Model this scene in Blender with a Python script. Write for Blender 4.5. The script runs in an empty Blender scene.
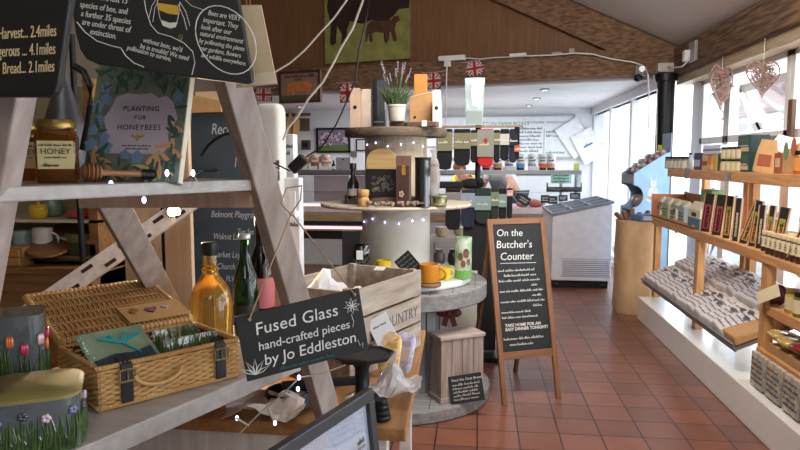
import bpy, bmesh, math, random
from mathutils import Vector as V, Matrix as M, Euler
random.seed(11)
PI = math.pi
SC = bpy.context.scene
COL = SC.collection

# ---------------------------------------------------------------- camera
FPX, HZ, VX, CH = 660.0, 160.0, 478.0, 1.42
pit = math.atan((225 - HZ) / FPX)
yaw = math.atan((VX - 400) * math.cos(pit) / FPX)
cam = bpy.data.cameras.new('camera')
cam.sensor_width = 36; cam.lens = FPX / 800 * 36; cam.clip_start = .02
camo = bpy.data.objects.new('camera', cam); COL.objects.link(camo)
camo.location = (0, 0, CH); camo.rotation_euler = (PI / 2 - pit, 0, yaw)
SC.camera = camo
EYE = V((0, 0, CH))
_r = V((math.cos(yaw), math.sin(yaw), 0))
_f = V((-math.sin(yaw) * math.cos(pit), math.cos(yaw) * math.cos(pit), -math.sin(pit)))
_u = V((-math.sin(yaw) * math.sin(pit), math.cos(yaw) * math.sin(pit), math.cos(pit)))
def ray(px, py): return _f + _r * ((px - 400) / FPX) + _u * ((225 - py) / FPX)
def PY(px, py, y): d = ray(px, py); return EYE + d * (y / d.y)
def PX(px, py, x): d = ray(px, py); return EYE + d * (x / d.x)
def PZ(px, py, z): d = ray(px, py); return EYE + d * ((z - CH) / d.z)
def WPX(n, p): return n * (V(p) - EYE).dot(_f) / FPX      # length of n pixels at point p

# ---------------------------------------------------------------- world, lights, exposure
SC.view_settings.view_transform = 'Standard'; SC.view_settings.look = 'None'
SC.view_settings.gamma = 1; SC.view_settings.use_curve_mapping = False
SC.view_settings.exposure = 0.0
w = bpy.data.worlds.new('sky'); SC.world = w; w.use_nodes = True
bg = w.node_tree.nodes['Background']
bg.inputs[0].default_value = (.86, .93, 1, 1); bg.inputs[1].default_value = 3.2
def area(name, loc, target, size, power, col=(1, 1, 1), sy=None):
    l = bpy.data.lights.new(name, 'AREA'); l.energy = power; l.color = col; l.size = size
    if sy: l.shape = 'RECTANGLE'; l.size_y = sy
    o = bpy.data.objects.new(name, l); COL.objects.link(o); o.location = loc
    o.rotation_euler = (V(target) - V(loc)).to_track_quat('-Z', 'Y').to_euler(); return o
# daylight coming in through the window wall and the glazed doors
area('window_daylight', (2.9, 3.0, 1.5), (0, 3.0, .9), 6.5, 230, (.93, .96, 1), 2.0)
area('door_daylight', (2.5, 9.0, 1.4), (0, 8.8, .9), 2.6, 75, (.9, .95, 1), 2.0)
# added unseen fills behind the viewer and over the aisle; butchery ceiling light
area('shop_fill_light', (.3, -1.4, 2.7), (-.2, 5, 1.6), 1.2, 21, (1, .94, .87))
area('aisle_fill_light', (.4, 2.6, 3.0), (.7, 6.4, .4), 1.0, 92, (1, .95, .88))
area('butcher_ceiling_lamp', (-.6, 9.6, 2.2), (-.6, 9.6, 0), 2.2, 48, (.95, .96, 1), 1.2)

# ---------------------------------------------------------------- materials
def lin(c):
    o = []
    for v in c[:3]:
        v = v / 255; o.append(v / 12.92 if v <= .04045 else ((v + .055) / 1.055) ** 2.4)
    return (*o, 1)
_mats = {}
def mat(name, col, rough=.6, metal=0, col2=None, scale=12, stretch=(1, 1, 1), bump=0, emit=0, coat=0, detail=4, spread=.25, alpha=1):
    if name in _mats: return _mats[name]
    m = bpy.data.materials.new(name); m.use_nodes = True; _mats[name] = m
    nt = m.node_tree; N = nt.nodes; L = nt.links; b = N['Principled BSDF']
    b.inputs['Base Color'].default_value = lin(col); b.inputs['Roughness'].default_value = rough
    b.inputs['Metallic'].default_value = metal; b.inputs['Coat Weight'].default_value = coat
    m.diffuse_color = lin(col)
    if emit:
        b.inputs['Emission Color'].default_value = lin(col); b.inputs['Emission Strength'].default_value = emit
    if alpha < 1: b.inputs['Alpha'].default_value = alpha
    if col2 is None: col2 = tuple(max(0, c * .94) for c in col)
    tc = N.new('ShaderNodeTexCoord'); mp = N.new('ShaderNodeMapping'); mp.inputs['Scale'].default_value = stretch
    nz = N.new('ShaderNodeTexNoise'); nz.inputs['Scale'].default_value = scale; nz.inputs['Detail'].default_value = detail
    rp = N.new('ShaderNodeValToRGB'); rp.color_ramp.elements[0].position = .5 - spread; rp.color_ramp.elements[1].position = .5 + spread
    rp.color_ramp.elements[0].color = lin(col2); rp.color_ramp.elements[1].color = lin(col)
    L.new(tc.outputs['Object'], mp.inputs['Vector']); L.new(mp.outputs[0], nz.inputs['Vector'])
    L.new(nz.outputs[0], rp.inputs[0]); L.new(rp.outputs[0], b.inputs['Base Color'])
    if bump:
        bp = N.new('ShaderNodeBump'); bp.inputs['Strength'].default_value = bump; bp.inputs['Distance'].default_value = .004
        L.new(nz.outputs[0], bp.inputs['Height']); L.new(bp.outputs[0], b.inputs['Normal'])
    return m
def wood(name, col, col2, axis=0, rough=.6, scale=6, bump=.3, spread=.22):
    st = [9, 9, 9]; st[axis] = .7
    return mat(name, col, rough, col2=col2, scale=scale, stretch=tuple(st), bump=bump, detail=6, spread=spread)
def glass(name, tint=(255, 255, 255), gloss=.08, rough=.02):
    if name in _mats: return _mats[name]
    m = bpy.data.materials.new(name); m.use_nodes = True; _mats[name] = m
    nt = m.node_tree; N = nt.nodes; L = nt.links; N.remove(N['Principled BSDF'])
    t = N.new('ShaderNodeBsdfTransparent'); t.inputs[0].default_value = lin(tint)
    g = N.new('ShaderNodeBsdfGlossy'); g.inputs['Roughness'].default_value = rough
    mx = N.new('ShaderNodeMixShader'); lw = N.new('ShaderNodeLayerWeight'); lw.inputs[0].default_value = .25
    ma = N.new('ShaderNodeMath'); ma.operation = 'MULTIPLY_ADD'; ma.inputs[1].default_value = .45; ma.inputs[2].default_value = gloss
    L.new(lw.outputs['Fresnel'], ma.inputs[0]); L.new(ma.outputs[0], mx.inputs[0])
    L.new(t.outputs[0], mx.inputs[1]); L.new(g.outputs[0], mx.inputs[2])
    L.new(mx.outputs[0], N['Material Output'].inputs[0]); return m
def liquid(name, col, rough=.08):
    m = mat(name, col, rough, coat=.5); b = m.node_tree.nodes['Principled BSDF']
    b.inputs['Transmission Weight'].default_value = .8; b.inputs['IOR'].default_value = 1.3; return m

WHITE = mat('white_paint', (236, 236, 236), .5, scale=5, col2=(224, 224, 226))
WPAINT = mat('worn_white_painted_wood', (214, 206, 198), .65, col2=(186, 174, 166), scale=5, stretch=(6, 6, 1), bump=.25)
PINE = wood('pine', (214, 160, 104), (182, 122, 72), 1, .55)
PINEZ = wood('pine_upright', (214, 164, 110), (184, 128, 78), 2, .55)
PINEX = wood('pine_across', (210, 156, 102), (178, 118, 70), 0, .55)
DARKW = wood('old_beam_wood', (150, 114, 84), (76, 54, 40), 0, .8, 5, .6)
DARKWY = wood('old_beam_wood_long', (136, 104, 76), (48, 35, 28), 1, .85, 5, .7)
PLY = wood('brown_plank', (134, 94, 62), (112, 76, 48), 2, .6, 4, .15)
BLACK = mat('black_plastic', (20, 20, 22), .4)
IRON = mat('black_iron', (26, 27, 29), .45, .4, bump=.2, scale=40)
STEEL = mat('steel', (170, 172, 176), .3, .9)
SLATE = mat('chalkboard', (30, 33, 36), .75, col2=(38, 42, 45), scale=8, stretch=(1, 2, 1))
CHALK = mat('chalk_pen', (232, 230, 224), .9)
CHALKY = mat('cream_chalk_pen', (228, 206, 160), .9)
KRAFT = mat('kraft_card', (196, 152, 104), .85, col2=(178, 134, 88), scale=30)
TISSUE = mat('tissue_paper', (232, 230, 230), .8, bump=.6, scale=18)
PANE = glass('window_glass', (250, 253, 255), .03)
CLEAR = glass('clear_glass', (235, 244, 240), .06)

# ---------------------------------------------------------------- mesh helpers
class MB:
    def __init__(s): s.bm = bmesh.new()
    def _mark(s, fs, mi):
        for f in fs: f.material_index = mi
    def box(s, c, d, rot=None, mi=0):
        mt = M.Translation(V(c)) @ (rot.to_4x4() if rot is not None else M()) @ M.Diagonal((*d, 1))
        r = bmesh.ops.create_cube(s.bm, size=1, matrix=mt)
        s._mark({f for v in r['verts'] for f in v.link_faces}, mi); return s
    def b2(s, lo, hi, mi=0):
        lo, hi = V(lo), V(hi); return s.box((lo + hi) / 2, hi - lo, None, mi)
    def bar(s, a, b, w, t, up=(0, 0, 1), mi=0):          # square bar a to b; w sideways, t along up
        a, b = V(a), V(b); z = (b - a).normalized(); x = V(up).cross(z)
        if x.length < 1e-4: x = V((1, 0, 0)).cross(z)
        x.normalize(); y = z.cross(x)
        R = M((x, y, z)).transposed()
        return s.box((a + b) / 2, (w, t, (b - a).length), R, mi)
    def cyl(s, a, b, r, r2=None, n=20, mi=0, caps=True):
        a, b = V(a), V(b); z = b - a
        mt = M.Translation((a + b) / 2) @ z.to_track_quat('Z', 'Y').to_matrix().to_4x4()
        q = bmesh.ops.create_cone(s.bm, cap_ends=caps, segments=n, radius1=r, radius2=r if r2 is None else r2, depth=z.length, matrix=mt)
        s._mark({f for v in q['verts'] for f in v.link_faces}, mi); return s
    def ball(s, c, r, sc=(1, 1, 1), mi=0, n=16, rot=None):
        mt = M.Translation(V(c)) @ (rot.to_4x4() if rot is not None else M()) @ M.Diagonal((r * sc[0], r * sc[1], r * sc[2], 1))
        q = bmesh.ops.create_uvsphere(s.bm, u_segments=n, v_segments=max(6, n // 2), radius=1, matrix=mt)
        s._mark({f for v in q['verts'] for f in v.link_faces}, mi); return s
    def lathe(s, prof, c=(0, 0, 0), n=28, mi=0, sx=1, sy=1, ang=0, power=2):
        c = V(c); rings = []
        for r, z in prof:
            ring = []
            for k in range(n):
                a = 2 * PI * k / n; ca, sa = math.cos(a), math.sin(a)
                if power != 2:
                    ca = math.copysign(abs(ca) ** (2 / power), ca); sa = math.copysign(abs(sa) ** (2 / power), sa)
                x, y = r * sx * ca, r * sy * sa
                ring.append(s.bm.verts.new(c + V((x * math.cos(ang) - y * math.sin(ang), x * math.sin(ang) + y * math.cos(ang), z))))
            rings.append(ring)
        fs = []
        for p, q in zip(rings, rings[1:]):
            for k in range(n): fs.append(s.bm.faces.new((p[k], p[(k + 1) % n], q[(k + 1) % n], q[k])))
        if prof[0][0] > 1e-5: fs.append(s.bm.faces.new(rings[0][::-1]))
        if prof[-1][0] > 1e-5: fs.append(s.bm.faces.new(rings[-1]))
        s._mark(fs, mi); return s
    def tube(s, pts, r, n=6, mi=0):
        pts = [V(p) for p in pts]; rings = []; up = V((0, 0, 1))
        for i, p in enumerate(pts):
            t = (pts[min(i + 1, len(pts) - 1)] - pts[max(i - 1, 0)]).normalized()
            x = up.cross(t)
            if x.length < .05: x = V((1, 0, 0)).cross(t)
            x.normalize(); y = t.cross(x); rr = r[i] if isinstance(r, (list, tuple)) else r
            rings.append([s.bm.verts.new(p + (x * math.cos(2 * PI * k / n) + y * math.sin(2 * PI * k / n)) * rr) for k in range(n)])
        fs = []
        for p, q in zip(rings, rings[1:]):
            for k in range(n): fs.append(s.bm.faces.new((p[k], p[(k + 1) % n], q[(k + 1) % n], q[k])))
        fs.append(s.bm.faces.new(rings[0][::-1])); fs.append(s.bm.faces.new(rings[-1]))
        s._mark(fs, mi); return s
    def prism(s, pts, z0, z1, mt=None, mi=0):             # polygon in local xy, extruded along local z
        mt = mt or M()
        lo = [s.bm.verts.new(mt @ V((x, y, z0))) for x, y in pts]; hi = [s.bm.verts.new(mt @ V((x, y, z1))) for x, y in pts]
        n = len(pts); fs = [s.bm.faces.new(lo[::-1]), s.bm.faces.new(hi)]
        for k in range(n): fs.append(s.bm.faces.new((lo[k], lo[(k + 1) % n], hi[(k + 1) % n], hi[k])))
        s._mark(fs, mi); return s
    def hull8(s, bot, top, mi=0):                          # 4 bottom points, 4 top points
        a = [s.bm.verts.new(V(p)) for p in bot]; b = [s.bm.verts.new(V(p)) for p in top]
        fs = [s.bm.faces.new(a[::-1]), s.bm.faces.new(b)]
        for k in range(4): fs.append(s.bm.faces.new((a[k], a[(k + 1) % 4], b[(k + 1) % 4], b[k])))
        s._mark(fs, mi); return s
    def build(s, name, mats, parent=None, smooth=False, bev=0, sub=0, loc=None, seg=2):
        bmesh.ops.recalc_face_normals(s.bm, faces=s.bm.faces)
        me = bpy.data.meshes.new(name); s.bm.to_mesh(me); s.bm.free()
        for m in (mats if isinstance(mats, (list, tuple)) else [mats]): me.materials.append(m)
        o = bpy.data.objects.new(name, me); COL.objects.link(o)
        if parent: o.parent = parent
        if loc is not None: o.location = loc
        if bev:
            b = o.modifiers.new('bevel', 'BEVEL'); b.width = bev; b.segments = seg; b.limit_method = 'ANGLE'; b.angle_limit = .7
        if sub:
            b = o.modifiers.new('sub', 'SUBSURF'); b.levels = sub; b.render_levels = sub
        if smooth:
            me.polygons.foreach_set('use_smooth', [True] * len(me.polygons))
            try: me.set_sharp_from_angle(angle=.8)
            except Exception: pass
        return o
def thing(name, label, cat, loc=(0, 0, 0), rz=0, group=None, mw=None):
    o = bpy.data.objects.new(name, None); COL.objects.link(o); o.empty_display_size = .05
    if mw is not None: o.matrix_world = mw
    else: o.location = loc; o.rotation_euler = (0, 0, rz)
    o['label'] = label; o['category'] = cat
    if group: o['group'] = group
    return o
def tag(o, label, cat, group=None):
    o['label'] = label; o['category'] = cat
    if group: o['group'] = group
    return o
def struct(o): o['kind'] = 'structure'; return o
def dup(root, loc=None, rz=None, label=None, group=None, rot=None):
    r = root.copy(); COL.objects.link(r)
    if loc is not None: r.location = loc
    if rz is not None: r.rotation_euler = (0, 0, rz)
    if rot is not None: r.rotation_euler = rot
    if label: r['label'] = label
    if group: r['group'] = group
    for ch in list(root.children):
        c = ch.copy(); COL.objects.link(c); c.parent = r
        for g in list(ch.children):
            d = g.copy(); COL.objects.link(d); d.parent = c
    return r
def plane_mw(TL, TR, BL):                                  # board: origin at its lower left corner, x along, y up, z towards the viewer
    TL, TR, BL = V(TL), V(TR), V(BL); x = (TR - TL).normalized(); y = (TL - BL); y = (y - x * y.dot(x)).normalized(); z = x.cross(y)
    h = (TL - BL).dot(y); m = M((x, y, z)).transposed().to_4x4(); m.translation = TL - y * h
    return m, (TR - TL).length, h
def text(parent, s, x, y, size, m, z=.001, rot=0, shear=.12, al='LEFT', sp=1, line=1, off=0, name='lettering', mw=None):
    c = bpy.data.curves.new(name, 'FONT'); c.body = s; c.size = size; c.extrude = .0003; c.shear = shear; c.align_x = al
    c.space_character = sp; c.space_line = line; c.offset = off; c.materials.append(m); c.resolution_u = 3
    fo_ = bpy.data.objects.new('t', c); COL.objects.link(fo_)
    me = bpy.data.meshes.new_from_object(fo_); bpy.data.objects.remove(fo_); bpy.data.curves.remove(c)
    if not me.materials: me.materials.append(m)
    o = bpy.data.objects.new(name, me); COL.objects.link(o); o.parent = parent
    mm = M.Translation((x, y, z)) @ M.Rotation(rot, 4, 'Z')
    o.matrix_local = mw @ mm if mw is not None else mm
    return o
def scrawl(mb, x0, x1, y, h, lw, z=.0012, seed=0, dens=1.0, mt=None, rot=0):   # a line of joined-up handwriting too small to read
    rnd = random.Random(seed); mt = mt or M(); x = x0
    while x < x1 - h:
        wl = min(x1, x + h * rnd.uniform(1.6, 4.2) * dens); pts = []; k = x
        while k < wl:
            up = rnd.choice((.5, .55, .6, 1.0)); pts += [(k, y), (k + h * .16, y + h * up), (k + h * .3, y + h * .02)]; k += h * .42
        for (ax, ay), (bx, by) in zip(pts, pts[1:]):
            d = V((bx - ax, by - ay)); 
            if d.length < 1e-6: continue
            n = V((-d.y, d.x)).normalized() * lw / 2
            q = [(ax + n.x, ay + n.y), (ax - n.x, ay - n.y), (bx - n.x, by - n.y), (bx + n.x, by + n.y)]
            if rot:
                cr, sr = math.cos(rot), math.sin(rot)
                q = [(x0 + (a - x0) * cr - (b - y) * sr, y + (a - x0) * sr + (b - y) * cr) for a, b in q]
            mb.prism(q, z, z + .0004, mt)
        x = wl + h * .55
ORD = ['first', 'second', 'third', 'fourth', 'fifth', 'sixth', 'seventh', 'eighth', 'ninth', 'tenth', 'eleventh', 'twelfth']
def R3(*e): return Euler(e).to_matrix()

# ---------------------------------------------------------------- the setting
def floor_material():
    m = bpy.data.materials.new('quarry_tiles'); m.use_nodes = True; nt = m.node_tree; N = nt.nodes; L = nt.links; b = N['Principled BSDF']
    tc = N.new('ShaderNodeTexCoord'); br = N.new('ShaderNodeTexBrick'); br.offset = 0; br.squash = 1
    for k, v in (('Scale', 1), ('Brick Width', .212), ('Row Height', .212), ('Mortar Size', .0042), ('Mortar Smooth', .15), ('Bias', 0)): br.inputs[k].default_value = v
    br.inputs['Color1'].default_value = lin((146, 92, 70)); br.inputs['Color2'].default_value = lin((118, 76, 62)); br.inputs['Mortar'].default_value = lin((52, 38, 34))
    nz = N.new('ShaderNodeTexNoise'); nz.inputs['Scale'].default_value = 9; nz.inputs['Detail'].default_value = 5
    mx = N.new('ShaderNodeMixRGB'); mx.blend_type = 'MULTIPLY'; mx.inputs[0].default_value = .55
    rp = N.new('ShaderNodeValToRGB'); rp.color_ramp.elements[0].position = .3; rp.color_ramp.elements[0].color = (.62, .6, .62, 1); rp.color_ramp.elements[1].position = .7; rp.color_ramp.elements[1].color = (1, 1, 1, 1)
    L.new(tc.outputs['Object'], br.inputs['Vector']); L.new(tc.outputs['Object'], nz.inputs['Vector']); L.new(nz.outputs[0], rp.inputs[0])
    L.new(br.outputs[0], mx.inputs[1]); L.new(rp.outputs[0], mx.inputs[2]); L.new(mx.outputs[0], b.inputs['Base Color'])
    b.inputs['Roughness'].default_value = .38
    bp = N.new('ShaderNodeBump'); bp.invert = True; bp.inputs['Strength'].default_value = .5; bp.inputs['Distance'].default_value = .003
    L.new(br.outputs['Fac'], bp.inputs['Height']); L.new(bp.outputs[0], b.inputs['Normal']); return m
PLASTER = mat('plaster', (222, 216, 210), .9, scale=3, col2=(212, 206, 200))
WALLW = mat('white_wall', (232, 234, 238), .7, scale=3, col2=(224, 226, 232))
fo = MB().b2((-3.4, -3.2, -.1), (2.3, 11.2, 0)).build('floor', floor_material()); struct(fo); fo.location.x = .012
# far (butcher's) room
struct(MB().b2((-3.4, 11, 0), (2.0, 11.15, 3)).build('wall_end', WALLW))
struct(MB().b2((-3.4, -3.2, 0), (-3.25, 11, 5.5)).build('wall_left', mat('dim_wall', (118, 102, 86), .9, scale=3)))
struct(MB().b2((-3.4, -3.3, 0), (2.3, -3.15, 5.5)).build('wall_back', PLASTER))
GL, GR = V((-3.25, 8.6, 0)), V((2.0, 7.08, 0)); gd = (GR - GL).normalized()
def gx(x): return GL + gd * ((x - GL.x) / gd.x)
gn = V((gd.y, -gd.x, 0))                                  # towards the viewer
GROT = M((gd, -gn, V((0, 0, 1)))).transposed()
struct(MB().prism([(-3.25, gx(-3.25).y + .1), (2.0, gx(2.0).y + .1), (1.98, 11), (-3.25, 11)], 2.25, 2.3).build('ceiling_butchery', WHITE))
# sloped plaster ceiling
XE, ZE, SL, XR = 2.06, 2.51, .53, -3.2
ZR = ZE + (XE - XR) * SL
cm = MB()
cm.hull8([(XE + .2, -3.2, ZE - .2 * SL), (XE + .2, 8.7, ZE - .2 * SL), (XR, 8.7, ZR), (XR, -3.2, ZR)], [(XE + .2, -3.2, ZE + .1), (XE + .2, 8.7, ZE + .1), (XR, 8.7, ZR + .15), (XR, -3.2, ZR + .15)])
cm.hull8([(XR, -3.2, ZR), (XR, 8.7, ZR), (-3.4, 8.7, ZR - .2 * SL), (-3.4, -3.2, ZR - .2 * SL)], [(XR, -3.2, ZR + .15), (XR, 8.7, ZR + .15), (-3.4, 8.7, ZR - .2 * SL + .15), (-3.4, -3.2, ZR - .2 * SL + .15)])
struct(cm.build('ceiling', PLASTER))
# boarded gable over the tie beam
gw = MB(); x = -3.25
while x < 1.95:
    a = gx(x) - gn * .03; x2 = min(x + .62, 1.98); b = gx(x2 - .0004) - gn * .03
    h = min(ZE + (XE - max(x, XR)) * SL, ZR) if x > XR else ZR - (XR - x) * SL
    h2 = ZE + (XE - x2) * SL if x2 > XR else ZR - (XR - x2) * SL
    hh = [a, b, b - gn * .03, a - gn * .03]
    gw.hull8([p + V((0, 0, 2.5)) for p in hh], [hh[0] + V((0, 0, h)), hh[1] + V((0, 0, h2)), hh[2] + V((0, 0, h2)), hh[3] + V((0, 0, h))]); x = x2
struct(gw.build('wall_gable', PLY))
a, b = gx(-3.25), gx(1.96)
struct(MB().box((a + b) / 2 + V((0, 0, 2.42)), ((b - a).length, .2, .27), GROT).build('tie_beam', DARKW, bev=.015))
ra, rb = gx(1.98) + V((0, 0, ZE - .13)) + gn * .03, gx(-.6) + V((0, 0, ZE - .13 + 2.58 * SL)) + gn * .03
struct(MB().bar(ra, rb, .14, .3, up=-gn.cross(rb - ra).normalized()).build('rafter', DARKW, bev=.01))
struct(MB().b2((1.93, -3.1, 2.26), (2.14, 7.05, 2.53)).build('wall_beam', DARKWY, bev=.015))
struct(MB().b2((1.98, -3.1, 2.17), (2.16, 7.05, 2.26)).build('trim_1', wood('pale_lintel', (196, 176, 150), (160, 138, 112), 1)))
# black iron post at the end of the beam
po = PX(662, 190, 1.86)
struct(MB().cyl((po.x, po.y, 0), (po.x, po.y, 2.27), .085, n=24).cyl((po.x, po.y, 2.2), (po.x, po.y, 2.27), .11).cyl((po.x, po.y, 0), (po.x, po.y, .05), .12).build('post', IRON, smooth=True))
# low white ledge under the shelves
struct(MB().b2((1.44, -2.5, 0), (2.12, 6.05, .2)).build('ledge', mat('white_gloss_ledge', (238, 234, 228), .22, scale=3, col2=(228, 224, 220), coat=.3), bev=.006))
struct(MB().b2((2.12, -3.1, 0), (2.2, 7.0, .2)).build('wall_right', WALLW))
struct(MB().b2((2.13, 6.72, .2), (2.2, 7.0, 2.2)).build('wall_right_end', WALLW))
def window_bay(n, x, y0, y1, z0, z1, ztr=None, open_deg=0, t=.13):
    f = MB(); f.b2((x - .03, y0, z0), (x + .05, y0 + t / 2, z1)); f.b2((x - .03, y1 - t / 2, z0), (x + .05, y1, z1))
    f.b2((x - .03, y0, z0), (x + .05, y1, z0 + .06)); f.b2((x - .03, y0, z1 - .06), (x + .05, y1, z1))
    if ztr: f.b2((x - .03, y0, ztr - .03), (x + .05, y1, ztr + .03))
    fr = struct(f.build('window_%d' % n, WHITE, bev=.004))
    MB().b2((x + .005, y0 + t / 2, z0 + t), (x + .011, y1 - t / 2, (ztr or z1) - .03)).build('pane', PANE, fr)
    if ztr and not open_deg: MB().b2((x + .005, y0 + t / 2, ztr + .03), (x + .011, y1 - t / 2, z1 - t)).build('pane', PANE, fr)
    if ztr and open_deg:
        s = MB(); hh = z1 - t - ztr - .03; ya, yb = y0 + .035, y1 - .035
        for q in (((0, ya, -hh), (.055, ya + .08, 0)), ((0, yb - .08, -hh), (.055, yb, 0)), ((0, ya, -.07), (.05, yb, 0)), ((0, ya, -hh), (.05, yb, -hh + .08))): s.b2(*q)
        so = s.build('sash', WHITE, fr, bev=.004); so.location = (x + .05, 0, z1 - t - .01); so.rotation_euler = (0, -math.radians(open_deg), 0)
        MB().b2((.015, ya + .05, -hh + .05), (.02, yb - .05, -.05)).build('pane', PANE, so)
    return fr
ys = [7.0 - .28, PX(730, 110, 2.15).y, PX(793, 110, 2.15).y]
st = ys[1] - ys[2]
while ys[-1] > -2.6: ys.append(ys[-1] - st)
for i, (a, b) in enumerate(zip(ys, ys[1:])): window_bay(i + 1, 2.15, b, a, .2, 2.19, 1.6, 28)
WN = len(ys)
# glazed door and side lights in the far room
yd = [7.12, PX(633, 120, 1.86).y, PX(612, 120, 1.86).y, 11.0]
for i, (a, b) in enumerate(zip(yd, yd[1:])): window_bay(WN + i, 1.86, a, b, .06, 2.2, None, 0, .1)
struct(MB().b2((1.8, 7.1, 2.14), (1.95, 11, 2.26)).build('trim_2', WHITE))
struct(MB().b2((1.8, 7.1, 0), (1.95, 11, .06)).build('trim_3', WHITE))
# tiled splash behind the counter: white tiles with one dark course
struct(MB().b2((-3.25, 10.985, 1.17), (1.5, 11.0, 1.25)).build('trim_4', mat('dark_tile', (52, 58, 70), .3)))
# outside: pale yard, rendered building with a tiled roof, low shrubs
struct(MB().b2((2.3, -14, -.2), (40, 34, -.05)).build('yard', mat('pale_concrete', (214, 214, 212), .9, scale=2)))
hb = thing('outbuilding', 'white rendered outbuilding with a pinkish tiled roof seen through the windows', 'building', (9, 7, -.05))
MB().b2((0, -9, 0), (4, 18, 3.0)).build('wall', WHITE, hb)
MB().hull8([(-.4, -9.3, 2.9), (-.4, 18.3, 2.9), (4.4, 18.3, 2.9), (4.4, -9.3, 2.9)], [(1.9, -9.3, 4.6), (1.9, 18.3, 4.6), (2.1, 18.3, 4.6), (2.1, -9.3, 4.6)]).build('roof', mat('pink_roof_tiles', (166, 132, 124), .9, col2=(128, 96, 90), scale=6, stretch=(1, 1, 6)), hb)

SHG = mat('shrub_leaf', (74, 98, 62), .8, col2=(48, 70, 44), scale=20)
for i, (x, y, h) in enumerate(((3.3, 6.4, 1.0), (3.5, 8.0, .9), (3.2, 9.6, 1.1), (3.4, 5.0, .8))):
    t = thing('shrub', 'leafy shrub in the yard outside the low windows, %s from the iron post' % ('second', 'third', 'fourth', 'first')[i], 'shrub', (x, y, -.05), 0, 'yard shrubs'); rn = random.Random(60 + i); q = MB()
    for k in range(420):
        a, b = rn.uniform(0, 2 * PI), rn.uniform(-.2, 1); rr = h * .5 * rn.uniform(.6, 1); c = V((rr * math.cos(a) * math.sqrt(max(0, 1 - b * b)), rr * math.sin(a) * math.sqrt(max(0, 1 - b * b)), h * .5 + rr * b)); q.box(c, (.07, .04, .006), R3(rn.uniform(-1, 1), rn.uniform(-1, 1), rn.uniform(0, 6)))
    q.build('foliage', SHG, t); q = MB()
    for k in range(6): a = k * 1.05; q.tube([(0, 0, 0), (.1 * math.cos(a), .1 * math.sin(a), h * .3), (.25 * h * math.cos(a), .25 * h * math.sin(a), h * .75)], .01, 5)
    q.build('stems', mat('shrub_stem', (90, 70, 52), .9), t)
# ---------------------------------------------------------------- right-hand side: shelving and goods
SX, TOPZ, MIDZ, LOWZ = 1.56, 1.348, .915, .64
XB = 2.02
def shelf_unit(name, label, uprights, shelves):
    t = thing(name, label, 'shelving', (SX, uprights[0][0], .2)); o = t.location.copy()
    for y, x, z0, z1 in uprights: MB().b2((x - o.x, y - o.y, z0 - o.z), (x + .05 - o.x, y + .075 - o.y, z1 - o.z)).build('upright', PINEZ, t, bev=.004)
    for y0, y1, x0, x1, z0, z1 in shelves: MB().b2((x0 - o.x, y0 - o.y, z0 - o.z), (x1 - o.x, y1 - o.y, z1 - o.z)).build('shelf', PINE, t, bev=.004)
    return t
yA, yB, yC = PX(653, 280, SX).y, PX(695, 290, SX).y, PX(765, 310, SX).y
big = shelf_unit('shelving_unit', 'pine two-tier shelving with bare uprights standing on the white ledge before the windows',
    [(yA, SX + .01, .2, MIDZ - .06), (yB, SX + .01, .2, MIDZ - .06), (yA, XB - .06, .2, 1.28), (yB + .1, XB - .06, .2, 1.28), (PX(744, 250, XB - .06).y, XB - .06, .2, 1.28), (1.2, XB - .06, .2, 1.28)],
    [(1.1, PX(667.5, 170, SX).y, SX, XB, TOPZ - .063, TOPZ), (yC + .09, yA + .1, SX, XB, MIDZ - .062, MIDZ)])
near = shelf_unit('jar_shelving', 'lower pine shelving of jams with a bin beneath, beside the sloping bag tray',
    [(yC, SX, .2, MIDZ - .02), (yC, XB - .08, .2, MIDZ - .02), (1.9, SX, .2, MIDZ - .02), (1.9, XB - .08, .2, MIDZ - .02)],
    [(1.85, yC + .09, SX - .01, XB, MIDZ - .055, MIDZ - .01), (1.85, yC - .002, SX, XB, LOWZ - .055, LOWZ), (1.85, yC - .002, SX - .02, XB, .2, .23)])
MB().b2((XB - .03 - SX, -1.7, .0), (XB - .015 - SX, .07, .6)).build('back_panel', PINEX, near)
MB().b2((-.035, -1.8, .175), (-.01, yC - yC - .0, .205)).build('bin_rail', PINE, near, bev=.003)
# gift bags with a printed front hanging under the rail
FABRIC = mat('printed_fabric', (206, 186, 160), .9, col2=(150, 148, 146), scale=26, spread=.12)
def orn(i): return ORD[i] if i < len(ORD) else '%dth' % (i + 1)
def gx_at(px, z, x=SX): return PX(px, 200, x).y
y = yC - .02
for i in range(6):
    g = MB().hull8([(-.01, -.085, 0), (.03, -.085, 0), (.03, .085, 0), (-.01, .085, 0)], [(-.012, -.092, .34), (.03, -.092, .34), (.03, .092, .34), (-.012, .092, .34)])
    t = thing('gift_bag', 'printed paper carrier bag hanging below the bin rail, %s from the tray end' % orn(i), 'bag', (SX - .055, y - .1, .215), 0, 'printed bags under the jar shelves')
    o = MB().hull8([(-.02, -.08, 0), (.018, -.08, 0), (.018, .08, 0), (-.02, .08, 0)], [(-.012, -.09, .175), (.012, -.09, .175), (.012, .09, .175), (-.012, .09, .175)]).build('bag', FABRIC, t)
    p = MB()
    for k in range(5): scrawl(p, -.07, .07, .03 + .028 * k, 0.014, .0022, 0, 40 + i * 7 + k)
    p = p.build('print', mat('dark_print', (60, 66, 84), .8), t); p.matrix_local = M.Translation((-.0215, 0, 0)) @ M(((0, 0, -1, 0), (-1, 0, 0, 0), (0, 1, 0, 0), (0, 0, 0, 1)))
    y -= .19
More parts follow.
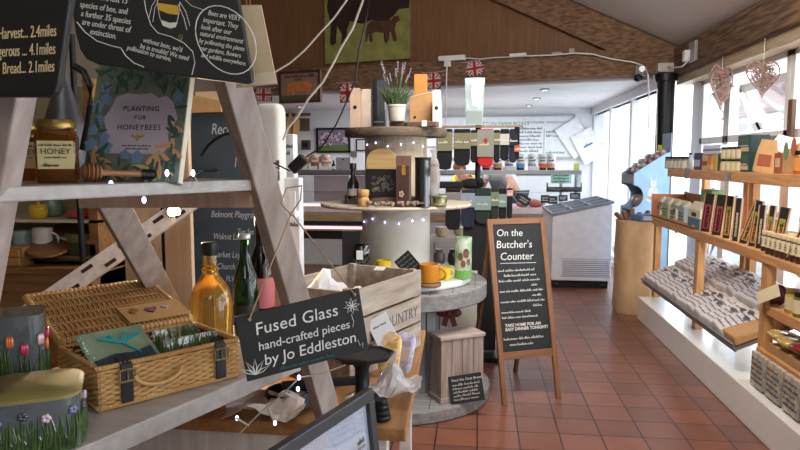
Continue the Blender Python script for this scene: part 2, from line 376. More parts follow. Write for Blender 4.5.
# generic packaging builders: local -Y is the front; rz -90 deg turns it to the aisle
AIS = -PI / 2
LBL = mat('cream_label', (226, 208, 172), .7); LIDK = mat('dark_lid', (34, 30, 32), .35); INK = mat('ink', (62, 52, 46), .8); LIDG = mat('gold_lid', (190, 156, 84), .35, .7)
def ink_lines(t, w, z0, z1, y, n, m=None, h=None, seed=0, name='print'):
    p = MB(); dz = (z1 - z0) / n; h = h or dz * .55
    for k in range(n): scrawl(p, -w / 2, w / 2, z0 + dz * (k + .25), h, h * .16, 0, seed * 31 + k)
    o = p.build(name, m or INK, t); o.matrix_local = M.Translation((0, y, 0)) @ M.Rotation(PI / 2, 4, 'X'); return o
def carton(name, label, cat, loc, d, rz, body, bands=(), group=None, tilt=0, ink=None, gable=0, seed=0):
    t = thing(name, label, cat, loc, rz, group)
    if tilt: t.rotation_euler = Euler((0, 0, rz)); t.rotation_euler = (M.Rotation(rz, 3, 'Z') @ M.Rotation(tilt, 3, 'Y')).to_euler()
    w, dp, h = d; m = MB().b2((-w / 2, -dp / 2, 0), (w / 2, dp / 2, h - gable))
    if gable: m.prism([(-dp / 2, h - gable), (dp / 2, h - gable), (0, h)], -w / 2, w / 2, M(((0, 0, 1, 0), (1, 0, 0, 0), (0, 1, 0, 0), (0, 0, 0, 1))))
    m.build('box', body, t, bev=min(.003, w * .08))
    for z0, z1, ww, bm in bands:
        e = .0012; MB().b2((-w / 2 * ww - (e if ww >= 1 else 0), -dp / 2 - e, z0 * h), (w / 2 * ww + (e if ww >= 1 else 0), (dp / 2 + e) if ww >= 1 else -dp / 2 + .001, z1 * h)).build('printed_panel', bm, t)
    if ink: ink_lines(t, w * .7, h * ink[0], h * ink[1], -dp / 2 - .0016, ink[2], ink[3] if len(ink) > 3 else None, seed=seed)
    return t
def jar(name, label, cat, loc, r, h, body, lid, lab=LBL, group=None, rz=0, sq=2, labz=(.15, .7), lidr=1.0):
    t = thing(name, label, cat, loc, rz, group)
    MB().lathe([(r * .92, 0), (r, .006), (r, h * .72), (r * .86, h * .8), (r * .84, h * .84)], power=sq, n=20).build('jar_body', body, t, smooth=True)
    MB().lathe([(r * .9 * lidr, h * .82), (r * .92 * lidr, h * .83), (r * .92 * lidr, h * .985), (r * .85 * lidr, h)], n=20).build('lid', lid, t, smooth=True)
    if lab: MB().lathe([(r * 1.012, h * labz[0]), (r * 1.012, h * labz[1])], power=sq, n=20).build('label', lab, t, smooth=True)
    return t
def row_at(px, z, x): return V((x, PX(px, 200, x).y, z))
# --- top shelf
def top(px, dx=.05): return row_at(px, TOPZ, SX + dx)
def wy(px0, px1, dx=.05): return abs(PX(px0, 200, SX + dx).y - PX(px1, 200, SX + dx).y)
def hz_(px, py, x): return PX(px, py, x).z
j = None
js = [(666 + i * 4.0) for i in range(6)]
for rw in range(2):
    for i in range(5):
        L = '%s tiny dark-lidded jar, %s of the set at the top shelf far end' % (orn(i), ('front row', 'back row')[rw])
        lc = top(667.5 + i * 4.0, .04 + rw * .08)
        if j is None: j = jar('spice_jar', L, 'jar', lc, .032, .1, mat('grey_spice', (120, 112, 100), .5), LIDK, mat('grey_label', (196, 190, 176), .7), 'tiny jars on the top shelf', labz=(.08, .66)); j0 = j
        else: dup(j0, lc, None, L)
def tcart(px0, px1, pytop, name, label, cat, body, bands=(), dx=.05, depth=.1, **k):
    c = (px0 + px1) / 2; w = wy(px0, px1, dx) * .94; lc = top(c, dx + depth / 2); lc.y = PX(c, 200, SX + dx).y
    h = hz_(c, pytop, SX + dx) - TOPZ
    return carton(name, label, cat, lc, (w, depth, h), AIS, body, bands, **k)
NAVY = mat('navy_card', (38, 46, 82), .6); TEAL = mat('dark_teal', (34, 62, 62), .5); BEIGE = mat('beige_card', (206, 180, 140), .8); PURB = mat('plum_card', (104, 76, 78), .7)
GREENB = mat('soft_green', (150, 178, 140), .7); RUST = mat('rust_card', (158, 84, 54), .8); CREAM = mat('cream_card', (226, 214, 188), .8); ORANGE = mat('orange_card', (216, 140, 70), .7)
t = thing('syrup_bottle', 'small grey bottle between the tiny jars and the navy box on the top shelf', 'bottle', top(688.5, .07)); MB().lathe([(.022, 0), (.026, .01), (.026, .07), (.01, .09), (.01, .115), (0, .115)]).build('bottle_body', mat('grey_bottle', (150, 154, 160), .3), t, smooth=True); MB().cyl((0, 0, .112), (0, 0, .13), .012).build('cap', BLACK, t)
tcart(692, 699, 153, 'tea_box', 'slim navy box on the top shelf next to the small grey bottle', 'box', NAVY, [(.2, .6, .8, mat('pale_panel', (190, 196, 206), .7))])
tcart(700, 705, 155, 'snack_box', 'beige packet under the folded white pack on the top shelf', 'box', BEIGE, [(.3, .6, 1, RUST)])
tcart(705, 710, 156, 'snack_box', 'orange-brown packet right of the beige packet on the top shelf', 'box', ORANGE, [(.1, .4, 1, BEIGE)])
o = tcart(700, 718, 152, 'paper_pack', 'white folded pack lying across the top of two packets on the top shelf', 'pack', mat('white_pack', (226, 230, 240), .6), [(.35, .6, 1, mat('blue_band', (120, 140, 190), .6))], depth=.1)
o.location.z = TOPZ + (hz_(705, 155, SX + .05) - TOPZ) + .004; o.scale.z = .5
tcart(711, 715, 153, 'snack_box', 'narrow yellow packet on the top shelf left of the plum packet', 'box', mat('mustard_card', (206, 176, 84), .7))
tcart(715.3, 722.5, 153, 'snack_box', 'plum-coloured packet beside the stacked cream jars on the top shelf', 'box', PURB, [(.4, .8, .7, NAVY)])
j1 = None; PICK = mat('cream_preserve', (196, 180, 140), .5)
jh = (hz_(732, 147, SX + .06) - TOPZ) / 2
for lv in range(2):
    for i in range(4):
        L = '%s cream jar from the far end, %s of the top shelf stack' % (orn(i), ('lower layer', 'upper layer')[lv])
        lc = top(725.7 + i * 5.0, .07); lc.z = TOPZ + lv * jh * 1.002; rr = wy(723, 728, .07) * .48
        if j1 is None: j1 = jar('chutney_jar', L, 'jar', lc, rr, jh, PICK, LIDK, mat('pale_wrap', (214, 198, 158), .7), 'stacked cream jars on the top shelf', labz=(.1, .72))
        else: dup(j1, lc, None, L)
th = (hz_(750, 135, SX + .06) - TOPZ) / 2
for k, (px0, px1, lv, dx, L) in enumerate(((743.5, 757.5, 0, .05, 'dark teal tin with cream print beside the kraft bag on the top shelf'), (743.5, 757.5, 1, .05, 'dark teal tin stacked on another teal tin on the top shelf'), (761, 774, 1, .2, 'dark teal tin standing behind the kraft bag on the top shelf'), (761, 774, 0, .2, 'dark teal tin hidden low behind the kraft bag on the top shelf'))):
    if k == 3: continue
    c = (px0 + px1) / 2; lc = row_at(c, TOPZ + lv * th * 1.003 if k < 2 else TOPZ, SX + dx + .05)
    carton('tea_tin', L, 'tin', lc, (wy(px0, px1, dx) * (.95 if k < 2 else .5), .11 if k < 2 else .07, th if k < 2 else th * 2), AIS, TEAL, [(.12, .34, .8, BEIGE), (.55, .85, .7, mat('leaf_green', (64, 96, 66), .6))], 'teal tea tins', ink=(.36, .52, 1, CREAM), seed=k)
# slumped kraft cracker bags
def pouch(name, label, loc, w, d, h, rz, m, tilt=0, panel=None, group=None):
    t = thing(name, label, 'bag', loc, rz, group); t.rotation_euler = (M.Rotation(rz, 3, 'Z') @ M.Rotation(tilt, 3, 'Y')).to_euler()
    b = MB().lathe([(.5, 0), (.52, .08), (.5, .5), (.46, .8), (.42, .92), (.40, 1)], n=16, power=5)
    for v in b.bm.verts:
        k = max(0, (v.co.z - .3) / .7); v.co.x *= w * (1 - .05 * k); v.co.y *= d * (1 - .88 * k); v.co.z *= h
    b.build('pouch', m, t, smooth=True)
    if panel: MB().b2((-w * .3, -d * .53, h * .2), (w * .3, -d * .4, h * .55)).build('label', panel, t, bev=.002)
    return t
pouch('cracker_bag', 'kraft cracker bag leaning over on the top shelf beside the teal tins', top(762, .09), WPX(19, top(762, .09)), .08, .19, -.6, KRAFT, .12, RUST)
pouch('snack_bag', 'puffy white bag with orange marks lying behind the kraft bags on the top shelf', row_at(777, TOPZ, SX + .2), .2, .1, .21, -.6, mat('white_film', (240, 236, 232), .3), .3, ORANGE)
tcart(771.5, 779.5, 153, 'biscuit_box', 'rust-brown box beside the kraft carton with a green oval on the top shelf', 'box', RUST, [(.3, .75, .6, BEIGE)])
def oval(t, w, h, d, z, m, k=.34):
    p = MB().prism([(w * k * math.cos(a), z + h * .23 * math.sin(a)) for a in [2 * PI * q / 20 for q in range(20)]], 0, .001, M.Translation((0, -d / 2 - .0016, 0)) @ M.Rotation(PI / 2, 4, 'X')); return p.build('oval_label', m, t)
t = tcart(780, 787, 147, 'biscuit_box', 'kraft carton with a green oval on the top shelf', 'box', KRAFT, gable=.02); oval(t, wy(780, 787), .2, .1, .12, mat('green_oval', (110, 142, 104), .7))
t = tcart(787.2, 795, 142, 'biscuit_box', 'tall kraft carton with a red oval near the right end of the top shelf', 'box', KRAFT, gable=.03); oval(t, wy(787, 795), .2, .1, .14, mat('red_oval', (178, 100, 74), .7))
for i, px in enumerate((798.5, 806, 814)):
    jar('honey_jar', ('amber jar with a dark lid at the right edge of the top shelf', 'amber jar just past the picture edge on the top shelf', 'last amber jar at the near end of the top shelf')[i], 'jar', top(px, .07), .032, .12, mat('amber', (176, 98, 30), .25, coat=.5), LIDK, ORANGE)
# little yellow tag behind and the price card under the shelf edge
t = thing('price_card', 'small pale price card clipped under the edge of the top shelf', 'card', (SX - .012, PX(729, 185, SX).y, 1.2)); MB().b2((-.003, -.035, 0), (0, .035, .1)).build('card', mat('pale_card', (214, 204, 190), .7), t, bev=.001); MB().b2((-.006, -.03, .09), (.01, .03, .14)).build('clip', STEEL, t, bev=.002)
t = thing('price_card', 'grey clip on the far end of the top shelf edge', 'card', (SX - .012, PX(688, 175, SX).y, 1.3)); MB().b2((-.006, -.025, -.02), (.012, .025, .06)).build('clip', mat('grey_clip', (110, 112, 116), .4), t, bev=.002)
# --- middle shelf
def mid(px, dx=.06): return row_at(px, MIDZ, SX + dx)
tray = thing('display_tray', 'shallow orange-brown cardboard tray at the far end of the middle shelf holding cow-print cartons', 'tray', V((SX + .2, mid(669, .0).y, MIDZ))); D = mid(650, .0).y - mid(691, .0).y
tr = MB(); tr.b2((-.19, -D / 2, 0), (.11, D / 2, .008)); tr.b2((.10, -D / 2, 0), (.11, D / 2, .215)); tr.b2((-.19, D / 2 - .01, 0), (.11, D / 2, .2)); tr.b2((-.19, -D / 2, 0), (.11, -D / 2 + .01, .03)); tr.b2((-.19, -D / 2, 0), (-.18, D / 2, .012))
tr.build('tray_card', mat('orange_brown_card', (190, 122, 80), .8), tray)
COWP = mat('cow_print', (232, 226, 208), .7, col2=(120, 112, 90), scale=22, spread=.06)
for i in range(4):
    L = 'cow-print carton with black roof mark in the tray, %s from the far end' % orn(i)
    c = 662 + i * 8.2; lc = mid(c, .1); lc.z += .009
    t = thing('milk_carton', L, 'carton', lc, AIS, 'cow-print cartons in the tray'); w, dp, h = wy(c - 3.2, c + 3.2, .06), .08, .125
    MB().b2((-w / 2, -dp / 2, 0), (w / 2, dp / 2, h)).build('box', (COWP, mat('pale_green_print', (176, 188, 146), .7), COWP, mat('pale_blue_print', (172, 184, 190), .7))[i], t, bev=.002)
    MB().prism([(-dp / 2, h), (dp / 2, h), (.004, h + .045), (-.004, h + .045)], -w / 2, w / 2, M(((0, 0, 1, 0), (1, 0, 0, 0), (0, 1, 0, 0), (0, 0, 0, 1)))).build('gable_top', CREAM, t)
    MB().prism([(-.016, 0), (.016, 0), (0, .036)], 0, .002, M.Translation((0, -dp / 2 - .001, h + .002)) @ M.Rotation(PI / 2 - .7, 4, 'X')).build('roof_mark', BLACK, t)
    ink_lines(t, w * .7, h * .1, h * .7, -dp / 2 - .0015, 3, seed=i)
def mcart(px0, px1, h, name, label, cat, body, bands=(), dx=.03, depth=.09, tilt=0, **k):
    c = (px0 + px1) / 2; lc = mid(c, dx); lc.x += depth / 2
    return carton(name, label, cat, lc, (wy(px0, px1, dx) * .9, depth, h), AIS, body, bands, tilt=tilt, **k)
mcart(688, 701, .2, 'house_carton', 'house-shaped carton, cream above and blue below, beside the tray', 'carton', CREAM, [(0, .4, 1, mat('blue_house', (72, 116, 140), .6)), (.45, .6, .4, INK)], gable=.06)
t = mcart(700, 712, .27, 'snack_box', 'tall white box with a green top standing behind the house-shaped carton', 'box', mat('whitegrey', (222, 226, 226), .6), [(.7, 1.0, 1, mat('bright_green', (140, 196, 120), .6))], dx=.24)
DK = mat('dark_choc_card', (34, 26, 24), .5); RED = mat('raspberry', (150, 56, 68), .6); AMB = mat('amber_panel', (204, 150, 88), .6); OLV = mat('olive_panel', (150, 140, 60), .6)
bars = [(702, 712, .27, .10, RED, 'red'), (713.5, 723.5, .275, .10, RED, 'red'), (725, 732.5, .275, .06, AMB, 'amber'), (734.5, 741, .27, .05, DK, 'plain dark'), (741.5, 750, .275, .3, AMB, 'amber'), (751, 758.5, .27, .12, AMB, 'amber'), (758.5, 765, .25, .05, DK, 'plain dark'), (766.5, 772.5, .255, .1, AMB, 'amber'), (774.5, 784.5, .255, .14, AMB, 'amber'), (791, 803, .255, .34, AMB, 'amber')]
for i, (a, b, h, tl, pm, nm) in enumerate(bars):
    c = (a + b) / 2; w = WPX(b - a, mid(c, .05)) * .95; dp = .03
    lc = mid(c, .05); t = thing('chocolate_box', 'slim dark box with %s panel, %s along from the house-shaped carton' % (('an ' if nm[0] == 'a' else 'a ') + nm, orn(i)), 'box', lc, AIS, 'slim boxes on the middle shelf')
    t.rotation_euler = (M.Rotation(AIS + .85, 3, 'Z') @ M.Rotation(tl, 3, 'Y')).to_euler()
    MB().b2((-w / 2, -dp / 2, 0), (w / 2, dp * .4, h)).build('box', DK, t, bev=.002)
    MB().b2((-w / 2 - .002, -dp / 2 - .003, .0), (-w / 2 + .004, -dp / 2 + .01, h)).build('kraft_edge', KRAFT, t)
    MB().b2((w / 2 - .004, -dp / 2 - .003, .0), (w / 2 + .001, -dp / 2 + .012, h)).build('kraft_edge', mat('kraft_edge_dark', (176, 140, 100), .8), t)
    if pm is not DK:
        MB().b2((-w * .3, -dp / 2 - .002, h * .08), (w * .3, -dp / 2, h * .72)).build('front_panel', pm, t)
        if pm is AMB: MB().b2((-w * .3, -dp / 2 - .003, h * .6), (w * .3, -dp / 2, h * .76)).build('panel_cap', OLV, t)
    p = MB()
    for k in range(2): scrawl(p, .03, h * .68, -w * .16 + k * w * .16, w * .16, w * .05, 0, i * 5 + k)
    p = p.build('print', BLACK if pm is not DK else CREAM, t); p.matrix_local = M.Translation((0, -dp / 2 - .0035, 0)) @ M.Rotation(PI / 2, 4, 'X') @ M.Rotation(PI / 2, 4, 'Z')
# little cream-labelled bottles at the near end of the middle shelf
zc = MIDZ - .01; b0 = None
BR = mat('brown_liquid', (64, 34, 28), .3, coat=.4)
for rw in range(3):
    for i in range(10):
        y = PX(766, 240, SX + .04).y - i * .058 - rw * .012; lc = V((SX + .042 + rw * .06, y, zc))
        L = '%s little cream-labelled bottle from the far end, %s row, middle shelf' % (orn(i), ('front', 'second', 'back')[rw])
        if b0 is None:
            b0 = jar('essence_bottle', L, 'bottle', lc, .026, .125, BR, mat('cream_lid', (222, 196, 150), .6), LBL, 'small cream-labelled bottles', labz=(.3, .76)); ink_lines(b0, .03, .05, .085, -.0272, 3).rotation_euler.z += 0
            b0.rotation_euler.z = AIS
        else: dup(b0, lc, None, L)
# --- near lower shelf: jams
def low(y, dx): return V((SX + dx, y, LOWZ))
y0 = yC - .06
t = thing('cloth_bundle', 'dark plum cloth bundle at the end of the jam shelf beside the paper tag', 'cloth', low(yC + .01, .06)); 
b = MB(); rn = random.Random(3)
b.ball((0, 0, .05), .07, (.8, .75, .8), n=20)
for v in b.bm.verts: v.co += V((rn.uniform(-1, 1), rn.uniform(-1, 1), rn.uniform(-1, 1))) * .008; v.co.z = max(0, v.co.z)
o = b.build('cloth', mat('plum_cloth', (84, 40, 52), .95), t, smooth=True)
t = thing('swing_tag', 'cream paper tag tilted at the front corner of the jam shelf', 'tag', V((SX - .02, yC - .09, LOWZ + .0)), AIS + .45); 
mm = t.rotation_euler; p = MB().b2((-.075, -.002, 0), (.075, .002, .07)).build('tag', LBL, t, bev=.001); p.rotation_euler = (-.25, -.5, 0); p.location = (0, 0, .04)
jc = [(mat('piccalilli', (190, 152, 54), .35, coat=.5), mat('pale_label2', (214, 196, 150), .7), LIDG, 'yellow piccalilli'), (mat('pickle_green', (112, 110, 52), .35, coat=.5), LBL, LIDK, 'green pickle'), (mat('orange_jam', (176, 100, 44), .35, coat=.5), LBL, LIDK, 'orange chutney'), (mat('dark_jam', (74, 34, 34), .35, coat=.5), mat('pale_label3', (206, 190, 160), .7), LIDG, 'dark jam')]
for rw in range(3):
    for i in range(7):
        bd, lb, ld, nm = jc[(i + rw) % 4]; lc = low(yC - .2 - i * .088 - rw * .02, .05 + rw * .085)
        jar('jam_jar', '%s jar, %s from the far end in the %s row of the jam shelf' % (nm, orn(i), ('front', 'middle', 'back')[rw]), 'jar', lc, .037, .125, bd, ld, lb, 'jam jars')
t = thing('jar_stack', 'round wooden-lidded jar at the far back of the jam shelf', 'jar', low(yC - .16, .3)); MB().lathe([(.05, 0), (.05, .14)]).build('jar_body', jc[0][0], t, smooth=True); MB().lathe([(.058, .14), (.058, .165), (0, .165)]).build('lid', mat('wood_lid', (206, 164, 104), .6), t, smooth=True)
for k in range(3):
    t = thing('jar_stack', ('low wooden-lidded jar', 'second low wooden-lidded jar', 'third low wooden-lidded jar')[k] + ' at the back of the jam shelf behind the chutneys', 'jar', low(yC - .3 - .13 * k, .33)); MB().lathe([(.05, 0), (.05, .13)]).build('jar_body', jc[2][0], t, smooth=True); MB().lathe([(.058, .13), (.058, .155), (0, .155)]).build('lid', mat('wood_lid', (206, 164, 104), .6), t, smooth=True)
# --- bin of cellophane packets
pk = [(mat('straw_pack', (196, 164, 92), .3, coat=.6, bump=.4, scale=30), 'straw-coloured'), (mat('wine_pack', (130, 28, 34), .3, coat=.6, bump=.4, scale=30), 'wine-red'), (mat('olive_pack', (150, 140, 62), .3, coat=.6, bump=.4, scale=30), 'olive-green'), (mat('grey_pack', (170, 166, 150), .3, coat=.6, bump=.4, scale=30), 'grey-green')]
def packet(m, label, loc, rz, tilt, w=.13, l=.2, h=.06, group='cellophane packets in the bin', plab=None):
    t = thing('snack_packet', label, 'packet', loc, rz, group); t.rotation_euler = (M.Rotation(rz, 3, 'Z') @ M.Rotation(tilt, 3, 'X')).to_euler()
    b = MB().ball((0, 0, h / 2), .5, (1, 1, 1), n=20)
    for v in b.bm.verts:
        x, y, z = v.co.x, v.co.y, (v.co.z - h / 2)
        s = lambda q: math.copysign(min(1, abs(q / .5)) ** .45, q)
        v.co = V((s(x) * w / 2, s(y) * l / 2, h / 2 + z * h * (1 - .35 * (abs(y) / .5) ** 2)))
    b.build('film', m, t, smooth=True)
    MB().b2((-w * .36, -l * .2, h * .93), (w * .36, l * .1, h * 1.0)).build('label', plab or LBL, t, bev=.002)
    return t
y = yC - .1
for i, k in enumerate((0, 0, 1, 1, 2, 2, 0)):
    for r in range(2):
        c = (pk[3] if r and i % 2 == 0 else pk[k])
        packet(c[0], '%s cellophane packet in the bin, %s from far end, %s row' % (c[1], orn(i), ('front', 'back')[r]), V((SX + .085 + r * .215, y + .02 - i * .13, .445 + .03 * r)), PI / 2 - .1 + .06 * (i % 3), .22 - .1 * (i % 2), plab=(LBL, mat('red_dark', (104, 20, 30), .4), RUST)[k])
bb = thing('bin_liner', 'pale card box filling the bin under the jam shelf', 'box', (SX + .2, yC - .53, .23)); MB().b2((-.185, -.5, .0), (.19, .5, .205)).build('card', KRAFT, bb)
# --- sloping tray of printed paper bags
TY0, TY1 = PX(738, 340, 1.47).y, PX(645, 268, 1.47).y
xf, zf, xb, zb = 1.46, .36, 2.0, .60
sl = math.atan2(zb - zf, xb - xf); ln = math.hypot(zb - zf, xb - xf)
tr = thing('sloping_tray', 'long sloping tray between the shelving uprights loaded with printed paper bags', 'tray', (xf, TY0, zf)); tr.rotation_euler = (0, -sl, 0)
MB().b2((0, 0, -.015), (ln, TY1 - TY0, 0)).build('tray_base', mat('grey_tray', (126, 120, 118), .5), tr)
MB().b2((-.012, 0, -.02), (0, TY1 - TY0, .03)).build('lip', mat('grey_tray', (126, 120, 118), .5), tr)
BAGM = mat('printed_white_paper', (226, 220, 218), .8, col2=(206, 198, 196), scale=14)
GINK = mat('grey_ink', (92, 88, 98), .8)
bagp = []; n = 11; step = (TY1 - TY0 - .25) / n
def bagmesh(seed, kraft=False):
    b = MB(); b.hull8([(-.115, -.14, 0), (.115, -.14, 0), (.115, .14, 0), (-.115, .14, 0)], [(-.105, -.125, .045), (.105, -.125, .05), (.105, .14, .022), (-.105, .14, .022)])
    return b
proto = []
for s in range(3):
    t = thing('paper_bag', 'x', 'bag', (0, 0, 0), 0, 'printed paper bags on the sloping tray'); bagmesh(s).build('bag', BAGM, t, bev=.008)
    p = MB(); rn = random.Random(s)
    for k in range(6): scrawl(p, -.08 + .02 * (k % 2), .06 + .02 * (k % 3), -.1 + .036 * k, .013, .0017, 0, 60 + s * 9 + k)
    for k in range(2):
        cx, cy = rn.uniform(-.05, .05), rn.uniform(.02, .1); p.prism([(cx + .03 * math.cos(a) * (1 + .4 * math.sin(3 * a)), cy + .018 * math.sin(a)) for a in [2 * PI * q / 14 for q in range(14)]], 0, .0004)
    p = p.build('print', GINK, t); p.matrix_local = M.Translation((0, 0, .0475)) @ M.Rotation(-.095, 4, 'X')
    proto.append(t)
used = set()
Rt = M.Rotation(-sl, 3, 'Y')
for rw in range(2):
    for i in range(n):
        L = 'white printed bag, %s from the far end, %s row of the sloping tray' % (orn(i), ('lower', 'upper')[rw])
        yy = TY1 - .13 - i * step - (.0 if rw == 0 else -.0); u = .145 + rw * .285
        lc = V((xf, 0, zf)) + Rt @ V((u, yy, .004 + .002))
        rot = (Rt @ M.Rotation(-PI / 2 + .1 * math.sin(i * 2.3 + rw), 3, 'Z') @ M.Rotation(.16 + .05 * math.sin(i * 1.7 + rw * 2), 3, 'Y')).to_euler()
        s = (i + rw) % 3
        if s not in used: used.add(s); t = proto[s]; t.location = lc; t.rotation_euler = rot; t['label'] = L
        else: dup(proto[s], lc, None, L, rot=rot)
for i in range(2):
    t = thing('paper_bag', ('plain kraft paper bag at the near lower corner of the sloping tray', 'second plain kraft bag, upper near corner of the sloping tray')[i], 'bag', V((xf, 0, zf)) + Rt @ V((.145 + i * .285, TY0 + .12, .006)), 0, 'plain kraft bags on the tray')
    t.rotation_euler = (Rt @ M.Rotation(-PI / 2, 3, 'Z')).to_euler(); bagmesh(0).build('bag', KRAFT, t, bev=.008)
# --- paper sack and blue display stand past the shelving
sp = PZ(634, 302, 0)
t = thing('paper_sack', 'big brown paper sack standing on the floor at the far end of the white ledge', 'sack', (1.47, 6.36, 0))
b = MB().lathe([(.2, 0), (.215, .05), (.2, .3), (.205, .55), (.2, .8), (.205, .86)], n=40, power=3.2, sx=.84, sy=.9); rn = random.Random(4)
for v in b.bm.verts:
    a = math.atan2(v.co.y, v.co.x); v.co.x *= 1 + .03 * math.sin(9 * a + v.co.z * 7); v.co.y *= 1 + .03 * math.sin(7 * a - v.co.z * 9)
b.build('sack', mat('brown_paper_sack', (206, 172, 132), .9, col2=(184, 148, 108), scale=5, stretch=(3, 3, 1), bump=.4), t, smooth=True)
t = thing('kindling_pack', 'blue printed pack lying in the mouth of the brown paper sack', 'pack', (1.53, 6.30, .862), .3); MB().b2((-.08, -.09, 0), (.08, .09, .06)).build('pack', mat('blue_pack', (92, 122, 178), .5), t, bev=.01); MB().b2((-.06, -.092, .01), (.06, -.088, .05)).build('label', mat('pale_blue', (190, 206, 230), .5), t)
for i in range(5):
    t = thing('firewood_stick', 'brown stick poking from the paper sack, %s from the left' % orn(i), 'stick', (1.35 + .045 * i, 6.36 + .02 * (i % 2), .86), 0, 'sticks in the paper sack'); MB().bar((0, 0, 0), (-.05 + .03 * i, .06, .06 + .02 * (i % 3)), .04, .03).build('stick', wood('stick_wood', (150, 96, 60), (96, 58, 36), 2), t, bev=.004)
bs = thing('display_stand', 'light blue cardboard display stand with scooped sides and a white dog drawing', 'stand', (1.68, 6.84, 0), .14)
BLU = mat('light_blue_card', (164, 206, 240), .6)
side = [(0, 0), (.36, 0), (.36, 1.5), (.30, 1.48), (.0, 1.29), (0, 1.24)]
for k in range(8): a = PI / 2 - PI * k / 7; side.append((.1 * math.cos(a), 1.067 + .11 * math.sin(a)))
side.append((0, .82))
for k in range(8): a = PI / 2 - PI * k / 7; side.append((.12 * math.cos(a), .66 + .1 * math.sin(a)))
XZ = M(((1, 0, 0, -.2), (0, 0, 1, 0), (0, 1, 0, 0), (0, 0, 0, 1)))
for yy in (-.17, .16): MB().prism(side, yy, yy + .012, XZ).build('side_panel', BLU, bs)
MB().b2((.15, -.17, 0), (.16, .06, 1.68)).build('back_panel', mat('grey_blue_card', (150, 166, 190), .6), bs)
for z in (.1, .5, .93, 1.22): MB().b2((-.19, -.158, z), (.15, .158, z + .012)).build('shelf', mat('grey_card', (158, 164, 176), .6), bs)
MB().b2((-.2, -.158, 1.19), (-.19, .158, 1.28)).build('front_lip', mat('grey_card', (158, 164, 176), .6), bs)
dg = MB(); 
for (cx, cy, rx, ry) in ((.02, 1.0, .055, .07), (.02, 1.1, .035, .035), (-.005, 1.14, .01, .025), (.045, 1.14, .01, .025), (.085, .98, .02, .015), (.0, .95, .05, .03)):
    dg.prism([(cx + rx * math.cos(2 * PI * q / 16), cy + ry * math.sin(2 * PI * q / 16)) for q in range(16)], -.1735, -.171, XZ)
d_ = dg.build('dog_drawing', mat('drawing_white', (240, 244, 246), .7, col2=(180, 196, 210), scale=40), bs); d_.location = (.17, 0, .09)
CR = [mat('crisp%d' % k, c, .3, coat=.5, bump=.4, scale=30) for k, c in enumerate(((150, 130, 126), (176, 164, 160), (128, 100, 96)))]
for i in range(9):
    t = packet(CR[i % 3], 'grey-brown snack packet heaped on the blue stand, %s from the front' % orn(i), M.Rotation(.14, 3, 'Z') @ V((-.15 + .062 * (i % 5), -.07 + .14 * (i // 5), 1.26 + .045 * (i % 5))) + V((1.68, 6.84, 0)), PI / 2 + .14 + .12 * math.sin(i * 2), .85, .13, .15, .075, 'packets in the blue display stand')
for i in range(3):
    packet(CR[i], 'snack packet inside the blue stand behind the round cut-out, %s shelf down' % orn(i), (1.65, 6.84, (.945, .515, .115)[i]), PI / 2, 0, .13, .24, .14, 'packets in the blue display stand')
# hessian/pale box behind the far upright
# hanging wicker hearts
def heart(label, p, h, rz, m):
    t = thing('wicker_heart', label, 'decoration', p, rz, 'hanging hearts')
    def hp(a, s=1): return V((16 * math.sin(a) ** 3, 0, 13 * math.cos(a) - 5 * math.cos(2 * a) - 2 * math.cos(3 * a) - math.cos(4 * a))) * (h / 30 * s)
    fr = MB(); fr.tube([hp(2 * PI * k / 48) for k in range(49)], h * .022); fr.build('rim', m, t)
    f = MB(); rn = random.Random(5)
    for k in range(170):
        a, b = rn.uniform(0, 2 * PI), rn.uniform(0, 2 * PI); s, s2 = rn.uniform(.55, 1), rn.uniform(.2, 1); A, B = hp(a, s), hp(b, s2)
        if (A - B).length > h * .45: B = A + (B - A) * (h * .4 / (A - B).length)
        mid_ = (A + B) / 2; mid_.y = rn.uniform(-1, 1) * h * .13; f.tube([A, mid_, B], h * .011, 4)
    f.build('woven_twigs', m, t)
    MB().tube([hp(0), hp(0) + V((0, 0, .22))], .0025, 4).build('hanging_cord', CREAM, t)
    return t
hm = mat('frosted_twig', (172, 140, 126), .7, col2=(120, 96, 86), scale=60)
p1 = PX(721.5, 84, 1.955); heart('narrow pinkish wicker heart hung edge-on from the window beam', p1, WPX(44, p1), .8, hm)
p2 = PX(763, 76, 1.955); heart('wide pinkish wicker heart hung face-on before the near window', p2, WPX(37, p2), .35, hm)
t = thing('ribbon_bow', 'small red bow at the top of the narrow wicker heart', 'bow', p1 + V((-.03, -.03, .1)), .6); MB().ball((-.03, 0, 0), .03, (1, .4, .6)).ball((.03, 0, 0), .03, (1, .4, .6)).build('bow', mat('red_ribbon', (170, 70, 62), .6), t, smooth=True)
# dark carved window catch on the near mullion
t = thing('wall_bracket', 'dark brown upright stay on the near window mullion', 'bracket', PX(790, 145, 2.06)); MB().b2((-.015, -.03, 0), (.015, .03, .3)).build('stay', mat('brown_stay', (96, 68, 52), .7), t, bev=.004)
# ---------------------------------------------------------------- far (butcher's) end
t = thing('safety_sticker', 'small yellow sticker on the black iron post', 'sticker', PX(663, 147.5, 1.80) + V((0, 0, 0)))
pp = V((po.x, po.y, PY(663, 147.5, po.y - .09).z)); t.location = pp
sk = MB()
for k in range(7):
    a0, a1 = -2.5 + k * .2, -2.3 + k * .2
    sk.hull8([(r_ * math.cos(a), r_ * math.sin(a), -.026) for r_, a in ((.0855, a0), (.0875, a0), (.0875, a1), (.0855, a1))], [(r_ * math.cos(a), r_ * math.sin(a), .026) for r_, a in ((.0855, a0), (.0875, a0), (.0875, a1), (.0855, a1))])
sk.build('sticker', mat('yellow_sticker', (226, 214, 60), .5), t)
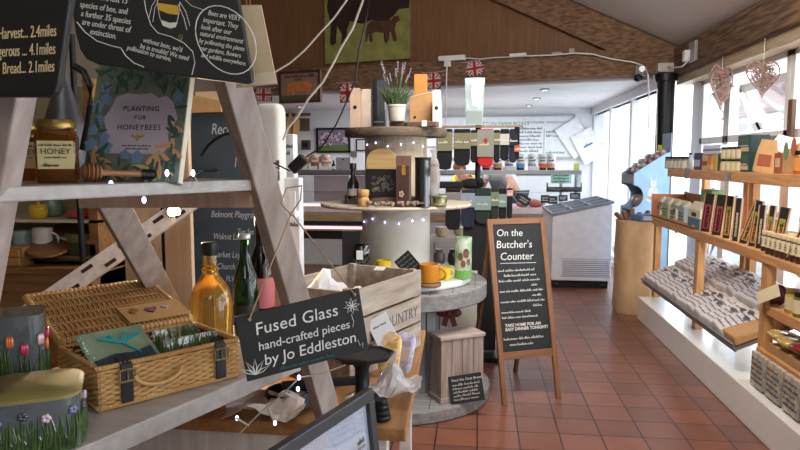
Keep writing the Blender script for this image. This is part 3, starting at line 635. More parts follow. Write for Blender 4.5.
# whiteboard
mw, W, H = plane_mw(PY(438, 117, 10.96), PY(574, 115.5, 10.96), PY(438, 158, 10.96))
t = thing('whiteboard', 'large whiteboard with green heading and written orders on the end wall', 'whiteboard', mw=mw)
MB().b2((0, 0, -.02), (W, H, 0)).build('board', mat('whiteboard_face', (228, 234, 238), .25), t)
fm = MB(); fm.b2((-.02, -.02, -.02), (W + .02, .01, .012)); fm.b2((-.02, H - .01, -.02), (W + .02, H + .02, .012)); fm.b2((-.02, 0, -.02), (.01, H, .012)); fm.b2((W - .01, 0, -.02), (W + .02, H, .012)); fm.build('frame', mat('grey_frame', (170, 174, 180), .4, .5), t)
GRN = mat('green_marker', (40, 140, 116), .7); BLK = mat('black_marker', (56, 62, 76), .7)
text(t, 'MUTTON FARM BOXES', W * .27, H * .78, .085, GRN, shear=.05)
text(t, 'CUSTOMER / WHOLESALE ORDERS', W * .665, H * .82, .05, BLK)
q = MB()
for k in range(7): scrawl(q, W * .6, W * .77, H * (.68 - .09 * k), .04, .005, seed=k)
for k in range(5): scrawl(q, W * .03, W * .3, H * (.62 - .1 * k), .04, .005, seed=k + 80)
q.build('handwriting', BLK, t)
q = MB()
for k in range(2): scrawl(q, W * .8, W * .97, H * (.6 - .1 * k), .04, .005, seed=k + 20)
scrawl(q, W * .8, W * .95, H * .1, .035, .005, seed=29)
q.build('handwriting', GRN, t); MB().b2((W * .785, .03, .0005), (W * .788, H * .7, .002)).build('dividing_line', BLK, t)
# papers on the wall
for k, (px, py, rot, ln_, L) in enumerate(((575, 138, -.6, .55, 'white sheet of paper pinned askew on the wall beside the whiteboard'), (588, 146, -.5, .5, 'white paper with a blue mark pinned beside the window wall'))):
    t = thing('pinned_paper', L, 'paper', PY(px, py, 10.93 - .03 * k)); t.rotation_euler = (0, rot, 0)
    MB().b2((-ln_ * .36, -.004, -ln_ * .5), (ln_ * .36, 0, ln_ * .5)).build('sheet', mat('paper', (240, 242, 246), .8), t)
    if k: 
        q = MB(); scrawl(q, -.06, .08, 0, .05, .012, seed=5); o = q.build('mark', mat('blue_mark', (70, 130, 180), .7), t); o.matrix_local = M.Translation((0, -.006, 0)) @ M.Rotation(PI / 2, 4, 'X')
t = thing('wall_paper_sheet', 'wide white order sheet left of the whiteboard above the sock rack', 'paper', PY(424, 128, 10.95)); MB().b2((-.2, -.005, -.3), (.2, 0, .3)).build('sheet', mat('paper', (240, 242, 246), .8), t)
# recessed ceiling spots
for i, (px, py) in enumerate(((545, 89), (537, 98), (529, 105), (316, 99), (300, 106), (420, 100))):
    p = PZ(px, py, 2.25)
    t = thing('ceiling_spot', 'small recessed spotlight in the white butchery ceiling, %s' % ('nearest the beam on the window side', 'middle of the window-side three', 'farthest of the window-side three', 'nearest the cow plaque', 'farthest on the painting side', 'above the drum tower')[i], 'light', (p.x, p.y, 2.232), 0, 'recessed spotlights')
    MB().lathe([(.055, .017), (.06, .006), (.045, 0), (.04, .017)], n=20).build('bezel', STEEL, t, smooth=True); MB().cyl((0, 0, .004), (0, 0, .016), .038).build('bulb', mat('spot_bulb', (255, 250, 240), .4, emit=6), t)
# counter
CY = 8.7; CX0, CX1 = -2.7, 1.32
CGL = glass('counter_glass', (250, 253, 253), .03)
ct = thing('meat_counter', 'long glazed butcher counter with steel top shelf and pink-lit meat deck', 'counter', (0, CY, 0))
MB().b2((CX0, 0, 0), (CX1, .85, .72)).build('base', mat('counter_base', (196, 196, 200), .4), ct, bev=.01)
MB().b2((CX0, -.03, .72), (CX1, .85, .80)).build('deck', mat('counter_deck', (236, 218, 220), .4), ct, bev=.006)
MB().b2((CX0, -.04, .62), (CX1, .0, .70)).build('bumper', wood('counter_ledge', (190, 160, 120), (150, 120, 84), 0), ct)
MB().b2((CX0, .0, 1.262), (CX1, .42, 1.285)).build('top_shelf', STEEL, ct, bev=.003)
MB().b2((CX0, .0, .8), (CX1 - .02, .008, 1.262)).build('front_glass', CGL, ct)
MB().b2((CX1 - .012, .0, .8), (CX1, .42, 1.262)).build('end_glass', CGL, ct)
MB().b2((CX0, .24, .98), (CX1 - .05, .42, .99)).build('glass_shelf', CGL, ct)
for x in (CX0, -1.3, 0.05, CX1 - .03): MB().b2((x, .38, .8), (x + .03, .42, 1.262)).build('post', STEEL, ct)
PINKL = mat('pink_tube', (255, 196, 206), .4, emit=1.6)
MB().b2((CX0, .1, 1.245), (CX1 - .03, .13, 1.26)).build('light_tube', mat('deck_fill_tube', (255, 232, 232), .4, emit=9), ct); MB().b2((CX0, -.012, 1.235), (CX1, .0, 1.287)).build('front_lip', STEEL, ct); MB().b2((CX0, .0, .805), (-.8, .03, .83)).build('light_tube', PINKL, ct)  # white tube's window-side run added to light the deck; lip hides it
MB().b2((CX0, -.06, .5), (-.95, -.03, .53)).build('light_tube', PINKL, ct)
MB().b2((CX0, -.012, .36), (-.9, .001, .47)).build('opening_shade', BLACK, ct); MB().b2((CX0, -.012, .54), (-.9, .001, .6)).build('opening_shade', BLACK, ct); MB().b2((CX0, -.05, .475), (-.9, .001, .5)).build('shelf_edge', wood('counter_ledge', (190, 160, 120), (150, 120, 84), 0), ct)  # black slabs paint the shade of open slots onto the base
gp = MB()
for x in (-2.3, -1.75, -1.2): gp.b2((x, .44, .84), (x + .5, .46, 1.2))
gp.build('back_panel', mat('grey_panel', (132, 124, 128), .5), ct)
MEAT = mat('red_meat', (176, 52, 52), .35, col2=(214, 130, 120), scale=18, coat=.3)
rn = random.Random(21)
for i, (px, py, sz) in enumerate(((490, 203, .11), (536, 209, .15), (522, 212, .1), (500, 208, .08))):
    p = PY(px, py, CY + .2); t = thing('meat_joint', 'red joint of meat on the counter deck, %s from the striped arm' % orn(i), 'meat', (p.x, CY + .2, .802), rn.uniform(0, 3), 'meat joints in the counter')
    b = MB().ball((0, 0, sz * .3), sz, (1, .7, .34), n=14)
    for v in b.bm.verts: v.co *= 1 + .12 * math.sin(17 * v.co.x + 13 * v.co.y)
    b.build('joint', MEAT, t, smooth=True)
TICK = mat('ticket_black', (38, 38, 42), .6)
for i, (px, py, w, h, r_) in enumerate(((524, 200, 12, 9, .5), (545, 199, 8, 8, 0), (553, 200, 9, 8, 0), (563, 198, 9, 6, 0), (575, 196, 10, 6, 0), (318, 207, 8, 6, 0), (331, 207, 7, 5, .1), (343, 206, 8, 5, 0), (312, 214, 8, 5, 0))):
    p = PY(px, py, CY + .08); u = WPX(1, p)
    t = thing('price_ticket', 'black price ticket standing in the meat counter, %s' % ('tilted one by the hand', 'left of the dark pair', 'right of the dark pair', 'low one by the freezer lid', 'behind the freezer lid', 'first on the pink deck', 'second on the pink deck', 'third on the pink deck', 'lowest on the pink deck')[i], 'ticket', p); t.rotation_euler = (-.1, r_, 0)
    MB().b2((-w * u / 2, 0, -h * u / 2), (w * u / 2, .004, h * u / 2)).build('card', TICK, t); 
    q = MB(); 
    for k in range(2): scrawl(q, -w * u * .35, w * u * .35, h * u * (.08 - .28 * k), h * u * .16, .006, seed=i * 3 + k)
    o = q.build('price_writing', CHALK, t); o.matrix_local = M.Translation((0, -.002, 0)) @ M.Rotation(PI / 2, 4, 'X')
    MB().cyl((0, .002, -h * u / 2 - (p.z - h * u / 2 - .802 if abs(r_) < .2 else 0.02)), (0, .002, -h * u / 2), .004, n=8).build('spike', STEEL, t)
# tubs on the counter shelf
cups = [(485.5, (200, 90, 96)), (497, (204, 150, 110)), (507, (120, 110, 150)), (521.5, (96, 150, 200)), (531.5, (150, 170, 170)), (541, (214, 96, 66)), (548.5, (224, 150, 130)), (513, (90, 140, 140)), (526.5, (180, 180, 190)), (491, (160, 70, 80))]
cups = [(486, (206, 96, 100)), (497.5, (206, 156, 116)), (509, (124, 116, 156)), (520.5, (92, 150, 206)), (532, (150, 184, 176)), (542.5, (224, 100, 66)), (551, (226, 160, 140))]
for i, (px, c) in enumerate(cups):
    p = PY(px, 168, CY + .15); t = thing('sauce_pouch', 'clear-topped pouch with %s band on the steel counter shelf' % ('a pink', 'an amber', 'a violet', 'a sky-blue', 'a pale green', 'an orange', 'a salmon')[i], 'pouch', (p.x, CY + .15, 1.287), 0, 'pouches on the counter shelf')
    MB().lathe([(.03, 0), (.05, .005), (.055, .07), (.062, .2), (.05, .215)], n=18, sy=.6).build('pouch', mat('pouch_white', (228, 228, 230), .25, alpha=1), t, smooth=True)
    MB().lathe([(.0512, .015), (.057, .085)], n=18, sy=.62).build('colour_band', mat('band%d' % i, c, .5), t, smooth=True)
    MB().lathe([(.05, .002), (.0525, .03)], n=18, sy=.64).build('dark_foot', BLACK, t, smooth=True)
    q = MB()
    for k in range(2): scrawl(q, -.035, .035, .12 + .035 * k, .022, .005, seed=i * 5 + k)
    o = q.build('print', BLK, t); o.matrix_local = M.Translation((0, -.04, 0)) @ M.Rotation(PI / 2, 4, 'X')
for i, px in enumerate((511, 534)):
    p = PY(px, 168, CY + .05); t = thing('price_card', 'white price card before the %s pouch on the steel shelf' % ('violet', 'pale green')[i], 'card', (p.x, CY + .06, 1.287)); MB().b2((-.07, 0, 0), (.07, .006, .055)).build('card', WHITE, t)
p = PY(590, 166, CY + .1); t = thing('shelf_ticket', 'yellow-green ticket at the window end of the steel counter shelf', 'ticket', (CX1 - .06, CY + .02, 1.287)); MB().b2((-.035, 0, 0), (.035, .006, .09)).build('ticket', mat('lime', (206, 214, 110), .6), t)
# green sign behind glass, dark trough
p = PY(561, 182, CY + .55); t = thing('counter_sign', 'pale green notice standing behind the counter glass', 'sign', (p.x, CY + .55, .80)); u = WPX(1, p)
MB().b2((-10 * u, 0, .3), (10 * u, .01, .3 + 12 * u)).build('panel', mat('mint_card', (160, 214, 184), .6), t); MB().b2((-.02, 0, 0), (.02, .012, .3)).build('stem', STEEL, t)
q = MB()
for k in range(3): scrawl(q, -8 * u, 8 * u, .3 + (7.5 - 3 * k) * u, 1.4 * u, .3 * u, seed=k)
o = q.build('writing', BLK, t); o.matrix_local = M.Translation((0, -.003, 0)) @ M.Rotation(PI / 2, 4, 'X')
p = PY(564, 192, CY + .35); u = WPX(1, p); t = thing('knife_rack', 'dark slatted trough on the counter beneath the green notice', 'rack', (p.x, CY + .36, .995)); m = MB().b2((-17 * u, -.04, 0), (17 * u, .04, .02)); m.b2((-17 * u, -.04, 0), (17 * u, -.03, 5 * u)); m.b2((-17 * u, -.04, 0), (-16 * u, .04, 9 * u)); m.b2((16 * u, -.04, 0), (17 * u, .04, 9 * u)); m.build('trough', mat('dark_trough', (72, 66, 68), .5, .3), t)
# left end of the counter: covered jars, box, little bottle
for i, px in enumerate((305, 315, 325.5)):
    p = PY(px, 174, CY + .14); t = thing('cloth_topped_jar', 'jar with a floral cloth cover on the counter, %s from the ladder leg' % orn(i), 'jar', (p.x, CY + .15, 1.287), 0, 'cloth-topped jars')
    MB().lathe([(.03, 0), (.055, .01), (.055, .11), (.05, .12)], n=20).build('jar_body', mat('jar_fill%d' % (i % 2), ((220, 206, 180), (176, 92, 66))[i % 2], .4), t, smooth=True)
    b = MB().lathe([(.085, .1), (.075, .125), (.07, .18), (.055, .205), (0, .21)], n=30)
    for v in b.bm.verts:
        if v.co.z < .11: a = math.atan2(v.co.y, v.co.x); v.co.z += .012 * math.sin(9 * a)
    b.build('cloth_cover', mat('floral_cloth', (232, 214, 200), .9, col2=(186, 120, 112), scale=34, spread=.08), t, smooth=True)
    MB().b2((-.045, -.062, .0), (.045, -.056, .05)).build('label', mat('paper', (240, 242, 246), .8), t)
p = PY(344, 174, CY + .15); t = thing('counter_box', 'grey box with a black dot on the counter left of the drum tower', 'box', (p.x, CY + .16, 1.287)); MB().b2((-.1, -.06, 0), (.1, .06, .17)).build('box', mat('grey_card2', (170, 168, 176), .6), t, bev=.004); MB().cyl((0, -.064, .14), (0, -.058, .14), .012).build('dot', BLACK, t)
p = PY(334, 174, CY + .15); t = thing('little_bottle', 'tiny dark bottle with a white label on the counter beside the grey box', 'bottle', (p.x, CY + .12, 1.287)); MB().lathe([(.022, 0), (.024, .07), (.01, .1), (.01, .13), (0, .13)], n=14).build('bottle_body', BLACK, t, smooth=True); MB().lathe([(.0245, .01), (.025, .05)], n=14).build('label', WHITE, t)
# sheep painting, speaker, utensils, socket, frame
mw, W, H = plane_mw(PY(316, 128, 10.96), PY(350, 127.5, 10.96), PY(316, 153, 10.96)); t = thing('sheep_picture', 'black-framed picture of a flock of sheep on the end wall', 'picture', mw=mw)
fm = MB(); b_ = .035; fm.b2((0, 0, -.03), (W, b_, .012)); fm.b2((0, H - b_, -.03), (W, H, .012)); fm.b2((0, 0, -.03), (b_, H, .012)); fm.b2((W - b_, 0, -.03), (W, H, .012)); fm.build('frame', BLACK, t)
MB().b2((b_, H * .28, -.02), (W - b_, H - b_, 0)).build('sky_paint', mat('lilac_paint', (150, 136, 164), .7, col2=(120, 110, 140), scale=4), t); MB().b2((b_, b_, -.02), (W - b_, H * .3, .001)).build('grass_paint', mat('meadow_paint', (104, 136, 60), .8, col2=(70, 100, 50), scale=9), t)
q = MB(); rn = random.Random(8)
for k in range(26):
    cx, cy = rn.uniform(W * .12, W * .9), rn.uniform(H * .3, H * .78); q.prism([(cx + .032 * math.cos(2 * PI * j / 10), cy + .024 * math.sin(2 * PI * j / 10)) for j in range(10)], 0, .002 + k * .0001)
q.build('sheep_paint', mat('sheep_paint', (214, 190, 196), .8), t)
q = MB()
for k in range(26): cx, cy = rn.uniform(W * .12, W * .9), rn.uniform(H * .32, H * .78); q.prism([(cx + .011 * math.cos(2 * PI * j / 8), cy + .014 * math.sin(2 * PI * j / 8)) for j in range(8)], 0, .0052)
q.build('faces_paint', BLACK, t)
p = PY(306, 145, 10.8); t = thing('wall_speaker', 'small dark speaker on the end wall left of the sheep picture', 'speaker', p); MB().b2((-.07, -.05, -.08), (.07, .06, .08)).build('case', mat('dark_grey', (58, 58, 60), .5), t, bev=.01); MB().cyl((0, -.055, 0), (0, -.048, 0), .045).build('cone', BLACK, t); MB().b2((-.03, .05, -.02), (.03, .2, .02)).build('bracket', IRON, t)
t = thing('wall_socket', 'grey switch on the end wall under the corner of the sheep picture', 'switch', PY(354, 154, 10.97)); MB().b2((-.05, -.03, -.05), (.05, .02, .05)).build('plate', mat('grey_plate', (110, 108, 106), .4), t, bev=.006)
mw, W, H = plane_mw(PY(356, 139, 10.96), PY(371, 139, 10.96), PY(356, 151, 10.96)); t = thing('wall_frame', 'small black-edged frame half behind the drum tower on the end wall', 'picture', mw=mw); MB().b2((0, 0, -.02), (W, H, 0)).build('frame', BLACK, t); MB().b2((.02, .02, 0), (W - .02, H - .02, .002)).build('picture_sheet', mat('pale_sheet', (206, 206, 208), .6), t)
for i, px in enumerate((283, 289.5, 296)):
    p = PY(px, 125, 10.8); t = thing('chopping_board', 'pale wooden board hanging at the back, %s from the ladder leg' % orn(i), 'board', p, 0, 'hanging boards'); t.rotation_euler = (0, .05, .5)
    MB().prism([(-.055, -.2), (.055, -.2), (.055, .08), (.02, .13), (.02, .2), (-.02, .2), (-.02, .13), (-.055, .08)], 0, .03, M.Rotation(PI / 2, 4, 'X')).build('board', wood('board_wood', (214, 172, 112), (180, 132, 78), 2), t, bev=.004)
p = PY(304, 125, 10.8); t = thing('hung_trivet', 'brown wooden panel hanging right of the pale boards', 'panel', p); MB().b2((-.09, 0, -.1), (.09, .04, .11)).build('panel', wood('brown_panel', (112, 88, 62), (84, 62, 40), 2), t, bev=.004); MB().b2((-.5, .03, .15), (.1, .06, .2)).build('rail', DARKW, t)
# freezer
FZ = thing('chest_freezer', 'white chest freezer with sloping glass lid before the glazed door', 'freezer', (0, 7.38, 0))
fx0, fx1 = PZ(552, 285, .06).x * 1.0, PY(612, 240, 7.38).x
fzl, fzr = PY(552, 217, 7.38).z, PY(612, 205, 7.38).z
FW = mat('freezer_white', (244, 243, 250), .4)
pr = [(fx0, .09), (fx1, .09), (fx1, fzr), (fx1 - .04, fzr + .01), (fx0 + .03, fzl + .01), (fx0, fzl)]
YZ = M(((1, 0, 0, 0), (0, 0, 1, 0), (0, 1, 0, 0), (0, 0, 0, 1)))
MB().prism(pr, 0, 1.05, YZ).build('body', FW, FZ, bev=.012)
MB().prism([(fx0 + .02, .0), (fx1 - .02, .0), (fx1 - .02, .09), (fx0 + .02, .09)], .06, 1.0, YZ).build('plinth', BLACK, FZ)
gl = MB()
n = 10; top_ = []
for k in range(n + 1):
    u = k / n; x = fx0 + (fx1 - fx0) * u; z = fzl + (fzr - fzl) * u + .012
    top_.append((x, z))
arch = [(x, z + .0) for x, z in top_]
gl.prism(arch + [(x, z + .015) for x, z in arch[::-1]], .03, 1.02, YZ).build('lid_glass', mat('lid_glass', (86, 104, 120), .08, coat=.5), FZ)
rl = MB()
for y in (.0, .35, .7, 1.03): rl.bar((fx0, y, fzl + .03), (fx1, y, fzr + .03), .03, .03, up=(0, 1, 0))
for u in (0, .33, .66, 1): rl.bar((fx0 + (fx1 - fx0) * u, 0, fzl + (fzr - fzl) * u + .03), (fx0 + (fx1 - fx0) * u, 1.05, fzl + (fzr - fzl) * u + .03), .025, .03)
rl.build('lid_frame', mat('lid_grey', (150, 160, 172), .35, .4), FZ)
v = MB()
for k in range(8): v.b2((fx0 + .12, -.006, .15 + .022 * k), (fx1 - .02, .002, .16 + .022 * k))
v.build('vent_grille', mat('vent_dark', (168, 166, 176), .5), FZ)
v = MB(); v.b2((fx0 + .1, -.004, .135), (fx1 - .005, .0, .142)); v.b2((fx0 + .1, -.004, .33), (fx1 - .005, .0, .337)); v.build('vent_border', mat('vent_dark', (168, 166, 176), .5), FZ)
for x in (fx0 + .07, fx1 - .07):
    for y in (.08, .95): MB().cyl((x - .02, y, .035), (x + .02, y, .035), .035).build('caster', BLACK, FZ)
# ---------------------------------------------------------------- people behind the counter
SKIN = mat('skin', (206, 150, 128), .55, col2=(190, 132, 112))
def skin_body(name, verts, edges, radii, m, parent, root=0, sub=2):
    me = bpy.data.meshes.new(name); me.from_pydata([V(v) for v in verts], edges, []); me.materials.append(m)
    o = bpy.data.objects.new(name, me); COL.objects.link(o); o.parent = parent
    md = o.modifiers.new('skin', 'SKIN'); md.use_smooth_shade = True
    for i, r_ in enumerate(radii):
        sv = me.skin_vertices[0].data[i]; sv.radius = r_ if isinstance(r_, tuple) else (r_, r_); sv.use_root = (i == root)
    sb = o.modifiers.new('sub', 'SUBSURF'); sb.levels = sub; sb.render_levels = sub
    return o
def person(label, loc, rz, lean, shirt, apron, hair, reach, group=None, stripes=False, low=0):
    t = thing('person', label, 'person', loc, rz)
    s = math.sin(lean); c = math.cos(lean)
    def up(h, side=0): return V((side, -s * h, .92 + c * h - low))     # torso leaning forward (towards -y)
    pel = V((0, 0, .92 - low)); vs = [pel, up(.22), up(.42), up(.52), up(.60)]
    vs += [V((-.1, 0, .86 - low)), V((-.11, -.02 - low * .5, .48 - low * .5)), V((-.11, .02, .08)), V((-.11, -.14, .03))]
    vs += [V((.1, 0, .86 - low)), V((.11, -.02 - low * .5, .48 - low * .5)), V((.11, .02, .08)), V((.11, -.14, .03))]
    ls, rs = up(.46, -.19), up(.46, .19)
    vs += [ls, rs]
    le = ls + V((-.05, -.1, -.24)); lw = le + V((.06, -.2, -.1)); re = rs + V(reach[0]); rw = re + V(reach[1])
    vs += [le, lw, re, rw]
    ed = [(0, 1), (1, 2), (2, 3), (3, 4), (0, 5), (5, 6), (6, 7), (7, 8), (0, 9), (9, 10), (10, 11), (11, 12), (2, 13), (2, 14), (13, 15), (15, 16), (14, 17), (17, 18)]
    ra = [(.15, .12), (.145, .11), (.16, .11), .06, .05, .09, .06, .045, .035, .09, .06, .045, .035, .065, .065, .045, .03, .045, .03]
    skin_body('body', vs, ed, ra, SKIN, t)
    # clothes: shirt follows torso and upper arms, trousers the legs
    sv = [pel + V((0, 0, .02)), up(.22), up(.42), up(.5), ls, rs, ls + (le - ls) * .6, rs + (re - rs) * .6]
    so = skin_body('shirt', sv, [(0, 1), (1, 2), (2, 3), (2, 4), (2, 5), (4, 6), (5, 7)], [(.168, .138), (.163, .128), (.175, .128), .075, .08, .08, .066, .066], shirt, t)
    tv = [vs[0] - V((0, 0, .03)), vs[5], vs[6], vs[7], vs[9], vs[10], vs[11]]
    skin_body('trousers', tv, [(0, 1), (1, 2), (2, 3), (0, 4), (4, 5), (5, 6)], [(.165, .135), .105, .078, .065, .105, .078, .065], mat('dark_trousers', (44, 48, 60), .9), t)
    if apron:
        a = MB(); fr = [up(.44), up(.2), up(0) + V((0, 0, -.02)), V((0, -.02, .52))]
        for A, B, wa, wb in ((fr[0], fr[1], .12, .17), (fr[1], fr[2], .17, .19), (fr[2], fr[3], .19, .2)):
            nf = V((0, -c, -s)) * .15
            a.hull8([A + nf + V((-wa, 0, 0)), A + nf + V((wa, 0, 0)), A + nf * 1.08 + V((wa, 0, 0)), A + nf * 1.08 + V((-wa, 0, 0))], [B + nf + V((-wb, 0, 0)), B + nf + V((wb, 0, 0)), B + nf * 1.08 + V((wb, 0, 0)), B + nf * 1.08 + V((-wb, 0, 0))])
        a.build('apron', apron, t)
    hd = up(.72) + V((0, -.03, 0)); rt = M.Rotation(lean * .9, 3, 'X')
    h = MB().ball(hd, .1, (.8, .98, 1.2), n=24, rot=rt)
    def hl(v): return hd + rt @ V(v)
    h.ball(hl((0, -.1, -.01)), .018, (.8, 1, 1.5), n=10, rot=rt); h.ball(hl((-.08, 0, 0)), .022, (.5, .8, 1.3), n=10, rot=rt); h.ball(hl((.08, 0, 0)), .022, (.5, .8, 1.3), n=10, rot=rt); h.ball(hl((0, -.06, -.075)), .045, (1, .8, .8), n=12, rot=rt)
    h.build('head', SKIN, t, smooth=True)
    e = MB().ball(hl((-.032, -.088, .015)), .011, n=10).ball(hl((.032, -.088, .015)), .011, n=10); e.build('eyes', BLACK, t, smooth=True)
    MB().ball(hl((0, -.096, -.055)), .022, (1, .35, .25), n=10, rot=rt).build('mouth', mat('lips', (168, 92, 84), .5), t, smooth=True)
    b = MB().ball(hl((0, .012, .02)), .106, (.86, 1.0, 1.18), n=24, rot=rt)
    ri = rt.inverted()
    for v in list(b.bm.verts):
        q = ri @ (v.co - hd)
        if q.y < -.035 and q.z < .065 or q.z < -.07: b.bm.verts.remove(v)
    b.build('hair', hair, t, smooth=True)
    for wv, ev, sd in ((lw, le, 1), (rw, re, -1)):
        d = (wv - ev).normalized(); sx = d.cross(V((0, 0, 1))); sx = sx.normalized() if sx.length > .1 else V((1, 0, 0)); 
        hv = [wv - d * .03, wv + d * .045, wv + d * .085]; he = [(0, 1), (1, 2)]; hr = [.028, (.04, .018), (.04, .016)]
        for k in range(4):
            bse = wv + d * .085 + sx * (k - 1.5) * .02; L_ = (.06, .07, .065, .05)[k]; i0 = len(hv)
            hv += [bse, bse + d * L_ * .55 - V((0, 0, .012)), bse + d * L_ * .9 - V((0, 0, .034))]; he += [(2, i0), (i0, i0 + 1), (i0 + 1, i0 + 2)]; hr += [.0095, .009, .007]
        i0 = len(hv); th = wv + d * .03 + sx * sd * .03; hv += [th, th + sx * sd * .022 + d * .03, th + sx * sd * .02 + d * .06 - V((0, 0, .015))]; he += [(1, i0), (i0, i0 + 1), (i0 + 1, i0 + 2)]; hr += [.012, .0105, .008]
        skin_body('hand', hv, he, hr, SKIN, t, sub=1)
    return t
pa = PY(512, 180, 9.9)
person('person in grey striped apron leaning over the meat, bare arm reaching down', (pa.x + .02, 9.95, 0), -.75, .75, mat('white_shirt', (206, 210, 214), .8), mat('striped_apron', (120, 134, 142), .8, col2=(92, 104, 112), scale=16, stretch=(9, 1, .3), spread=.04), mat('brown_hair', (70, 48, 36), .8), ((.16, -.16, -.2), (.02, -.2, -.2)))
pb = PY(470, 178, 9.8)
person('person in a yellow top stooping behind the counter under the hanging socks', (pb.x + .12, 10.2, 0), -.45, .95, mat('yellow_top', (232, 206, 92), .8), None, mat('auburn_hair', (120, 70, 44), .8), ((.08, -.2, -.2), (-.02, -.2, -.05)), low=.06)
# ---------------------------------------------------------------- cable drum tower in the middle
DX, DY = PY(396, 290, 3.95).x, 3.95
DRUMW = wood('grey_drum_wood', (150, 148, 146), (112, 110, 110), 0, .75, 5, .35)
DRUMV = wood('grey_drum_staves', (168, 170, 172), (128, 130, 134), 2, .7, 5, .3)
OLDW = wood('aged_drum_wood', (120, 104, 86), (76, 62, 50), 0, .8, 6, .5)
def drum(name, label, z0, h, R1, R2, r, t1, t2, md, mc, staves=0, mtop=None):
    t = thing(name, label, 'cable drum', (DX, DY, z0))
    for nm, R_, za, zb, mm in (('lower_flange', R1, 0, t1, md), ('upper_flange', R2, h - t2, h, mtop or md)):
        MB().lathe([(R_ * .985, za), (R_, za + .008), (R_, zb - .008), (R_ * .985, zb)], n=72).build(nm, mm, t, smooth=True)
    core = MB()
    if staves:
        for k in range(staves):
            a = 2 * PI * k / staves; core.box((r * math.cos(a), r * math.sin(a), (t1 + h - t2) / 2), (.03, 2 * PI * r / staves * .95, h - t1 - t2), M.Rotation(a, 3, 'Z'))
        core.cyl((0, 0, t1), (0, 0, h - t2), r * .97, n=40)
    else: core.lathe([(r, t1), (r, h - t2)], n=48)
    core.build('core', mc, t, smooth=not staves)
    return t
Z1, Z2 = .70, 1.165
D1 = drum('cable_drum', 'largest grey wooden cable drum standing on the floor as a table', 0, Z1, 0.575, .55, .30, .075, .095, DRUMW, DRUMV, 18)
gv = MB()
for k in range(-4, 5):
    x = k * .12; L_ = math.sqrt(max(0, .545 ** 2 - x * x))
    for z in (.0745, Z1 - .0005): gv.b2((x - .002, -L_, z), (x + .002, L_, z + .001))
gv.build('board_seam', mat('seam_dark', (70, 68, 68), .9), D1)
D2 = drum('cable_drum', 'middle cable drum with a wide white core and pale green lower disc', Z1 + .002, Z2 - Z1 - .002, .455, .455, 0.205, .036, .02, mat('pale_green_disc', (196, 214, 190), .55, scale=4), mat('off_white_core', (228, 222, 214), .5, scale=3), 0, wood('pale_drum_top', (214, 202, 186), (170, 152, 134), 0, .7))
MB().lathe([(.4555, .002), (.4575, .004), (.4575, .032), (.4555, .034)], n=72).build('white_rim', WHITE, D2, smooth=True)
D3 = drum('cable_drum', 'small top cable drum of aged dark wood with a pale core', Z2 + .002, 1.605 - Z2 - .002, 0.31, .305, .185, .045, .05, OLDW, wood('pale_core', (206, 190, 166), (176, 156, 128), 2, .6), 0)
# fairy lights round drum 2
FL = mat('led_cool', (196, 196, 255), .3, emit=6)
def led(parent, p): MB().ball(p, .0036, (1, 1, 1.6), n=8).build('bulb', FL, parent, smooth=True)
def light_string(label, pts, bulbs, r=.0016, m=None):
    t = thing('fairy_lights', label, 'fairy lights', pts[0]); o = V(pts[0])
    MB().tube([V(p) - o for p in pts], r, 5).build('wire', m or mat('clear_wire', (206, 204, 190), .4), t)
    for b in bulbs: led(t, V(b) - o)
    return t
pts = []; bl = []
for k in range(25):
    a = -2.7 + k * .095; rr = .455 + .004 if 0 else .212; pts.append((DX + rr * math.cos(a), DY + rr * math.sin(a), Z2 - .06 - .03 * abs(math.sin(k * .55))))
    if k % 4 == 2: bl.append(V(pts[-1]) + V((.004 * math.cos(a), .004 * math.sin(a), -.02)))
light_string('string of tiny cool lights wrapped round the white core of the middle drum', pts, bl)
pts = []; bl = []
for k in range(17):
    a = -2.6 + k * .13; pts.append((DX + .192 * math.cos(a), DY + .192 * math.sin(a), 1.54 - .03 * abs(math.sin(k * .7))))
    if k % 3 == 1: bl.append(V(pts[-1]) + V((.005 * math.cos(a), .005 * math.sin(a), -.012)))
light_string('string of tiny lights round the pale core of the small top drum', pts, bl)
def onz(px, z, y): d = PY(px, 160, y); return V((d.x, y, z))
def dep(px, y): return WPX(px, PY(400, 200, y))
def stand_box(name, label, cat, px0, px1, pytop, y, z, dpt, m, rz=0, bev=.003, pyb=None, group=None):
    c = (px0 + px1) / 2; h = PY(c, pytop, y).z - z; w = dep(px1 - px0, y)
    t = thing(name, label, cat, onz(c, z, y + dpt / 2), rz, group); MB().b2((-w / 2, -dpt / 2, 0), (w / 2, dpt / 2, h)).build('box', m, t, bev=bev); t['_'] = 0; del t['_']
    return t, w, h
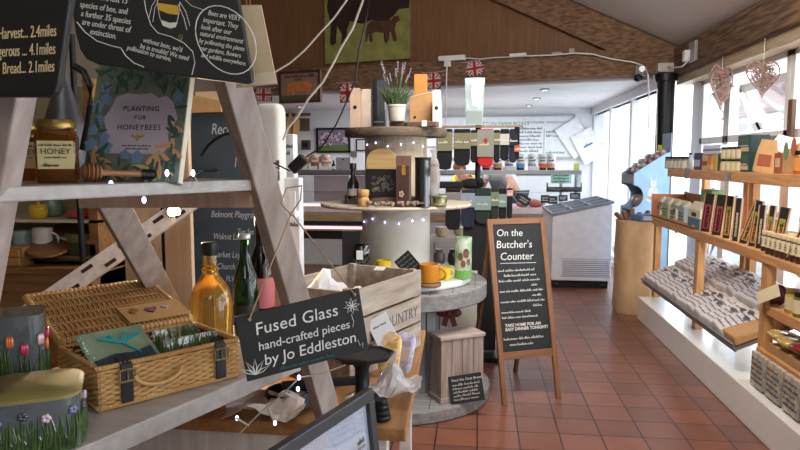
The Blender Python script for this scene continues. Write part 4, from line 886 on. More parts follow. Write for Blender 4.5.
# --- on the top disc
ZT = 1.606
BTL = mat('black_gift_card', (24, 24, 26), .35)
yT = DY - .16
t, w, h = stand_box('bottle_box', 'tall black bottle box on the top drum disc beside the potted lavender', 'box', 373.5, 386, 79, DY - .05, ZT, .07, BTL)
q = MB(); scrawl(q, -.028, .028, .035, .014, .003, seed=2); o = q.build('brand_print', mat('silver_print', (180, 180, 180), .4, .5), t); o.matrix_local = M.Translation((0, -.0365, 0)) @ M.Rotation(PI / 2, 4, 'X')
MB().b2((-.01, -.037, .0), (w / 2 + .001, -.033, h * .98)).build('gloss_edge', mat('smoke', (70, 74, 78), .15, coat=1), t)
def box_file(label, px0, px1, pytop, y, m, rz, sidem, hole=True, wide=.24):
    c = (px0 + px1) / 2; h = PY(c, pytop, y).z - ZT; w = dep(px1 - px0, y)
    t = thing('box_file', label, 'box file', onz(c, ZT, y + wide / 2), rz, 'box files on the top drum')
    MB().hull8([(-w / 2, -wide / 2, 0), (w / 2, -wide / 2, 0), (w / 2, wide / 2, 0), (-w / 2, wide / 2, 0)], [(-w / 2, -wide / 2, h), (w / 2, -wide / 2, h), (w / 2, wide / 2, h * .62), (-w / 2, wide / 2, h * .62)]).build('case', sidem, t, bev=.002)
    MB().b2((-w / 2, -wide / 2 - .002, 0), (w / 2, -wide / 2, h)).build('spine', m, t)
    MB().cyl((0, -wide / 2 - .004, h * .52), (0, -wide / 2 - .001, h * .52), .011, n=16).build('finger_hole', BLACK, t); return t
PKC = mat('pinkish_card', (206, 176, 152), .7)
box_file('pinkish card box file left of the black bottle box', 353.5, 363.5, 88, DY - .12, PKC, 0, PKC, wide=.2)
stand_box('box_file', 'pale streaked box file between the pinkish one and the black bottle box', 'box file', 364.5, 373.5, 89, DY - .06, ZT, .2, mat('marbled_card', (214, 202, 190), .6, col2=(184, 164, 148), scale=9))
t = box_file('white box file standing at the right of the top drum disc', 433.5, 441, 90, DY - .12, WHITE, 0, mat('white_card', (226, 226, 228), .6), wide=.2)
t = thing('box_file', 'kraft card box file with a sloping top edge behind the lavender pot', 'box file', onz(421, ZT, DY + .0), -.0)
w = dep(23, DY); h0, h1 = PY(410, 97, DY).z - ZT, PY(432, 92, DY).z - ZT
MB().prism([(-w / 2, 0), (w / 2, 0), (w / 2, h1), (-w / 2, h0)], -.1, 0, M.Rotation(PI / 2, 4, 'X')).build('case', KRAFT, t, bev=.002); MB().cyl((-w * .27, -.003, h0 * .36), (-w * .27, .001, h0 * .36), .008, n=14).build('finger_hole', BLACK, t); MB().bar((-w / 2, -.001, h0), (w / 2, -.001, h1), .006, .004).build('pale_edge', CREAM, t)
t, w, h = stand_box('orange_card', 'orange card sheet showing behind the kraft box file', 'card', 414, 427, 74, DY + .14, ZT, .02, mat('orange_sheet', (206, 134, 62), .7))
t, w, h = stand_box('cutlery_tray', 'flat ridged wooden box with a white price ticket under the box files', 'box', 390, 438.5, 121.5, DY - .26, ZT, .09, wood('ridged_wood', (150, 112, 90), (84, 60, 46), 0, .6, 3))
q = MB()
for k in range(32): q.bar((-w / 2 + .006 + k * (w - .02) / 32, -.046, .002), (-w / 2 + .016 + k * (w - .02) / 32, -.046, h - .003), .003, .003)
q.build('ridge', mat('dark_ridge', (60, 42, 34), .8), t)
MB().b2((w * .17, -.05, 0), (w * .27, -.046, h * 1.2)).build('ticket', WHITE, t); MB().cyl((-w * .16, -.05, h * .5), (-w * .16, -.046, h * .5), .008, n=12).build('black_dot', BLACK, t)
# lavender pot
pw = dep(9.5, DY - .3)
t = thing('potted_lavender', 'lavender plant in a cream pot on the top drum disc', 'plant', onz(397, ZT + (PY(397, 121, DY - .3).z - ZT) * 0, DY - .3 + .0)); t.location = onz(397, ZT + .036, DY - .24)
hp = PY(397, 106, DY - .24).z - ZT - .036
t.location.z = ZT + h + .002; hp = PY(397, 105, DY - .24).z - t.location.z
MB().lathe([(pw * .78, 0), (pw * .82, .003), (pw * .98, hp - .012), (pw * 1.05, hp - .01), (pw * 1.05, hp), (pw * .93, hp), (pw * .9, hp - .02), (0, hp - .02)], n=32).build('pot', mat('cream_pot', (214, 208, 196), .4), t, smooth=True)
t.location.y = DY - .25
rn = random.Random(12); lf = MB(); fl = MB()
for k in range(210):
    a = rn.uniform(0, 2 * PI); r0 = rn.uniform(0, pw * .8); L_ = rn.uniform(.05, .13); o0 = V((r0 * math.cos(a), r0 * math.sin(a), hp - .02)); sp_ = rn.uniform(.2, .75)
    tip = o0 + V((math.cos(a) * L_ * sp_, math.sin(a) * L_ * sp_, L_)); md = (o0 + tip) / 2 + V((0, 0, .01)); lf.tube([o0, md, tip], [.0022, .0026, .0006], 4)
for k in range(13):
    a = rn.uniform(0, 2 * PI); r0 = rn.uniform(0, pw * .6); o0 = V((r0 * math.cos(a), r0 * math.sin(a), hp)); L_ = rn.uniform(.13, .24); tip = o0 + V((math.cos(a) * L_ * .35, math.sin(a) * L_ * .35, L_)); lf.tube([o0, tip], .0012, 4)
    for j in range(4): fl.ball(o0 + (tip - o0) * (.8 + .07 * j), .005, (1, 1, 1.4), n=6)
lf.build('foliage', mat('lavender_leaf', (92, 116, 72), .8, col2=(56, 78, 46), scale=30), t); fl.build('flower_spike', mat('lavender_flower', (128, 116, 132), .8), t)
# --- on the middle drum's top (around the small drum)
zf3 = Z2 + .048
def md3(px, y): return onz(px, zf3, y)
yf = DY - .30
t, w, h = stand_box('gift_box', 'wide black gift box covered in silver scrollwork on the middle drum', 'box', 367, 398, 169, DY - .305, zf3, .09, BTL)
q = MB(); rn = random.Random(33)
for k in range(42):
    cx, cz = rn.uniform(-w * .3, w * .42), rn.uniform(h * .2, h * .72); rr = rn.uniform(.005, .011)
    for s_ in range(9):
        a0, a1 = s_ * .6, s_ * .6 + .6; q.bar((cx + rr * math.cos(a0) * (1 - s_ * .06), -.047, cz + rr * math.sin(a0) * (1 - s_ * .06)), (cx + rr * math.cos(a1) * (1 - s_ * .06), -.047, cz + rr * math.sin(a1) * (1 - s_ * .06)), .0018, .0012)
q.build('scrollwork', mat('silver_scroll', (166, 162, 154), .5), t)
t, w, h = stand_box('gift_box', 'brown windowed bottle box with a gold foil top standing before the black gift box', 'box', 396.5, 411, 155.5, DY - .40, zf3 - .046, .05, wood('brown_gift', (116, 88, 74), (86, 62, 52), 2, .5))
MB().b2((-w * .4, -.028, h * .06), (w * .4, -.0245, h * .8)).build('window', mat('window_dark', (72, 52, 48), .15, coat=.8), t); MB().b2((-w * .1, -.031, h * .62), (w * .16, -.027, h * .82)).build('gold_foil', mat('gold_foil', (232, 178, 92), .25, .8), t)
q = MB()
for k in range(5): q.ball((-.01 + .009 * math.cos(k * 1.25), -.029, h * .25 + .012 * math.sin(k * 1.25)), .007, (1, .3, 1), n=8)
q.build('straw_flower', mat('straw', (190, 160, 128), .9), t)
t = thing('bottle_tube', 'tall glossy black tube standing right of the brown windowed box', 'tube', onz(423, Z2 + .002, DY - .37)); rr = dep(8, DY - .37); hh = PY(423, 158, DY - .37).z - Z2
MB().lathe([(rr, 0), (rr, hh), (0, hh)], n=28).build('tube', mat('gloss_black', (22, 22, 24), .12, coat=1), t, smooth=True); MB().lathe([(rr * 1.02, hh - .015), (rr * 1.02, hh + .002), (0, hh + .002)], n=28).build('cap', IRON, t, smooth=True)
q = MB(); scrawl(q, -.02, .02, .02, .012, .003, seed=8); o = q.build('print', mat('silver_scroll', (166, 162, 154), .5), t); o.matrix_local = M.Translation((0, -rr - .001, 0)) @ M.Rotation(PI / 2, 4, 'X')
t = thing('cellophane_bag', 'clear bag of brown treats hanging beside the glossy black tube', 'bag', onz(434, Z2 + .04, DY - .30)); b = MB().lathe([(.005, 0), (.03, .03), (.035, .12), (.028, .2), (.01, .24), (.022, .27)], n=16, sy=.6); b.build('film', mat('film_bag', (188, 180, 176), .1, alpha=.55), t, smooth=True); MB().lathe([(.0, .08), (.028, .1), (.03, .19), (0, .22)], n=14, sy=.6).build('treats', mat('brown_treat', (150, 116, 100), .7, col2=(90, 66, 58), scale=60), t, smooth=True)
t = thing('spirit_bottle', 'dark squat bottle at the left edge of the middle drum', 'bottle', onz(353, Z2 + .002, DY - .2)); MB().lathe([(.03, 0), (.034, .01), (.034, .12), (.014, .16), (.014, .2), (.02, .2), (.02, .235), (0, .235)], n=24).build('bottle_body', mat('bottle_black', (26, 22, 22), .15, coat=.8), t, smooth=True); MB().lathe([(.0345, .05), (.0345, .09)], n=24).build('label', mat('grey_lab', (150, 144, 136), .7), t, smooth=True)
t = thing('wooden_jar', 'pale wooden waisted jar on the middle drum before the black gift box', 'jar', onz(363, Z2 + .002, DY - .38)); MB().lathe([(.03, 0), (.034, .01), (.033, .04), (.027, .05), (.033, .06), (.034, .085), (.028, .092), (0, .092)], n=28).build('jar_body', wood('honey_wood', (196, 158, 96), (164, 122, 66), 2, .5), t, smooth=True)
t = thing('arched_plaque', 'pale arched wooden plaque leaning on the small drum behind the black box', 'plaque', onz(382, zf3, DY - .205)); w = dep(31, DY - .2)
pa_ = [(-w / 2, 0), (w / 2, 0), (w / 2, .2)] + [(w / 2 * math.cos(a), .2 + w * .42 * math.sin(a)) for a in [PI * k / 14 for k in range(1, 14)]] + [(-w / 2, .2)]
MB().prism(pa_, 0, .014, M.Rotation(PI / 2, 4, 'X')).build('board', wood('plaque_wood', (206, 174, 122), (180, 144, 92), 0, .5), t, bev=.003)
t = thing('round_tin', 'small round green tin at the right of the middle drum top', 'tin', onz(439.5, Z2 + .002, DY - .33)); MB().lathe([(.04, 0), (.042, .004), (.042, .012), (.034, .016), (.034, .045), (.042, .05), (.042, .06), (0, .062)], n=28).build('tin_body', mat('tin_green', (152, 150, 104), .3, .5), t, smooth=True)
t = thing('dried_flowers', 'spray of dried pinkish flowers lying along the front of the middle drum', 'dried flowers', onz(388, Z2 + .004, DY - .43)); b = MB(); rn = random.Random(4)
for k in range(50): x = rn.uniform(-.12, .17); y = rn.uniform(-.0, .04) + abs(x) * .1; b.ball((x, y, .008 + rn.uniform(0, .014)), rn.uniform(.006, .012), n=6)
b.build('flower_heads', mat('dried_pink', (176, 152, 140), .9, col2=(120, 96, 88), scale=60), t)
# --- on the pale green disc
zg = Z1 + .04
def og(px, py): return PZ(px, py, zg)
def mug(label, p, r, h, m, ang, group='mugs on the pale green disc'):
    t = thing('mug', label, 'mug', p, ang, group)
    MB().lathe([(r * .8, 0), (r * .92, .004), (r, h * .3), (r, h), (r * .92, h), (r * .9, .01), (0, .008)], n=32).build('cup', m, t, smooth=True)
    MB().tube([(r * .92 + r * .75 * math.sin(a) , 0, h * .5 + h * .32 * math.cos(a)) for a in [PI * k / 12 for k in range(13)]], r * .14, 8).build('handle', m, t, smooth=True); return t
ORM = mat('orange_glaze', (216, 142, 44), .2, coat=.6); YEM = mat('yellow_glaze', (236, 202, 44), .25, coat=.5)
pc = og(429, 287); t = thing('coaster', 'round brown wooden coaster under the orange mug', 'coaster', (pc.x, pc.y + .03, zg)); MB().lathe([(.062, 0), (.065, .004), (.065, .016), (.062, .02), (0, .02)], n=36).build('disc', wood('coaster_wood', (150, 108, 76), (110, 76, 50), 0), t, smooth=True)
mug('orange mug standing on the wooden coaster', (pc.x, pc.y + .03, zg + .021), .056, .10, ORM, -.3)
pc = og(445, 280); mug('small yellow cup right of the orange mug', (pc.x - .005, pc.y + .02, zg), .036, .07, YEM, .4)
pc = og(377, 290); mug('yellow mug behind the apple crate', (pc.x, DY - .32, zg), .042, .12, YEM, 2.6)
pc = og(463, 279); t = thing('tall_tin', 'tall green tin printed with animals on the pale green disc', 'tin', (pc.x, pc.y + .03, zg)); u = dep(8.2, pc.y)
MB().lathe([(u, 0), (u * 1.03, .005), (u * 1.03, .235), (u, .24), (u * .9, .24), (u * .9, .22), (0, .22)], n=32).build('tin_body', mat('leafy_print', (122, 160, 110), .4, col2=(196, 206, 190), scale=14, spread=.08), t, smooth=True)
MB().lathe([(u * 1.035, .003), (u * 1.035, .05)], n=32).build('grass_band', mat('grass_band', (112, 176, 82), .5), t, smooth=True)
q = MB()
for k, (a, z, s_) in enumerate(((-1.9, .13, .02), (-1.2, .15, .024), (-1.55, .09, .018), (-.9, .1, .017))): q.ball((u * math.cos(a), u * math.sin(a), z), s_, (.8, .8, 1.2), n=10)
for v in q.bm.verts:
    d = math.hypot(v.co.x, v.co.y); v.co.x *= u * 1.045 / d; v.co.y *= u * 1.045 / d
q.build('animal_print', mat('animal_print', (78, 60, 50), .6, col2=(150, 100, 66), scale=40), t)
# tilted little black sign, goblet
mw, W, H = plane_mw(PY(394, 262, DY - .42), PY(408, 250, DY - .42), PY(405, 281, DY - .42)); t = thing('chalk_sign', 'small black sign tilted on its corner against the white drum core', 'sign', mw=mw)
MB().b2((0, 0, -.006), (W, H, 0)).build('board', mat('black_board', (26, 26, 28), .6), t, bev=.002); q = MB()
for k in range(4): scrawl(q, W * .1, W * .9, H * (.8 - .2 * k), H * .1, .002, seed=k + 3)
q.build('chalk_writing', mat('grey_chalk', (120, 120, 118), .9), t)
t = thing('goblet', 'black globe glass with a white label behind the apple crate', 'glass', (onz(361, 0, DY - .35).x, DY - .35, zg)); MB().lathe([(.04, 0), (.04, .004), (.006, .01), (.006, .09), (.03, .1), (.056, .14), (.058, .17), (.045, .21), (.042, .21), (.05, .17), (0, .12)], n=32).build('glass_bowl', mat('black_glass', (20, 22, 24), .06, coat=1), t, smooth=True); MB().b2((-.018, -.0605, .135), (.018, -.056, .185)).build('label', WHITE, t)
stand_box('gift_box', 'dark grey upright box behind the black globe glass', 'box', 342, 361, 232, DY - .28, zg, .06, mat('dark_grey_card', (58, 56, 58), .6))
# --- under the table top: red bow and pale panel, crate and sign
t = thing('ribbon_bow', 'dark red ribbon bow hanging beneath the big drum table', 'bow', PY(449, 306, DY - .2)); t.location.z = Z1 - .096
b = MB().ball((-.035, 0, -.06), .04, (1, .5, .7)).ball((.035, 0, -.06), .04, (1, .5, .7)).ball((0, -.01, -.06), .02).box((-.02, 0, -.11), (.03, .02, .06), R3(0, .3, 0)).box((.025, 0, -.11), (.03, .02, .06), R3(0, -.3, 0)).cyl((0, 0, -.06), (0, 0, 0), .004, n=8); b.build('bow', mat('dark_red_ribbon', (92, 30, 34), .6), t, smooth=True)
CRW = wood('plinth_wood', (176, 158, 150), (136, 116, 110), 2, .75, 5, .3)
cb = PZ(433, 401, .077); cf = PZ(441, 404, .077); cr = PZ(483, 397, .077)
hx = PY(460, 338, cf.y).z - .077
ux = (cr - cf); wl = ux.length; ang = math.atan2(ux.y, ux.x)
t = thing('wooden_crate', 'small upright slatted wooden crate standing on the lower drum flange', 'crate', cf, ang); dpp = .14
m = MB()
for k in range(4): m.b2((wl * k / 4 + .002, 0, .01), (wl * (k + 1) / 4 - .002, .015, hx - .02))
for k in range(3): m.b2((0, dpp * k / 3 + .002, .01), (.015, dpp * (k + 1) / 3 - .002, hx - .02)); m.b2((wl - .015, dpp * k / 3 + .002, .01), (wl, dpp * (k + 1) / 3 - .002, hx - .02))
m.b2((.0, dpp - .015, .01), (wl, dpp, hx - .02)); m.build('slat', CRW, t)
MB().b2((-.008, -.008, hx - .02), (wl + .008, dpp + .008, hx)).build('top_board', wood('plinth_top', (196, 182, 172), (160, 144, 134), 0), t, bev=.003); MB().b2((-.006, -.006, 0), (wl + .006, dpp + .006, .03)).build('base_rail', CRW, t, bev=.003)
cf2 = PZ(450, 404.5, .077); mw, W, H = plane_mw(PY(448, 377, cf2.y + .02), PY(481, 372, cf2.y + .05), PY(451, 405, cf2.y - .0)); t = thing('chalk_sign', 'little chalkboard written with tea orders leaning on the slatted crate', 'sign', mw=mw)
MB().b2((0, 0, -.006), (W, H, 0)).build('board', SLATE, t, bev=.002); text(t, 'Feed the Goat Bread', W * .08, H * .8, H * .13, CHALK, z=.0005); q = MB()
for k in range(5): scrawl(q, W * .08, W * (.9 - .05 * (k % 2)), H * (.64 - .13 * k), H * .085, .0011, seed=k + 55)
q.build('chalk_writing', CHALK, t)
t = thing('display_board', 'pale board leaning behind the big drum column', 'board', (onz(459, 0, DY + .45).x, DY + .62, 0)); MB().box((0, 0, .32), (.26, .02, .66), R3(-.1, 0, 0)).build('board', mat('off_white_board', (216, 210, 200), .6), t)
# ---------------------------------------------------------------- A-board
BL_, BR_ = PZ(503, 406, 0), PZ(562, 399, 0); dx_ = (BR_ - BL_); wA = dx_.length; dx_.normalize(); bk = V((-dx_.y, dx_.x, 0))
TLp = PY(487, 219, (BL_ + bk * .25).y); HA = TLp.z
top_o = TLp - BL_; yA_ = (top_o - dx_ * top_o.dot(dx_)); hA = yA_.length; yA_.normalize(); zA = dx_.cross(yA_)
mw = M((dx_, yA_, zA)).transposed().to_4x4(); mw.translation = BL_
t = thing('a_board', 'wooden A-frame chalkboard of butcher offers standing on the tiles', 'sign', mw=mw); f = .032
FRW = wood('a_board_wood', (156, 108, 74), (118, 78, 50), 1, .55, 5); FRX = wood('a_board_rail', (152, 106, 72), (116, 76, 50), 0, .55, 5)
for x in (0, wA - f): MB().b2((x, 0, -.022), (x + f, hA, 0)).build('leg', FRW, t, bev=.003)
for y, h in ((hA - .035, .035), (.235 * hA, .045)): MB().b2((f, y, -.02), (wA - f, y + h, -.002)).build('rail', FRX, t, bev=.002)
MB().b2((f, .235 * hA + .045, -.015), (wA - f, hA - .035, -.008)).build('chalk_panel', SLATE, t)
x0 = f + .012; iw = wA - 2 * f - .02; ytop = hA - .035
text(t, 'On the', x0 + .01, ytop - .07, .06, CHALK, z=-.0075, rot=-.02); text(t, "Butcher's", x0, ytop - .142, .064, CHALK, z=-.0075, rot=-.02); text(t, 'Counter', x0 + .02, ytop - .215, .064, CHALK, z=-.0075, rot=-.02)
MB().bar((x0 + .02, ytop - .235, -.007), (x0 + iw * .85, ytop - .24, -.007), .003, .001).build('underline', CHALK, t)
q = MB(); yy = ytop - .285; rn = random.Random(2)
for k, (ind, ln_) in enumerate(((0, .8), (.12, .7), (0, .9), (.7, .2), (0, .95), (.7, .2), (0, 1), (.7, .2), (0, .7), (0, .78))):
    scrawl(q, x0 + iw * ind, x0 + iw * min(1, ind + ln_), yy, .014, .0016, -.0076, seed=k + 9); yy -= .031
q.build('chalk_writing', CHALK, t); yy -= .01
text(t, 'TAKE HOME FOR AN\nEASY DINNER TONIGHT!', x0 + iw * .05, yy - .008, .025, CHALK, off=.0006, z=-.0075, shear=.1, line=.95); q = MB(); yy -= .085
for k, (ind, ln_) in enumerate(((0, .85), (.12, .5))): scrawl(q, x0 + iw * ind, x0 + iw * min(1, ind + ln_), yy, .015, .0017, -.0076, seed=k + 39); yy -= .034
q.build('chalk_writing', CHALK, t)
for x in (.02, wA - f - .02):
    a = V((x + f / 2, hA - .03, -.03)); foot = PZ(521 if x < .1 else 556, 376, 0)
    fw = BL_ + dx_ * (x + f / 2) + bk * .54; b = mw.inverted() @ V((fw.x, fw.y, .0)); MB().bar(a, b, f, .02, up=(1, 0, 0)).build('rear_leg', FRW, t, bev=.003)
# ---------------------------------------------------------------- sock stand behind
SYY = 4.75
st_ = thing('sock_stand', 'black floor stand hung with socks behind the chalkboard', 'stand', (onz(478, 0, SYY).x, SYY, 0)); sx0 = st_.location.x
zu, zl = PY(478, 127, SYY).z, PY(478, 189, SYY).z
MB().cyl((0, 0, .03), (0, 0, zu + .02), .02).build('pole', IRON, st_, smooth=True); MB().b2((-.2, -.18, 0), (.2, .18, .03)).build('base', IRON, st_, bev=.005)
MB().b2((-.1, -.05, .05), (.14, .05, zl - .05)).build('back_board', mat('black_panel', (20, 20, 22), .7), st_)
for z, a, b in ((zu, 432, 522), (zl, 446, 514)):
    m = MB().cyl((onz(a, 0, SYY).x - sx0, -.06, z), (onz(b, 0, SYY).x - sx0, -.06, z), .008, n=10).cyl((0, 0, z), (0, -.06, z), .008, n=8)
    m.build('rail', wood('rail_wood', (160, 140, 116), (130, 108, 86), 0), st_)
def sock(label, px0, px1, pyt, pyb, m, card, cy0, cy1, tier, mark=None, extra=None):
    c = (px0 + px1) / 2; z0 = zu if tier == 0 else zl; w = dep(px1 - px0, SYY - .08); p = onz(c, z0, SYY - .06); zt, zb = PY(c, pyt, SYY - .06).z - z0, PY(c, pyb, SYY - .06).z - z0
    t = thing('sock_pair', label, 'socks', p, 0, 'hanging sock pairs'); g = MB()
    pr = [(-w / 2, zt), (w / 2, zt), (w / 2, zb + (zt - zb) * .25), (w * .42, zb + .01), (w * .1, zb), (-w * .3, zb + .005), (-w / 2, zb + (zt - zb) * .12)]
    g.prism(pr, -.012, .02, M.Rotation(PI / 2, 4, 'X')); g.build('sock', m, t, bev=.008)
    ca, cb_ = PY(c, cy0, SYY - .07).z - z0, PY(c, cy1, SYY - .07).z - z0
    MB().b2((-w * .52, -.034, cb_), (w * .52, -.006, ca)).build('card_band', card, t, bev=.002)
    q = MB(); scrawl(q, -w * .4, w * .4, (ca + cb_) / 2 - .012, .02, .004, seed=int(px0)); o = q.build('print', CREAM if card is not WHITE else INK, t); o.matrix_local = M.Translation((0, -.0345, 0)) @ M.Rotation(PI / 2, 4, 'X')
    if mark: MB().prism([(-.018, 0), (0, -.022), (.018, 0), (0, .022)], 0, .002, M.Translation((0, -.0345, (ca + cb_) / 2 + .02)) @ M.Rotation(PI / 2, 4, 'X')).build('diamond', mark, t)
    MB().tube([(0, -.006, ca), (0, -.002, .0), (0, .0, .012)], .003, 5).build('hook', CREAM, t)
    return t
OLC = mat('olive_card', (128, 124, 98), .8); GRC = mat('grey_green_card', (138, 140, 128), .8); BSK = mat('black_knit', (22, 22, 26), .95, bump=.4, scale=60); RSK = mat('red_knit', (190, 34, 40), .9, bump=.4, scale=60); NSK = mat('navy_knit', (36, 40, 60), .95, bump=.4, scale=60); GSK = mat('green_knit', (40, 48, 40), .95, bump=.4, scale=60); TQC = mat('teal_card', (128, 150, 150), .8)
sock('black socks with an olive card at the left end of the upper rail', 437, 452, 129, 170, BSK, OLC, 132, 151, 0)
sock('black socks with a wide olive card, next from the left on the upper rail', 454, 470, 129, 166, BSK, OLC, 133, 149, 0)
sock('black socks with a narrow card just left of the red pair', 470.5, 477, 130, 163, BSK, OLC, 133, 146, 0)
sock('red socks with a tall grey card bearing a red diamond', 477.5, 493, 129, 167, RSK, GRC, 130, 157, 0, mark=RSK)
sock('black socks with a narrow card right of the red pair', 493.5, 499.5, 130, 163, BSK, OLC, 133, 145, 0)
sock('black socks with a white card on the upper rail', 500, 508.5, 129, 161, BSK, mat('pale_grey_card', (196, 196, 190), .8), 134, 145, 0)
sock('navy and orange socks with a white card at the right end of the upper rail', 509, 516.5, 129, 163, NSK, mat('pale_grey_card', (196, 196, 190), .8), 134, 146, 0).children[0].data.materials[0] = NSK
t = sock('black socks with an orange toe at the tip of the upper rail', 514, 519, 127, 160, BSK, mat('orange_card2', (196, 92, 56), .8), 145, 152, 0)
sock('green socks with a teal card on the lower rail', 475.5, 491, 188, 224, GSK, TQC, 196, 210, 1)
sock('dark green socks with a green card, next right on the lower rail', 491.5, 499, 188, 222, GSK, mat('moss_card', (116, 126, 104), .8), 192, 206, 1)
sock('black socks with a blue-grey card on the lower rail', 499.5, 507, 188, 220, BSK, TQC, 194, 207, 1)
sock('black socks with a small pink card at the right end of the lower rail', 507.5, 513, 188, 219, BSK, mat('pink_card', (206, 160, 150), .8), 190, 196, 1)
sock('navy socks with a pale blue card left of the green pair on the lower rail', 462, 475, 190, 228, NSK, mat('pale_blue_card', (142, 150, 166), .8), 193, 207, 1)
sock('black socks with a grey card at the left end of the lower rail', 446, 461, 190, 230, BSK, mat('grey_card3', (130, 126, 122), .8), 192, 209, 1)
# black woolly hats on the lower rail
t = thing('woolly_hat', 'black woolly hat heaped on top of the lower sock rail', 'hat', onz(473, zl + .008, SYY - .05)); b = MB().ball((0, 0, .03), .08, (1.1, .8, .45), n=22); rn = random.Random(6)
for v in b.bm.verts: v.co *= 1 + rn.uniform(-.06, .06)
for v in b.bm.verts: v.co.z = max(v.co.z, 0)
b.build('hat', mat('black_wool', (26, 26, 28), 1, bump=.8, scale=50), t, smooth=True); MB().ball((.05, -.05, .05), .026, n=12).build('bobble', mat('black_wool', (26, 26, 28), 1, bump=.8, scale=50), t, smooth=True)
t = thing('folded_scarf', 'black folded scarf lying along the lower sock rail left of the hat', 'scarf', onz(452, zl + .008, SYY - .05)); MB().b2((-.1, -.07, 0), (.08, .07, .045)).build('scarf', mat('black_wool', (26, 26, 28), 1, bump=.8, scale=50), t, bev=.015)
# clear bag with a white picture hung above the socks
t = thing('hanging_bag', 'clear gift bag with a white and pale blue print hanging above the socks', 'bag', onz(474, zu + .01, SYY - .05)); hb_ = PY(474, 78, SYY - .05).z - zu - .01; w = dep(19, SYY)
MB().hull8([(-w * .42, -.03, 0), (w * .42, -.03, 0), (w * .42, .03, 0), (-w * .42, .03, 0)], [(-w * .5, -.006, hb_), (w * .5, -.006, hb_), (w * .5, .006, hb_), (-w * .5, .006, hb_)]).build('film', mat('pale_teal_film', (168, 188, 190), .15, coat=.6), t)
MB().prism([(-w * .1, hb_ * .4), (w * .26, hb_ * .36), (w * .36, hb_ * .7), (w * .2, hb_ * .97), (-w * .1, hb_ * .95), (-w * .2, hb_ * .7)], 0, .004, M.Translation((0, -.0225, 0)) @ M.Rotation(PI / 2, 4, 'X')).build('white_print', WHITE, t)
MB().b2((-w * .4, -.034, .01), (w * .4, -.029, hb_ * .3)).build('base_print', mat('grey_teal', (150, 168, 166), .5), t)

# white side table beyond the drum
sy = 5.7; xa, xb = onz(430, 0, sy).x, onz(474, 0, sy).x
t = thing('side_table', 'white side table with pots seen between the drum core and the chalkboard', 'table', ((xa + xb) / 2, sy, 0)); hw = (xb - xa) / 2; zt = PY(450, 236, sy).z
MB().b2((-hw, -.15, zt - .05), (hw, .15, zt)).build('table_top', WPAINT, t, bev=.004); MB().b2((-hw, -.15, zt - .27), (hw, .15, zt - .25)).build('shelf', WPAINT, t)
for x in (-hw, hw - .04):
    for y in (-.15, .11): MB().b2((x, y, 0), (x + .04, y + .04, zt - .05)).build('leg', WPAINT, t)
for i, (dx, c, L) in enumerate(((-.1, (120, 112, 106), 'grey pot on the lower shelf of the white side table'), (.02, (70, 60, 62), 'dark pot on the lower shelf of the white side table'), (.12, (112, 52, 54), 'maroon pot on the lower shelf of the white side table'))):
    o = thing('pot', L, 'pot', (t.location.x + dx, sy - .05, zt - .248)); MB().lathe([(.035, 0), (.05, .04), (.045, .1), (.03, .12), (.034, .14), (0, .14)], n=24).build('pot_body', mat('pot_glaze%d' % i, c, .3, coat=.4), o, smooth=True)
for i, (dx, c, L) in enumerate(((-.08, (206, 190, 160), 'cream crock on the white side table top'), (.08, (196, 186, 150), 'squat yellowish crock on the white side table top'))):
    o = thing('pot', L, 'pot', (t.location.x + dx, sy - .02, zt + .001)); MB().lathe([(.04, 0), (.06, .03), (.058, .07), (.06, .08), (0, .08)], n=24).build('pot_body', mat('crock%d' % i, c, .4), o, smooth=True)
# ---------------------------------------------------------------- foreground display ladder
WZ = wood('whitewashed_leg', (180, 166, 157), (148, 130, 120), 2, .65, 4, .25)
WYP = mat('whitewashed_plank', (188, 184, 180), .6, col2=(160, 152, 146), scale=5, stretch=(1, 8, 8), bump=.3)
P1Z, P2Z = 1.383, .92
a1, b1 = PZ(10, 187, P1Z), PZ(252, 179.5, P1Z); a1 = a1 + (a1 - b1) * .55
d1 = (b1 - a1).normalized(); n1 = V((-d1.y, d1.x, 0))
a2, b2_ = PZ(80, 448, P2Z), PZ(338, 339, P2Z); a2 = a2 + (a2 - b2_) * .7
d2 = (b2_ - a2).normalized(); n2 = V((-d2.y, d2.x, 0))
lad = thing('display_ladder', 'whitewashed stepped A-frame ladder whose planks carry honey, a book and a hamper', 'display stand', (a2.x, a2.y, 0)); LO = lad.location.copy()
def plank(name, a, b, n, wd, z1, th):
    q = [a, b, b + n * wd, a + n * wd]; MB().hull8([V((p.x, p.y, z1 - th)) - LO for p in q], [V((p.x, p.y, z1)) - LO for p in q]).build(name, WYP, lad, bev=.003)
plank('plank', a1, b1, n1, .17, P1Z, .021); plank('plank', a2, b2_, n2, .46, P2Z, .042)
def leg(A, B, w, t, zend=None, up=(0, 0, 1), name='leg'):
    A, B = V(A), V(B)
    if zend is not None: B = A + (B - A) * ((zend - A.z) / (B.z - A.z))
    return MB().bar(A - LO, B - LO, w, t, up).build(name, WZ, lad, bev=.003)
L1, L2 = PY(237, 98, 1.17), PY(328, 415, 1.54); L0 = L1 + (L1 - L2) * .12
leg(L0, L2, .05, .05, 0, up=(.45, -.5, 0))
leg(PY(20, 30, .80), PY(-12, 225, .86), .052, .04, 0, up=(0, 1, 0))
leg(PY(104, 188, 1.40), PY(165, 300, 1.80), .066, .045, P2Z - .2, up=(.5, -.6, 0))
leg(PY(186, 400, 1.62), PY(206, 450, 1.66), .05, .04, 0, up=(0, 1, 0))
MB().bar(PY(84, 201, 1.36) - LO, PY(256, 199.5, 1.26) - LO, .03, .034, up=(0, 1, 0)).build('crossbar', wood('warm_lit_rail', (216, 184, 166), (186, 150, 132), 2, .65), lad, bev=.002)  # pinkish tone puts the warm lamp's light into the crossbar colour
